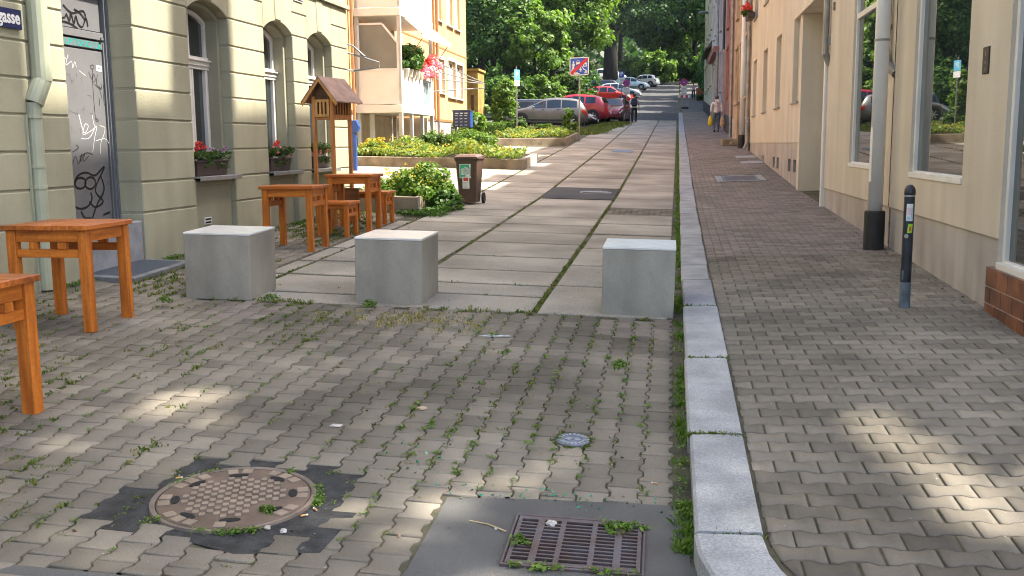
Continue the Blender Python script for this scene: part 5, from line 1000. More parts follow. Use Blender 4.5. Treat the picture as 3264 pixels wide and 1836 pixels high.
    for sv in S['wh']:
        for sd_ in (1, -1):
            x = L/2 - sv*L; yw = W/2
            q = MB(); q.cyl((x, sd_*(yw-.3), fw+.02), (x, sd_*(yw+.003), fw+.02), fw*1.17, n=28); q.build('wheel_arch', mt['car_black'], t)
            q = MB(); q.cyl((x, sd_*(yw-.22), fw), (x, sd_*(yw+.008), fw), fw, n=28); wh = q.build('wheel', mt['tyre'], t, bevel=.012)
            q = MB(); q.cyl((x, sd_*(yw-.05), fw), (x, sd_*(yw+.011), fw), fw*.66, n=24, mi=1)
            for k3 in range(7):
                a = k3*2*math.pi/7; q.rbox((x+math.cos(a)*fw*.36, sd_*(yw+.013), fw+math.sin(a)*fw*.36), (fw*.62, .012, .045), (0, -a, 0))
            q.cyl((x, sd_*yw, fw), (x, sd_*(yw+.022), fw), .06, n=12); q.build('rim', [mt['rim'], mt['car_black']], wh)
    for sd_ in (1, -1):
        x, y, z = at(S['cowl']+.065, 5.0); q = MB(); q.rbox((x, sd_*(y+.11), z+.07), (.10, .20, .13)); q.build('mirror', paintm, t, bevel=.03)
    q = MB()
    for a in (S['sw'][0][1]+.007, S['sw'][1][1]+.007):
        for sd_ in (1, -1):
            pts = [at(a, tv) for tv in np.linspace(2.3, 5.0, 8)]; q.strip([(x, sd_*(y+.004), z) for x, y, z in pts], .010, (0, sd_, 0))
            x, y, z = at(a-.035, 4.55); q.box(x-.07, x+.07, sd_*(y+.02)-.014, sd_*(y+.02)+.014, z-.013, z+.013)
    q.build('door_seams', mt['car_black'], t, recalc=False)
    if rails:
        q = MB()
        for sd_ in (1, -1): q.tube([(lambda p: (p[0], sd_*p[1], p[2]+.05))(at(a, 6.6)) for a in np.linspace(S['wsr']+.04, S['rr']-.03, 8)], .02, 6)
        q.build('roof_rails', mt['chrome'], t)
    return t
def cpaint(nm, c, metal=.35): return M(nm, c, .32, .03, 2, metal=metal, coat=.8)
grey_p = cpaint('grey_brown_metallic', (.16, .15, .14), .3); dark_p = cpaint('dark_slate_metallic', (.02, .022, .027), .1); crim = cpaint('crimson_paint', (.40, .012, .03), .15); burg = cpaint('burgundy_paint', (.20, .012, .025), .25); blk = cpaint('black_paint', (.014, .016, .018), .2); redp = cpaint('bright_red_paint', (.60, .03, .025), .1); silver = cpaint('silver_paint', (.50, .52, .55), .5); ltb = cpaint('pale_blue_paint', (.48, .60, .64), .2); wht = cpaint('white_paint_car', (.72, .72, .70), .05)
TR = -.03
car('parked_minivan', 'grey brown minivan parked side on in front of the other cars', (-6.55, 53.4, G(-6.55, 53.4)-.06), R(180+2), grey_p, 4.4, 1.8, 1.56, 'van', -.028, fw=.33)
car('parked_estate_car', 'dark slate estate car with chrome window line hidden behind the grey minivan', (-6.9, 56.6, G(-6.9, 56.6)-.14), R(2), dark_p, 4.5, 1.82, 1.46, 'box', .028, rails=True)
car('parked_suv', 'crimson sport utility car parked with its tail towards the road', (-5.75, 59.3, G(-5.75, 59.3)), R(180-8), crim, 4.5, 1.84, 1.66, 'suv', -.028, fw=.35)
car('parked_black_car', 'black car whose nose pokes out between the minivan and the crimson car', (-6.15, 55.4, G(-6.0, 55.6)-.14), R(0), blk, 4.3, 1.75, 1.30, 'hatch', .028)
car('parked_hatchback', 'burgundy hatchback with pale windscreen reflection facing the viewer', (-3.45, 61.6, G(-3.4, 61.8)-.05), R(-97), burg, 3.7, 1.62, 1.48, 'hatch', 0)
car('parked_red_car', 'bright red compact car parked nose to the road behind the burgundy hatchback', (-5.6, 92, G(-5.6, 92)+.15), R(-8), redp, 4.3, 1.85, 1.60, 'hatch', .02, fw=.33)
car('parked_van', 'black people carrier with silver roof below the blue parking sign', (-6.9, 112, G(-6.9, 112)+.15), R(-4), blk, 5.0, 1.95, 1.85, 'box', .02, fw=.33)
car('parked_silver_car', 'silver white car with dark nose behind the bright red car', (-5.3, 104.5, G(-5.3, 104.5)+.25), R(-8), silver, 4.4, 1.85, 1.62, 'hatch', .02, fw=.33)
car('parked_pale_car', 'pale blue white car parked behind the left no stopping sign', (-4.95, 128, G(-4.95, 128)+.2), R(-10), ltb, 4.3, 1.85, 1.62, 'hatch', .02, fw=.34)
car('parked_white_suv', 'white sport utility car at the top of the road by the bushes', (-3.9, 143, G(-3.9, 143)), R(180-18), wht, 4.4, 1.9, 1.68, 'suv', -.02, fw=.35)
car('distant_white_van', 'small white van far back between the tree trunks', (-8.9, 148, G(-8.9, 148)+.45), R(15), wht, 4.6, 1.9, 1.9, 'box', 0)
# ---- people
def skin_mesh(name, pts, edges, rad, mat, parent, sub=1, root=0):
    me = bpy.data.meshes.new(name); me.from_pydata(pts, edges, []); o = bpy.data.objects.new(name, me); col.objects.link(o)
    md = o.modifiers.new('s', 'SKIN'); md.use_smooth_shade = True; md.branch_smoothing = .6
    for i, r_ in enumerate(rad): v = me.skin_vertices[0].data[i]; v.radius = r_ if isinstance(r_, tuple) else (r_, r_); v.use_root = (i == root)
    if sub: sm = o.modifiers.new('u', 'SUBSURF'); sm.levels = sub; sm.render_levels = sub
    dg = bpy.context.evaluated_depsgraph_get(); dg.update(); nm_ = bpy.data.meshes.new_from_object(o.evaluated_get(dg)); bpy.data.objects.remove(o)
    nm_.materials.clear(); nm_.materials.append(mat); nm_.polygons.foreach_set("use_smooth", [True]*len(nm_.polygons)); o = bpy.data.objects.new(name, nm_); col.objects.link(o); o.parent = parent; return o
def person(label, loc, rz, h, legs, arms, top_mat, leg_mat, shoe_mat, hair_mat, long_sleeve=False, long_top=.0, slim=1.0, hair='short', lean=.0, bare=True):
    t = thing('person', label, 'person', loc, rz); k = h/1.75
    S = lambda *p: (p[0]*k*slim if abs(p[0]) < .25 else p[0]*k, p[1]*k + lean*max(0, p[2]-.9)*k, p[2]*k)
    (lk, la), (rk, ra) = legs                     # knee and ankle offsets (y, z) for left, right
    J = dict(pel=(0, 0, .95), sp=(0, .005, 1.12), ch=(0, 0, 1.32), nk=(0, 0, 1.50), hd0=(0, .015, 1.57), hd=(0, .02, 1.66), hd1=(0, .01, 1.72),
             lh=(-.09, 0, .90), lk=(-.10, *lk), la=(-.095, *la), lt=(-.10, la[0]+.16, la[1]-.055), rh=(.09, 0, .90), rk=(.10, *rk), ra=(.095, *ra), rt=(.10, ra[0]+.16, ra[1]-.055),
             ls=(-.185, 0, 1.43), rs=(.185, 0, 1.43))
    (le, lw), (re_, rw) = arms
    J.update(le=le, lw=lw, re=re_, rw=rw)
    def hand(pre, w_, sgn):
        x, y, z = w_; J[pre+'p'] = (x, y+.01, z-.075)
        for i, (dx, ln) in enumerate(((-.03, .068), (-.01, .08), (.012, .076), (.032, .06))): J[f'{pre}f{i}'] = (x, y+.012+dx*.9, z-.08-ln*.55); J[f'{pre}g{i}'] = (x-sgn*.018, y+.015+dx, z-.08-ln)
        J[pre+'q'] = (x-sgn*.012, y+.05, z-.06); J[pre+'u'] = (x-sgn*.022, y+.058, z-.095)
    hand('l', lw, -1); hand('r', rw, 1)
    names = list(J); idx = {a: i for i, a in enumerate(names)}; pts = [S(*J[a]) for a in names]
    E_ = [('pel', 'sp'), ('sp', 'ch'), ('ch', 'nk'), ('nk', 'hd0'), ('hd0', 'hd'), ('hd', 'hd1'), ('pel', 'lh'), ('lh', 'lk'), ('lk', 'la'), ('la', 'lt'), ('pel', 'rh'), ('rh', 'rk'), ('rk', 'ra'), ('ra', 'rt'), ('ch', 'ls'), ('ls', 'le'), ('le', 'lw'), ('ch', 'rs'), ('rs', 're'), ('re', 'rw')]
    for pre in 'lr':
        E_ += [(pre+'w', pre+'p')] + [(pre+'p', f'{pre}f{i}') for i in range(4)] + [(f'{pre}f{i}', f'{pre}g{i}') for i in range(4)] + [(pre+'w', pre+'q'), (pre+'q', pre+'u')]
    RD = dict(pel=(.14, .10), sp=(.125, .09), ch=(.14, .10), nk=.052, hd0=.066, hd=(.078, .092), hd1=(.06, .07), lh=.078, lk=.055, la=.04, lt=.035, rh=.078, rk=.055, ra=.04, rt=.035, ls=.055, rs=.055, le=.04, re=.04, lw=.026, rw=.026, lp=(.018, .04), rp=(.018, .04))
    rad = []
    for a in names:
        r_ = RD.get(a, .0085); rad.append(tuple(x*k for x in r_) if isinstance(r_, tuple) else r_*k)
    skin_mesh('body', pts, [(idx[a], idx[b]) for a, b in E_], rad, mt['skin'], t, 1, idx['pel'])
    def sub(nm_, jn, ed, rr_, mat, root=0): return skin_mesh(nm_, [S(*(J[j] if isinstance(j, str) else j)) for j in jn], ed, [tuple(x*k for x in r_) if isinstance(r_, tuple) else r_*k for r_ in rr_], mat, t, 1, root)
    sl = .98 if long_sleeve else .45
    mid = lambda a, b, f_: tuple(J[a][i]*(1-f_)+J[b][i]*f_ for i in range(3))
    lend, rend = (mid('le', 'lw', .75), mid('re', 'rw', .75)) if long_sleeve else (mid('ls', 'le', .75), mid('rs', 're', .75))
    jl = [(0, 0, .88-long_top), 'sp', 'ch', (0, 0, 1.46), 'ls', 'rs', mid('ls', 'le', .6), mid('rs', 're', .6), lend, rend]
    sub('top', jl, [(0, 1), (1, 2), (2, 3), (2, 4), (2, 5), (4, 6), (6, 8), (5, 7), (7, 9)], [(.19, .15), (.165, .125), (.172, .125), .075, .075, .075, .062, .062, .054, .054], top_mat)
    sub('trousers', [(0, 0, .98), 'lh', 'lk', mid('lk', 'la', .92), 'rh', 'rk', mid('rk', 'ra', .92)], [(0, 1), (1, 2), (2, 3), (0, 4), (4, 5), (5, 6)], [(.125, .10), .098, .076, .064, .098, .076, .064], leg_mat)
    for a in 'lr':
        q = MB(); x, y, z = J[a+'a']; ft = J[a+'t']; q.rbox(S(x, (y+ft[1])/2-.0, z-.045), (.095*k, .27*k, .075*k)); q.build('shoe', shoe_mat, t, bevel=.025*k)
    hd_ = S(0, .012 if hair == 'short' else .0, 1.675)
    q = MB(); pr = [(0.004, -.085), (.05, -.08), (.082, -.03), (.093, .03), (.082, .075), (.045, .105), (.004, .115)] if hair == 'short' else [(.004, -.12), (.06, -.11), (.09, -.04), (.098, .03), (.085, .075), (.045, .105), (.004, .115)]
    q.lathe([(a*k, b*k) for a, b in pr], (hd_[0], hd_[1]-.018*k, hd_[2]), 14); hr = q.build('hair', hair_mat, t, smooth=True); 
    for sd_ in (-1, 1):
        q = MB(); q.rbox((hd_[0]+sd_*.083*k, hd_[1]+.02*k, hd_[2]-.02*k), (.02*k, .035*k, .06*k)); q.build('ear', mt['skin'], t, bevel=.008*k)
    return t
man = person('person in white shirt and black trousers walking up the road with a black backpack', (-2.11, 58.1, G(-2.11, 58.1)), R(4), 1.73, (((.06, .50), (.02, .085)), ((.05, .49), (-.10, .10))), (((-.27, -.02, 1.15), (-.30, .0, .90)), ((.27, .0, 1.15), (.29, .10, .92))), mt['cloth_white'], mt['cloth_black'], mt['shoe_white'], mt['hair'])
q = MB(); q.rbox((0, -.19, 1.26), (.33, .20, .46)); q.rbox((0, -.30, 1.18), (.25, .06, .24)); bp = thing('backpack', 'black backpack worn by the person walking up the road', 'backpack', tuple(man.location), R(4)); o = q.build('bag', mt['navy_cloth'], bp, bevel=.045, smooth=False)
q = MB()
for s_ in (-1, 1): q.tube([(s_*.12, -.12, 1.46), (s_*.13, .02, 1.50), (s_*.145, .12, 1.38), (s_*.15, .06, 1.16), (s_*.12, -.12, 1.06)], .022, 6)
q.build('strap', mt['navy_cloth'], bp)
wom = person('person in cream jacket and blue jeans on the right pavement carrying two bags', (2.03, 46.1, P(2.03, 46.1)), R(6), 1.58, (((.05, .50), (-.03, .09)), ((.06, .49), (.08, .085))), (((-.26, -.01, 1.16), (-.29, .03, .92)), ((.25, -.01, 1.16), (.27, .02, .91))), mt['cloth_cream'], mt['denim'], mt['shoe_black'], mt['hair_brown'], True, .05, 1.08, 'long')
q = MB(); q.rbox((0, -.125, 1.36), (.19, .05, .15)); q.build('hood', mt['cloth_cream'], wom, bevel=.03); q = MB(); q.tube([(.10, -.14, 1.32), (0, -.155, 1.2), (-.17, -.14, 1.02)], .012, 6); q.build('shoulder_strap', M('strap_grey', (.3, .25, .25), .7, .1, 9), wom)
def bag(nm, label, x, y, z, w_, d, h_, mat):
    t = thing(nm, label, 'bag', (x, y, z)); q = MB(); q.lathe([(.01, -h_), (w_*.42, -h_+.01), (w_*.5, -h_*.7), (w_*.40, -h_*.3), (w_*.2, -h_*.08), (.01, -h_*.05)], n=12); o = q.build('bag', mat, t, smooth=True); o.scale = (1, d, 1); q = MB(); q.tube([(-w_*.16, 0, -h_*.1), (-.02, 0, .02), (.02, 0, .02), (w_*.16, 0, -h_*.1)], .008, 6); q.build('handle', mat, t); return t
zw = P(2.08, 46.1)
bag('carrier_bag', 'yellow carrier bag hanging from the left hand of the person in jeans', 1.76, 46.07, zw+.74, .23, .6, .48, mt['bag_yellow']); bag('shopping_bag', 'patterned beige bag hanging from the right hand of the person in jeans', 2.29, 46.1, zw+.72, .24, .6, .52, mt['bag_pattern'])
person('person in pink shirt and dark trousers far up the pavement', (2.25, 106, P(2.25, 106)+.05), R(-3), 1.72, (((.06, .50), (.03, .085)), ((.05, .49), (-.06, .09))), (((-.26, -.01, 1.16), (-.25, .08, .95)), ((.27, .02, 1.17), (.28, .14, 1.0))), mt['cloth_pink'], mt['cloth_black'], mt['shoe_black'], mt['hair'], False, .0, 1.05)
# ---- signs
def flat(mb, poly, yoff, mi, th=.002): mb.prism(poly, 'y', yoff-th, yoff, mi)
def rrect(w_, h_, r_, n=4, cx_=0, cz_=0):
    P_ = []
    for (sx_, sz_, a0) in ((1, 1, 0), (-1, 1, 90), (-1, -1, 180), (1, -1, 270)):
        for t_ in np.linspace(a0, a0+90, n): P_.append((cx_+sx_*(w_/2-r_)+r_*math.cos(R(t_)), cz_+sz_*(h_/2-r_)+r_*math.sin(R(t_))))
    return P_
dsk = lambda x, z, r_, n=12: [(x+r_*math.cos(2*math.pi*i/n), z+r_*math.sin(2*math.pi*i/n)) for i in range(n)]
t = thing('end_zone_sign', 'blue end of play street sign with red diagonal bar on a thin post', 'road sign', (-3.63, 39.9, G(-3.63, 39.9)), R(-14))
q = MB(); q.cyl((0, .03, -.1), (0, .03, 3.3), .03, n=12); q.build('post', mt['zinc'], t)
q = MB(); q.prism(rrect(.80, .70, .06), 'y', -.012, 0); pl_ = q.build('plate', mt['sign_white'], t); pl_.location = (0, 0, 2.95)
q = MB(); flat(q, rrect(.73, .63, .04), -.0125, 0); q.build('blue_field', mt['sign_blue'], pl_)
q = MB(); f0 = -.0165
flat(q, dsk(-.235, .165, .035), f0, 0); flat(q, [(-.27, .12), (-.20, .12), (-.165, .01), (-.185, .0), (-.215, .06), (-.21, -.04), (-.20, -.17), (-.235, -.17), (-.25, -.06), (-.30, -.20), (-.335, -.19), (-.275, -.02), (-.275, .06), (-.30, .01), (-.32, .02)], f0, 0)
flat(q, dsk(.06, -.06, .024), f0, 0); flat(q, [(.035, -.09), (.085, -.09), (.125, -.14), (.115, -.155), (.08, -.13), (.10, -.215), (.075, -.215), (.06, -.17), (.05, -.225), (.03, -.225), (.04, -.13), (.01, -.14), (.0, -.125)], f0, 0)
flat(q, [(-.13, .10), (-.12, .10), (-.11, .17), (-.09, .225), (.01, .225), (.03, .17), (.04, .10), (.05, .10), (.05, .06), (.025, .06), (.02, .08), (-.10, .08), (-.105, .06), (-.13, .06)], f0, 0)
flat(q, [(.16, .10), (.25, .19), (.34, .10), (.32, .10), (.32, -.02), (.17, -.02), (.17, .10)], f0, 0)
flat(q, [(.08, .03), (.10, .04), (.20, -.10), (.33, -.17), (.33, -.20), (.18, -.13)], f0, 0); flat(q, dsk(.30, -.225, .05), f0, 0); flat(q, [(-.22, -.24), (-.05, -.24), (-.04, -.27), (.02, -.27), (.02, -.305), (-.22, -.305)], f0, 0)
q.build('white_pictogram', mt['sign_white'], pl_)
q = MB()
for bx in ((-.085, .16, .10, .05), (.205, .01, .035, .06), (.262, .01, .035, .06)): flat(q, [(bx[0], bx[1]), (bx[0]+bx[2], bx[1]), (bx[0]+bx[2], bx[1]+bx[3]), (bx[0], bx[1]+bx[3])], f0-.003, 0)
q.build('pictogram_windows', mt['sign_blue'], pl_)
q = MB(); flat(q, [(-.36, -.31), (-.26, -.31), (.36, .22), (.36, .31), (.27, .31), (-.36, -.22)], f0-.006, 0); q.build('red_bar', mt['sign_red'], pl_)
q = MB(); flat(q, [(-.20, -.235), (-.06, -.235), (-.03, -.28), (-.2, -.285)], f0-.009, 0); flat(q, [(.22, -.28), (.33, -.28), (.33, -.2), (.25, -.2)], f0-.009, 0); q.build('torn_sticker', mt['paper'], pl_)
t = thing('edge_on_sign', 'narrow blue and white sign seen almost edge on before the trees', 'road sign', (-6.95, 45.2, G(-6.95, 45.2)), R(62))
q = MB(); q.cyl((0, .03, -.1), (0, .03, 3.0), .03, n=10); q.build('post', mt['zinc'], t); q = MB(); q.box(-.20, .20, -.01, 0, 2.42, 2.86); q.build('blue_plate', mt['sign_cyan'], t); q = MB(); q.box(-.20, .20, -.011, 0, 2.14, 2.40); q.build('white_plate', mt['sign_white'], t); q = MB(); text_into(q, 'P', .36, Matrix(((1, 0, 0, 0), (0, 0, -1, -.012), (0, 1, 0, 2.64), (0, 0, 0, 1))), 0); q.build('lettering', mt['sign_white'], t, recalc=False)
t = thing('parking_sign', 'blue parking sign with white P above a white supplementary plate', 'road sign', (-3.66, 75, G(-3.66, 75)))
z0 = G(-3.66, 75); q = MB(); q.cyl((0, .03, -.2), (0, .03, 5.2-z0), .03, n=10); q.build('post', mt['zinc'], t); q = MB(); q.prism(rrect(.40, .42, .03, cz_=5.06-z0), 'y', -.012, 0); q.build('blue_plate', mt['sign_blue'], t); q = MB(); text_into(q, 'P', .42, Matrix(((1, 0, 0, 0), (0, 0, -1, -.013), (0, 1, 0, 5.07-z0), (0, 0, 0, 1))), 0, bold=.012); q.build('lettering', mt['sign_white'], t, recalc=False)
q = MB(); q.box(-.2, .2, -.012, 0, 4.55-z0, 4.80-z0); q.box(-.2, .2, -.012, 0, 4.32-z0, 4.52-z0); q.build('supplementary_plate', mt['sign_white'], t)
for i, z_ in enumerate((4.70, 4.62, 4.44, 4.38)):
    q = MB(); q.box(-.15, .15, -.0135, -.0125, z_-z0-.012, z_-z0+.012); q.build('text_line', mt['ink_grey'], t)
def nostop(label, x, y, zc, r_, plates, arrow):
    zb_ = G(x, y) if x < 0 else P(x, y); t = thing('no_stopping_sign', label, 'road sign', (x, y, zb_), 0, 'round no stopping signs'); z = zc-zb_
    q = MB(); q.cyl((0, .03, -.1), (0, .03, z+r_), .03, n=10); q.build('post', mt['zinc'], t)
    q = MB(); q.cyl((0, 0, z), (0, -.012, z), r_, n=28); q.build('red_disc', mt['sign_red'], t); q = MB(); q.cyl((0, -.012, z), (0, -.014, z), r_*.80, n=28); q.build('blue_field', M('no_stop_blue', (.10, .05, .40), .4, .02, 3) if 'no_stop_blue' not in bpy.data.materials else bpy.data.materials['no_stop_blue'], t)
    q = MB()
    for a in (45, -45): q.rbox((0, -.0155, z), (r_*1.65, .002, r_*.2), (0, R(a), 0))
    q.build('red_cross', mt['sign_red'], t)
    if arrow: q = MB(); q.rbox((0, -.018, z), (r_*.5, .002, r_*.12)); q.build('white_arrow', mt['sign_white'], t)
    for a, b in plates: q = MB(); q.box(-.24, .24, -.012, 0, a-zb_, b-zb_); q.build('supplementary_plate', mt['paper'], t)
    for a, b in plates:
        q = MB()
        for f_ in (.3, .6): q.box(-.18, .18, -.0135, -.0125, a+(b-a)*f_-zb_-.012, a+(b-a)*f_-zb_+.012)
        q.build('text_line', mt['ink_grey'], t)
    return t
nostop('round no stopping sign with two white plates beside the parked cars', -3.27, 74.2, 4.36, .26, ((3.80, 4.06), (3.52, 3.77)), False)
nostop('round no stopping sign beside the far pavement barrier', 1.02, 84.5, 4.96, .30, ((4.22, 4.62), (3.92, 4.15)), True)
t = thing('road_barrier', 'red and white striped trestle barrier at the far kerb', 'barrier', (1.05, 84, P(1.05, 84)))
q = MB()
for i in range(5): q.box(-.5+i*.2, -.5+(i+1)*.2, -.02, .02, .88, 1.08, i % 2)
q.build('board', [mt['sign_white'], mt['sign_red']], t); q = MB()
for x_ in (-.4, .45): q.tube([(x_-.1, -.1, 0), (x_, 0, 1.0), (x_+.1, .12, 0)], .02, 6)
q.build('leg', mt['zinc'], t); q = MB(); q.box(-.2, .35, -.5, .0, -.02, .12); q.build('foot_weight', mt['rubber'], t, bevel=.02)
t = thing('brick_planter', 'orange brick planter box with weeds beside the far pavement', 'planter', (3.0, 104, P(2.6, 104)))
q = MB(); q.box(-.5, .6, -.7, .7, -.3, 1.2); q.build('brick_box', M('orange_brick', (.36, .13, .055), .85, .2, 7), t, bevel=.02); C, N = clumps((-.1, -1.0, .2), (.6, .4, .3), 12, 500, .2, 131); V_, F_ = leaf_arrays(C, N, .2, .5, .7, 131); mesh_np('weeds', V_, F_, mt['lf_tree'], t)
t = thing('mailbox_stand', 'navy letterbox bank on two legs behind the round shrub', 'mailbox', (-6.68, 31.6, G(-6.68, 31.6)), R(-4)); z0 = G(-6.68, 31.6)
q = MB(); q.box(-.29, .29, 0, .3, .56-z0, 1.06-z0); q.prism([(-.02, 1.06-z0), (.34, 1.06-z0), (.34, 1.09-z0), (-.02, 1.11-z0)], 'x', -.31, .31); q.build('cabinet', mt['mailbox_navy'], t, bevel=.006)
q = MB()
for i in range(4):
    for j in range(3): q.box(-.22+j*.16, -.13+j*.16, -.004, -.001, .62-z0+i*.10, .635-z0+i*.10); q.box(-.2+j*.15, -.1+j*.15, -.004, -.001, .99-z0, 1.02-z0) if i == 0 else None
q.build('name_plates', mt['sign_white'], t); q = MB(); q.box(-.25, -.2, .1, .16, -.05, .56-z0); q.box(.2, .25, .1, .16, -.05, .56-z0); q.build('leg', mt['mailbox_navy'], t)
q = MB(); q.box(.291, .296, .0, .3, .56-z0, 1.06-z0); q.build('side_plate', mt['post_blue'], t)
t = thing('blue_post', 'slim blue advertising post past the end of the sage building', 'post', (-7.85, 24.1, G(-7.85, 24.1)))
q = MB(); q.box(-.05, .05, -.05, .05, 0, 1.1); q.build('post', mt['post_blue'], t, bevel=.006); q = MB(); q.prism([(-.09, .97), (.11, .97), (.15, 1.1), (.09, 1.26), (-.07, 1.26), (-.11, 1.1)], 'y', -.09, .07); q.build('head', mt['post_blue'], t, bevel=.01)
# ---- trees
def tree(label, x, y, h, crown, mat, nleaf, size, seed, tr=.28, limbs=6, nm='leafy_tree', group='trees behind the parked cars', nclump=None, zl=-.75, cr_=None):
    zb_ = G(x, y); t = thing(nm, label, 'tree', (x, y, zb_), 0, group); r_ = random.Random(seed); cz = crown[0][2]
    q = MB(); top = (r_.uniform(-.3, .3), r_.uniform(-.3, .3), h*.75); q.tube([(0, 0, -.3), (r_.uniform(-.1, .1), 0, h*.2), (r_.uniform(-.3, .3), r_.uniform(-.2, .2), h*.45), top], [tr*1.3, tr, tr*.75, tr*.35], 9)
    for i in range(limbs):
        a = i*2.4 + r_.random(); z0 = h*(.25+.4*i/limbs); l_ = h*r_.uniform(.18, .3); q.tube([(0, 0, z0), (math.cos(a)*l_*.5, math.sin(a)*l_*.5, z0+l_*.45), (math.cos(a)*l_, math.sin(a)*l_, z0+l_*.8)], [tr*.45, tr*.28, tr*.1], 6)
    q.build('trunk', mt['bark'], t, smooth=True); Cs = []; Ns = []
    tot = sum(c[3]*c[4]*c[5] for c in crown)
    for i, c in enumerate(crown):
        n_ = int(nleaf*c[3]*c[4]*c[5]/tot); C, N = clumps((c[0], c[1], c[2]), (c[3], c[4], c[5]), nclump or max(14, n_//90), n_, cr_ or .26*min(c[3:6])+.25, seed*7+i, zlow=zl, shell=(.62, 1.05)); Cs.append(C); Ns.append(N)
    V_, F_ = leaf_arrays(np.concatenate(Cs), np.concatenate(Ns), size, .7, .6, seed); mesh_np('crown', V_, F_, mat, t); return t
tree('big bright maple with a drooping crown edge above the crimson car', -8.3, 72, 14, [(0, 0, 9.5, 4.2, 3.6, 5.2), (1.6, -.6, 6.6, 2.6, 2.4, 3.0), (-.5, 0, 13.5, 3.4, 3, 3.6)], mt['lf_lime'], 26000, .27, 201)
tree('tall shaded maple left of the bright maple', -14.0, 74, 14, [(0, 0, 9.5, 4.4, 3.8, 5.6), (-.5, 0, 14, 3.6, 3, 3.6)], mt['lf_lime'], 22000, .28, 202)
tree('dark leafy tree above the mustard yellow annex', -18.8, 72, 13, [(0, 0, 8.5, 4.0, 3.6, 5.4), (.4, 0, 13, 3, 3, 3.5)], mt['lf_tree'], 17000, .3, 203)
tree('slim tree close behind the narrow edge on sign', -11.6, 66, 9, [(0, 0, 6.2, 2.4, 2, 3.6)], mt['lf_tree'], 9000, .25, 204, .16)
tree('young tree leaning over the dark estate car', -8.9, 65.5, 7, [(0, 0, 4.9, 2.2, 1.8, 2.3)], mt['lf_lime'], 5200, .28, 205, .12)
for i, (x, y, z, rx, rz_, mk, lab) in enumerate(((-13.2, 61, 1.2, 2.0, 1.5, 'lf_lime', 'bright undergrowth bush right of the yellow annex'), (-10.6, 63, 1.6, 1.8, 1.6, 'lf_tree', 'dark undergrowth bush behind the edge on sign'), (-8.4, 64, 1.3, 1.7, 1.4, 'lf_lime', 'sunlit undergrowth bush behind the dark estate car'), (-6.6, 66, 1.5, 1.5, 1.5, 'lf_hedge', 'pale leafy bush behind the crimson car'), (-16.5, 64, 1.5, 2.4, 2.2, 'lf_dark', 'dark bush farthest left below the trees'), (-12.2, 55.5, .8, 1.1, 1.1, 'lf_dark', 'dark bush at the nose of the parked minivan'))):
    bush('undergrowth_bush', lab, (x, y, G(x, y)+z), (rx, 1.3, rz_), 4200, .22, mt[mk], 210+i, 60, .42, 'bush', -.7, 'undergrowth bushes behind the cars')
tree('huge dark tree with a thick trunk rising behind the far cars', -7.9, 131, 26, [(0, 0, 17, 9.5, 7, 7.5), (-2, 0, 24, 8, 6, 6.5), (4, -1, 10.0, 4.8, 4, 4.0), (-5, -1, 10.0, 4.8, 4, 4.0), (0, -3.4, 8.6, 4.8, 2.4, 3.2)], mt['lf_dark'], 30000, .46, 206, .85, 8, zl=-.6)
for i, (x, y, h, rx, rz_, mk, lab) in enumerate(((3.5, 158, 22, 7, 8.5, 'lf_dark', 'tall tree above the pale yellow house end'), (-1.5, 166, 20, 6, 8, 'lf_tree', 'tree behind the far bushes in the middle'), (10, 168, 24, 8, 10, 'lf_dark', 'far right tree rising over the house row'), (-22, 120, 24, 9, 10, 'lf_dark', 'dark tree deep in the park on the left'), (-16, 160, 25, 8.5, 10, 'lf_dark', 'tree far behind the distant white van'), (-9, 178, 26, 8, 11, 'lf_tree', 'tree on the slope behind the thick trunk'), (-32, 100, 22, 9, 10, 'lf_dark', 'far left park tree behind the orange house'), (6.5, 130, 19, 4.4, 7.5, 'lf_tree', 'tree overhanging the ivy wall'))):
    tree(lab, x, y, h, [(0, 0, h*.58, rx, rx*.7, rz_*.85), (0, 0, h*.9, rx*.8, rx*.6, rz_*.6), (-.3*rx, -.2*rx, h*.42, rx*.6, rx*.5, rz_*.4)], mt[mk], 15000, .52, 220+i, .4, 6, group='tall trees at the top of the road')
for i, (x, y, z, rx, rz_, mk, lab) in enumerate(((-2.6, 152, 2.0, 3.2, 2.8, 'lf_lime', 'bright bush directly behind the white sport utility car'), (1.8, 156, 2.2, 3.4, 3.2, 'lf_tree', 'dark rounded bush in the middle of the road head'), (5.6, 153, 2.4, 2.6, 3.2, 'lf_lime', 'bright bush at the right end of the road head'), (-6.5, 158, 1.6, 2.4, 2.2, 'lf_hedge', 'yellow green bush left of the white sport utility car'), (-.6, 162, 5.5, 3.6, 3.2, 'lf_lime', 'sunlit leafy mass above the road head bushes'))):
    bush('road_head_bush', lab, (x, y, G(x, y)+z), (rx, 2, rz_), 4200, .5, mt[mk], 240+i, 60, .8, 'bush', -.7, 'bushes at the top of the road')
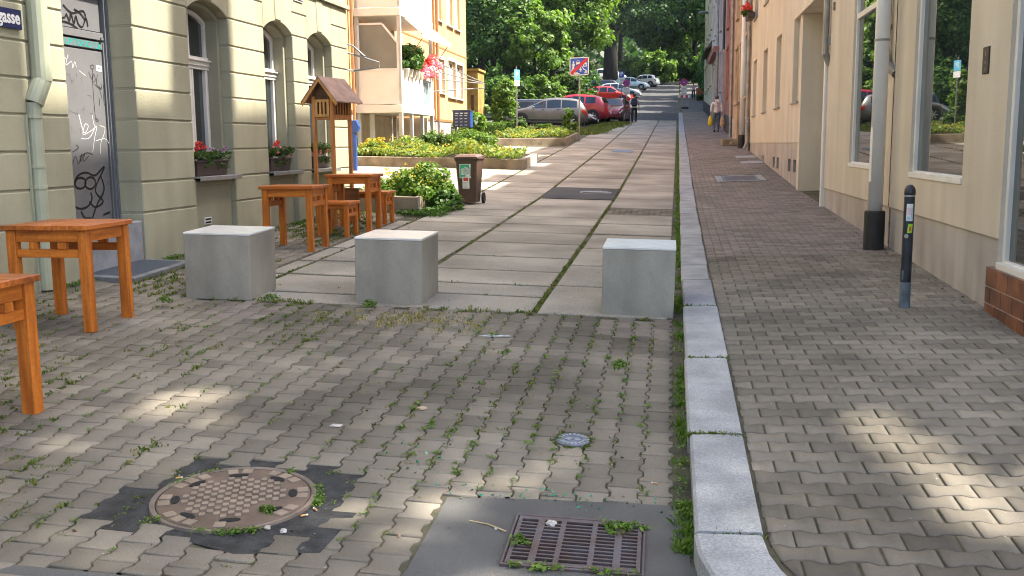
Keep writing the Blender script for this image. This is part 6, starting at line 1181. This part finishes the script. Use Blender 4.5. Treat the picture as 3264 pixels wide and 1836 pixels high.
# unseen tree added by the corner house: shades the crossing, gaps cut for sun spots
t = thing('street_tree', 'street tree across the corner whose leaves dapple the crossing', 'tree', (9.6, 4.3, -1.5)); q = MB(); q.tube([(0, 0, -.2), (.1, 0, 4), (0, .1, 9), (-.2, 0, 13)], [.3, .24, .18, .08], 9)
for i in range(7): a = i*2.4; q.tube([(0, 0, 7+i*.6), (math.cos(a)*1.8, math.sin(a)*.8, 9.5+i*.6), (math.cos(a)*4, math.sin(a)*1.2, 11+i*.5)], [.12, .08, .03], 6)
q.build('trunk', mt['bark'], t); r_ = np.random.default_rng(290); n = 26000
C = np.stack([r_.uniform(-1, 17, n), r_.uniform(1.5, 8.0, n), r_.uniform(8.5, 15.5, n)], 1); C[:, 2] += np.where(C[:, 1] > 6.9, 3.2, 0); hit = C[:, :2] - np.array([sd.x, sd.y]) * ((C[:, 2] + 1.55) / sd.z)[:, None]; k = (hit[:, 0] > -7) & (hit[:, 0] < 4.5)
for hx, hy, ra, rb, an in ((-2.9, 5.45, .42, .24, 1.45), (-2.55, 5.1, .22, .1, 1.2), (1.08, 5.1, .62, .17, -1.4), (1.28, 4.3, .45, .2, -1.45), (1.7, 4.75, .22, .1, -.9), (-.95, 4.08, .32, .15, 1.3), (-.78, 4.53, .26, .07, .1), (-1.42, 4.0, .2, .1, 1.3), (-.55, 3.55, .16, .1, .5)):
    ux, uy = hit[:, 0]-hx, hit[:, 1]-hy; e = ((ux*math.cos(an)+uy*math.sin(an))/ra)**2 + ((-ux*math.sin(an)+uy*math.cos(an))/rb)**2; k &= e > 1 + r_.normal(0, .12, n)
C = C[k]; V_, F_ = leaf_arrays(C - np.array([9.6, 4.3, -1.5]), np.tile([0.5, 0, .8], (len(C), 1)), .22, .75, .5, 291); mesh_np('crown', V_, F_, mt['lf_tree'], t)
for i, (x, y, h, lab) in enumerate(((9, 88, 17, 'tall tree added for shade behind the ivy wall, nearest the house row'), (9.5, 101, 19, 'tall tree added for shade behind the middle of the ivy wall'), (9, 115, 19, 'tall tree added for shade behind the far end of the ivy wall'), (8, 143, 20, 'tree added for shade right of the road head'))):  # trees added on the right to keep sun off the far road
    tree(lab, x, y, h, [(0, 0, h*.55, 5.6, 5.4, h*.3), (0, 0, h*.85, 4.6, 4.2, h*.22)], mt['lf_tree'], 6500, .62, 260+i, .35, 6, group='trees added to shade the far road')
for i, (x, y, rx, rz_, lab) in enumerate(((-20.5, 80, 3.2, 3.2, 'deep green thicket at the far left behind the mustard annex'), (-16, 79, 2.8, 2.8, 'deep green thicket left of the tall shaded maple trunk'), (-12, 80, 2.8, 3.0, 'deep green thicket between the two maple trunks'), (-8.6, 82, 2.4, 2.6, 'deep green thicket behind the bright maple trunk'), (-13.5, 96, 3.4, 3.6, 'deep green thicket in the park behind the maples'), (-11.5, 112, 3.0, 3.2, 'deep green thicket left of the thick dark trunk'))):
    bush('park_thicket', lab, (x, y, G(x, y)+rz_*.75), (rx, 1.6, rz_), 4800, .36, mt['lf_dark'], 270+i, 70, .6, 'bush', -.8, 'thickets in the park behind the maples', (.4, 1))
# far wooded slope that closes the view
r_ = np.random.default_rng(301); n = 34000; x = r_.uniform(-90, 60, n); y = r_.uniform(182, 300, n); C = np.stack([x, y, gz(x, y) + 7*r_.uniform(0, 1, n)**.6 + 3*np.sin(x*.35)*np.cos(y*.3)], 1); V_, F_ = leaf_arrays(C, np.tile([0, -.7, .6], (n, 1)), 1.7, .75, .7, 301); tag(mesh_np('wooded_slope', V_, F_, mt['lf_dark']), kind='stuff')
n = 15000; x = r_.uniform(-60, -19, n); y = r_.uniform(72, 170, n); C = np.stack([x, y, gz(x, y) + 9*r_.uniform(0, 1, n)**.7], 1); V_, F_ = leaf_arrays(C, np.tile([.5, -.7, .5], (n, 1)), .9, .75, .7, 302); tag(mesh_np('park_wood', V_, F_, mt['lf_dark']), kind='stuff')
# ---- covers and grates in the ground
def on_ground(nm, label, cat, x, y, dz=0, rz=0, pv=False):
    z = P(x, y) if pv else G(x, y); sl = (G(x, y+.3) - G(x, y-.3))/.6
    t = thing(nm, label, cat, (x, y, z+dz), rz); t.rotation_euler = (math.atan(sl), .03 if not pv else -.028, rz); return t
t = on_ground('manhole_cover', 'round cast iron manhole cover with raised studs in the foreground', 'manhole cover', -1.955, 4.08, .004); t.scale = (1.05, 1.05, 1)
q = MB(); q.lathe([(.33, -.02), (.33, .004), (.337, .007), (.352, .007), (.356, -.02)], n=48); q.build('frame', mt['iron'], t); q = MB(); q.lathe([(.01, -.01), (.326, -.01), (.326, .003), (.32, .005), (.01, .005)], n=48); lid = q.build('lid', mt['iron_base'], t)
q = MB()
for i in range(-7, 8):
    for j in range(-7, 8):
        if (i+j) % 2: continue
        x, y = i*.0295, j*.0295; a = R(20); X_, Y_ = x*math.cos(a)-y*math.sin(a), x*math.sin(a)+y*math.cos(a); d = math.hypot(X_, Y_)
        if d < .215 and not (X_ > .13 and -.17 < Y_ < -.02): q.rbox((X_, Y_, .0065), (.0275, .0275, .012), (0, 0, a))
for i in range(28):
    a = i*2*math.pi/28; d = .293
    if i % 7 in (0, 3) or 22 < i < 26: continue
    q.rbox((d*math.cos(a), d*math.sin(a), .0065), (.05, .048, .008), (0, 0, a))
q.build('raised_studs', mt['iron_stud'], lid, bevel=.0025)
q = MB()
for i in range(8):
    a = i*math.pi/4 + .35; q.prism([(.248*math.cos(a)+.044*math.cos(u)*-math.sin(a)+.019*math.sin(u)*math.cos(a), .248*math.sin(a)+.044*math.cos(u)*math.cos(a)+.019*math.sin(u)*math.sin(a)) for u in np.linspace(0, 2*math.pi, 14)[:-1]], 'z', .004, .0075)
q.build('lifting_slots', mt['black'], lid)
t = on_ground('drain_grate', 'rusty rectangular drain grate set in the asphalt by the kerb', 'drain grate', -.365, 3.89, .002, R(.6))
gx, gy_ = .285, .245; q = MB(); q.box(-gx+.02, gx-.02, -gy_+.02, gy_-.02, .0005, .0015); q.build('shaft', mt['black'], t)
q = MB()
for b in ((-gx, gx, -gy_, -gy_+.012), (-gx, gx, gy_-.012, gy_), (-gx, -gx+.012, -gy_+.012, gy_-.012), (gx-.012, gx, -gy_+.012, gy_-.012)): q.box(*b, -.02, .014)
q.build('frame', mt['iron_dark'], t, bevel=.003)
q = MB(); gi = gx-.018; gj = gy_-.018; q.box(-gi, gi, -gj, -gj+.030, .002, .012); q.box(-gi, gi, gj-.030, gj, .002, .012); nb = 12; yy = np.linspace(-gj+.03, gj-.03, nb+1)
for i in range(1, nb): q.box(-gi, gi, yy[i]-.0055, yy[i]+.0055, .002, .0118)
for x_, w_ in ((-gi+.008, .016), (-.165, .03), (-.068, .022), (.068, .022), (.172, .03), (gi-.008, .016)): q.box(x_-w_/2, x_+w_/2, -gj, gj, .002, .0122)
q.build('bars', mt['iron_dark'], t)
t = on_ground('water_cap', 'small round iron stopcock cover among the weedy pavers', 'stopcock cover', -.5, 5.14, .003)
q = MB(); q.lathe([(.01, -.01), (.094, -.01), (.094, .003), (.09, .006), (.01, .006)], n=28); q.build('lid', M('grey_iron', (.17, .18, .21), .5, .15, 9, metal=.4), t); q = MB()
for i in range(20): a = i*math.pi/10; q.rbox((.07*math.cos(a), .07*math.sin(a), .007), (.032, .012, .005), (0, 0, a))
for s_ in (-1, 1): q.rbox((s_*.022, 0, .007), (.03, .04, .005), (0, 0, .5*s_))
q.build('raised_ribs', M('worn_iron', (.30, .31, .34), .45, .15, 9, metal=.4), t)
t = on_ground('manhole_cover', 'round manhole cover in the black asphalt repair farther up', 'manhole cover', -1.52, 20.45, .004); q = MB(); q.lathe([(.01, 0), (.33, 0), (.33, .008), (.31, .010), (.29, .006), (.01, .006)], n=32); q.build('lid', M('pale_iron', (.30, .29, .28), .6, .3, 16, metal=.2), t)
t = on_ground('service_plate', 'rectangular grey steel service plate in the slab road', 'service plate', -1.63, 34.4, .004); q = MB(); q.box(-.34, .34, -.55, .55, 0, .008); q.build('plate', mt['steel_plate'], t)
t = on_ground('cellar_grate', 'dark cellar grate framed by pale cobbles in the pavement', 'cellar grate', 1.55, 22.83, .0, 0, True); q = MB(); q.box(-.36, .36, -.58, .58, -.01, .004); q.build('grate', mt['steel_plate'], t); q = MB(); 
for i in range(16): q.box(-.34, .34, -.56+i*.07, -.53+i*.07, .004, .006)
q.build('slots', mt['iron_dark'], t); q = MB()
for i in range(14): q.box(-.53+i*.075, -.46+i*.075, .60, .72, -.01, .006); q.box(-.53+i*.075, -.46+i*.075, -.72, -.60, -.01, .006)
for i in range(15): q.box(-.53, -.38, -.59+i*.079, -.52+i*.079, -.01, .006); q.box(.38, .53, -.59+i*.079, -.52+i*.079, -.01, .006)
q.build('cobble_frame', mt['granite'], t, bevel=.006)
for y_, lab in ((27.4, 'flat grey stone light shaft lid nearest the cellar vents'), (29.6, 'flat grey stone light shaft lid near the second pale post')):
    t = on_ground('light_shaft_lid', lab, 'shaft lid', 2.15, y_, .0, 0, True); q = MB(); q.box(-.28, .28, -.4, .4, -.01, .012); q.build('lid', mt['granite'], t, bevel=.004)
t = thing('stone_step', 'weathered brown stone block beside the second pale post', 'stone block', (2.15, 36.2, P(2.15, 36.2))); q = MB(); q.box(-.38, .3, -.6, .6, -.05, .2); q.build('block', mt['planter_conc'], t, bevel=.03)
t = thing('painted_plinth', 'dark paint smeared wall plinth at the left picture edge behind the nearest table', 'plinth', (-5.45, 6.6, G(-5.45, 6.6))); q = MB(); q.box(-.28, .05, -.35, .25, -.05, .50); q.build('block', M('smeared_plinth', (.13, .12, .115), .8, .3, 3, bump=.4), t, bevel=.015); q = MB(); rr2 = random.Random(4)
for i in range(7): y_ = rr2.uniform(-.3, .2); z_ = rr2.uniform(.05, .3); q.strip([(.052, y_, z_), (.052, y_+.02, z_+.07), (.052, y_-.01, z_+.15)], .03, (1, 0, 0))
q.build('white_smear', mt['ink_white'], t, recalc=False)
# ---- litter
def scrap(nm, label, cat, x, y, poly, mat, h=.004, group=None, pv=False, rz=0):
    t = thing(nm, label, cat, (x, y, (P if pv else G)(x, y)+.002), rz, group); q = MB(); q.prism(poly, 'z', 0, h); q.build('body', mat, t); return t
scrap('paper_scrap', 'small white paper scrap right of the manhole on the pavers', 'paper scrap', -1.83, 5.12, [(-.035, -.02), (.03, -.028), (.038, .018), (-.02, .026)], mt['litter_white']); scrap('leaf_scrap', 'pale crumpled leaf on the pavers past the paper scrap', 'leaf', -1.43, 5.5, [(-.03, -.015), (.0, -.028), (.035, -.01), (.02, .02), (-.015, .024)], M('dry_leaf', (.48, .36, .25), .8, .2, 30), .01)
scrap('paint_splash', 'splash of white paint on the pavers before the middle cube', 'paint stain', -1.32, 7.35, [(-.12, -.02), (-.03, -.05), (.06, -.03), (.13, -.01), (.09, .03), (.0, .02), (-.05, .045), (-.1, .03)], M('white_splash', (.5, .54, .56), .8, .35, 30), .0012)
def butt(x, y, rz, label):
    t = thing('cigarette_end', label, 'cigarette end', (x, y, G(x, y)+.006), rz, 'cigarette ends'); q = MB(); q.cyl((-.012, 0, 0), (.012, 0, 0), .0042, n=8); q.build('filter', mt['butt'], t); q = MB(); q.cyl((.0125, 0, 0), (.02, 0, 0), .0042, n=8); q.build('paper_end', mt['paper'], t)
butt(-1.545, 4.02, 2.4, 'cigarette end at the right rim of the manhole cover, upper of two'); butt(-1.575, 3.95, .6, 'cigarette end at the right rim of the manhole cover, lower of two'); butt(-2.32, 4.25, .5, 'cigarette end on the bitumen left of the manhole cover'); butt(-.05, 4.62, 2.8, 'cigarette end on the pavers near the kerb')
def rock(nm, label, x, y, r_, mat, seed, cat='stone'):
    t = thing(nm, label, cat, (x, y, G(x, y))); bm = bmesh.new(); bmesh.ops.create_icosphere(bm, subdivisions=2, radius=r_); rn = random.Random(seed)
    for v in bm.verts: v.co *= rn.uniform(.75, 1.15); v.co.z = v.co.z*.55 + r_*.4
    me = bpy.data.meshes.new('body'); bm.to_mesh(me); bm.free(); me.materials.append(mat); o = bpy.data.objects.new('body', me); col.objects.link(o); o.parent = t
rock('pebble', 'larger white pebble on the bitumen below the manhole cover', -1.60, 3.78, .017, mt['litter_white'], 1); rock('pebble', 'smaller grey pebble on the bitumen below the manhole cover', -1.68, 3.80, .016, mt['planter_edge'], 2); rock('crumpled_tissue', 'crumpled dirty white tissue stuck on the drain grate', -.49, 4.06, .026, mt['litter_white'], 3, 'litter'); rock('pebble', 'tiny white pebble on the asphalt left of the grate', -.72, 3.98, .009, mt['litter_white'], 5)
t = thing('straw', 'thin dry straw on the asphalt left of the drain grate', 'straw', (-.76, 4.0, G(-.76, 4.0)+.004)); q = MB(); q.tube([(-.09, .05, 0), (0, .01, .004), (.09, -.05, 0)], .003, 6); q.build('stem', M('dry_straw', (.55, .42, .22), .8, .1, 20), t)
r_ = np.random.default_rng(401); n = 90; x = np.concatenate([r_.normal(-.5, .28, 60), r_.normal(-1.2, .09, 30)]); y = np.concatenate([r_.normal(4.36, .07, 60), r_.normal(4.75, .25, 30)]); C = np.stack([x, y, gz(x, y)+.006], 1); V_, F_ = leaf_arrays(C, np.tile([0, 0, 1.], (n, 1)), .017, .7, .5, 401); tag(mesh_np('broken_glass', V_, F_, mt['glass_green']), kind='stuff')
n = 500; x = np.concatenate([r_.uniform(2.30, 2.44, 350), r_.uniform(-5.5, .1, 150)]); y = np.concatenate([r_.uniform(6, 30, 350), r_.uniform(3.4, 9, 150)]); C = np.stack([x, y, np.where(x > .4, pz(x, y), gz(x, y))+.005], 1); V_, F_ = leaf_arrays(C, np.tile([0, 0, 1.], (n, 1)), .022, .5, .5, 402); tag(mesh_np('dead_leaf_litter', V_, F_, M('brown_leaf', (.20, .12, .07), .8, .4, 30)), kind='stuff')
n = 260; x = r_.uniform(-4, 2.2, n); y = r_.uniform(3.4, 9, n); C = np.stack([x, y, np.where(x > .4, pz(x, y), gz(x, y))+.003], 1); V_, F_ = leaf_arrays(C, np.tile([0, 0, 1.], (n, 1)), .008, .8, .2, 403); tag(mesh_np('grit', V_, F_, mt['litter_white']), kind='stuff')
# ---- weeds in the joints
r_ = np.random.default_rng(501)
def gpts(x, y, dz=-.01): return np.stack([x, y, gz(x, y)+dz], 1)
n = 1900; y = 3.9 + 46*r_.random(n)**1.7; x = .112 + xs(y) - np.abs(r_.normal(0, .026, n)); k = np.sin(y*5.1)+np.sin(y*11.7+1)+np.sin(y*2.3) > -.1 - 1.2*(y > 12); x, y = x[k], y[k]; grass('kerb_grass', gpts(x, y), r_.uniform(.015, .07, len(x))*np.where(y < 12, 1, 1.25), 502, 7, 'lf_weed', spread=.02, wd=.0045)
n = 190; y = 3.95 + 14*r_.random(n)**1.5; y = y[np.sin(y*4.3)+np.sin(y*9.1) > -.2]; n = len(y); x = .10 + xs(y) - np.abs(r_.normal(0, .03, n))
KERBX, KERBY = x, y
jx_ = -6 + .028 + .15*np.arange(0, 41)
def fld(x, y): return np.sin(x*2.1+1)*np.cos(y*1.7) + .7*np.sin(x*5.3+y*3.1) + .5*np.sin(y*7.7-x*4.1)
def joint_weeds(n, xr, yr, thr, hmin, hmax, nm, seed, nb=6, mat='lf_grass', cross=.2, wd=.005):
    r_ = np.random.default_rng(seed); jj = jx_[(jx_ > xr[0]) & (jx_ < xr[1])]; x = r_.choice(jj, n) + r_.normal(0, .008, n); y = r_.uniform(*yr, n)
    kx = r_.random(n) < cross; x = np.where(kx, r_.uniform(*xr, n), x); y = np.where(kx, np.round((y-3.05)/.1)*.1+3.05, y)
    k = (fld(x, y) > thr) & (x > wall_x(y)+.03) & ~((x > -1.08) & (y < 4.4)) & ~((y < 3.38) & (x > -2.3)) & ~((x > -4.2) & (y > 8.3)) & ~((x+1.94)**2 + (y-4.08)**2 < .37**2)
    x, y = x[k], y[k]; return grass(nm, gpts(x, y), r_.uniform(hmin, hmax, len(x)), seed+1, nb, mat, .014, wd)
joint_weeds(950, (-1.7, -.05), (4.4, 8.3), .1, .008, .035, 'paving_weeds', 511, 7, cross=.06); joint_weeds(1700, (-3.6, -1.2), (3.4, 8.3), .25, .006, .024, 'paving_moss', 513, 6, cross=.12); joint_weeds(3400, (-5.6, -2.6), (3.4, 8.4), .2, .008, .045, 'paving_grass', 515, 7, cross=.3); joint_weeds(3200, (-5.5, -4.15), (8.2, 16), -.3, .015, .06, 'terrace_grass', 517, 7, cross=.4)
# flat leafed weeds and moss cushions
def flatweeds(nm, x, y, size, seed, mat='lf_tree', per=10, sp=.016, dz=.006, pv=False):
    r_ = np.random.default_rng(seed); X_ = np.repeat(x, per) + r_.normal(0, sp, len(x)*per); Y_ = np.repeat(y, per) + r_.normal(0, sp, len(x)*per); C = np.stack([X_, Y_, (pz if pv else gz)(X_, Y_) + dz + r_.uniform(0, .014, len(X_))], 1); V_, F_ = leaf_arrays(C, np.tile([0, 0, 1.], (len(C), 1)), size, .55, .55, seed); tag(mesh_np(nm, V_, F_, mt[mat]), kind='stuff')
flatweeds('kerb_weeds', KERBX, KERBY, .022, 519, 'lf_weed', 7, .02, .02)
n = 210; jj = jx_[(jx_ > -1.6) & (jx_ < 0)]; x = r_.choice(jj, n) + r_.normal(0, .01, n); y = 4.45 + 3.7*r_.random(n); k = fld(x*1.7+.4, y*1.9) > .45; flatweeds('leafy_weeds', x[k], y[k], .024, 521, 'lf_weed', 7, .014)
n = 520; jj = jx_[(jx_ > -5.4) & (jx_ < -.2)]; x = r_.choice(jj, n) + r_.normal(0, .008, n); y = 3.45 + 4.7*r_.random(n); k = (fld(x, y*1.2) > .1) & ~((x > -1.08) & (y < 4.4)) & ~((x+1.94)**2 + (y-4.08)**2 < .37**2); flatweeds('moss_cushions', x[k], y[k], .014, 523, 'lf_weed', 12, .012, .001)
a = r_.uniform(0, 2*np.pi, 130); kk = (np.sin(a*3)+np.sin(a*5+1)) > .2; flatweeds('rim_moss', -1.94 + .372*np.cos(a[kk]), 4.08 + .372*np.sin(a[kk]), .016, 525, 'lf_weed', 12, .014, .003)
x = np.concatenate([r_.normal(-.18, .05, 22), r_.normal(-.6, .02, 8), r_.uniform(-.6, -.1, 14)]); y = np.concatenate([r_.normal(4.07, .03, 22), r_.normal(3.83, .03, 8), np.full(14, 3.645)]); flatweeds('grate_weeds', x, y, .024, 527, 'lf_weed', 9, .014, .012)
x = np.array([-1.78]); 
t = thing('weed_tuft', 'green weed tuft growing on the right of the manhole cover', 'weed', (-1.745, 3.96, G(-1.745, 3.96))); C, N = clumps((0, 0, .014), (.045, .03, .02), 14, 260, .014, 531, zlow=-.2); V_, F_ = leaf_arrays(C, N, .014, .5, .7, 531); mesh_np('foliage', V_, F_, mt['lf_weed'], t)
n = 130; y = 8.2 + r_.normal(0, .02, n); x = r_.uniform(-4.1, -.1, n); k = np.sin(x*3.3+.7) > -.1; grass('slab_edge_grass', gpts(x[k], y[k]), r_.uniform(.015, .06, k.sum()), 533, 8)
n = 130; x = r_.normal(-2.1, .3, n); y = r_.normal(7.75, .16, n); grass('dry_grass', gpts(x, y), r_.uniform(.02, .06, n), 535, 6, 'lf_dry', .03)
for xj, n, sd_ in ((-1.14, 700, 541), (-2.58, 420, 542), (-3.93, 300, 543)):
    y = 8.3 + 26*r_.random(n)**1.4; x = xj + xs(y) + r_.normal(0, .008, n); k = fld(x*3, y*.7) > -.7; grass('slab_joint_grass', gpts(x[k], y[k]), r_.uniform(.012, .035, k.sum()), sd_, 6, spread=.012)
n = 260; ysj = r_.choice([8.95, 9.6, 10.41, 10.95, 11.44, 12.4, 12.66, 13.82, 13.89], n); x = r_.uniform(-3.9, 0, n); k = fld(x*2.2, ysj*3) > .4; grass('cross_joint_grass', gpts(x[k] + xs(ysj[k]), ysj[k]+r_.normal(0, .005, k.sum())), r_.uniform(.008, .03, k.sum()), 545, 5, spread=.012)
n = 240; x = np.concatenate([np.repeat([.12], 60) + r_.uniform(0, .28, 60) for _ in range(4)]); y = np.repeat([5.07, 6.59, 3.875, 8.28], 60) + r_.normal(0, .006, 240); C = np.stack([x, y, np.interp(y, KN, ZZ)+.085], 1); k = np.concatenate([np.ones(120, bool), r_.random(120) < .25]); grass('kerb_joint_grass', C[k], r_.uniform(.02, .05, k.sum()), 547, 6, spread=.01)
n = 90; a = r_.uniform(0, 6.28, n); grass('cap_grass', gpts(-.5 + .105*np.cos(a), 5.14 + .1*np.sin(a)), r_.uniform(.01, .03, n), 549, 6, spread=.01)
n = 1500; y = r_.uniform(45, 60, n); x = -4.25 + (y-45)*.055 + xs(y) + r_.normal(0, .35, n); grass('verge_grass', gpts(x, y), r_.uniform(.06, .2, n), 551, 7, 'lf_grass', .08, .018)
n = 900; y = r_.uniform(42, 52, n); x = r_.uniform(-9.5, -4.6, n); grass('garden_grass', gpts(x, y), r_.uniform(.08, .2, n), 553, 7, 'lf_grass', .08, .02)
n = 500; y = r_.uniform(8.4, 16.3, n); x = wall_x(y) + .05 + np.abs(r_.normal(0, .05, n)); k = fld(x*3, y*2) > 0; flatweeds('wall_foot_weeds', x[k], y[k], .03, 555, 'lf_hedge', 8, .03)
# broad weeds: one clump beside the first cube, one on the pavers by the kerb
for x_, y_, lab, sd_ in ((-4.25, 7.75, 'broad leafed weed on the paving left of the leftmost cube', 561), (-2.52, 8.0, 'leafy weed at the foot of the middle cube', 562), (-.32, 6.45, 'tall leafy weed standing on the pavers near the kerb', 563), (-3.42, 8.07, 'grassy tuft at the right foot of the leftmost cube', 564)):
    t = thing('weed', lab, 'weed', (x_, y_, G(x_, y_))); C, N = clumps((0, 0, .05), (.06, .05, .05), 16, 130, .03, sd_, zlow=-.1); V_, F_ = leaf_arrays(C, N, .028, .4, .7, sd_); mesh_np('foliage', V_, F_, mt['lf_weed'], t)

for o_ in HS.values(): del o_['y0']
# ---- thin summer haze over the whole street
HZ = MB(); HZ.box(-175, 175, -45, 345, -4, 82); hm = bpy.data.materials.new('haze'); hm.use_nodes = True; hn = hm.node_tree; hn.nodes.remove(hn.nodes['Principled BSDF'])
hv = hn.nodes.new('ShaderNodeVolumePrincipled'); hv.inputs['Color'].default_value = (.72, .85, 1.0, 1); hv.inputs['Density'].default_value = .00013; hv.inputs['Anisotropy'].default_value = .2
hn.links.new(hv.outputs[0], hn.nodes['Material Output'].inputs['Volume']); o = HZ.build('haze', hm); tag(o, kind='stuff')
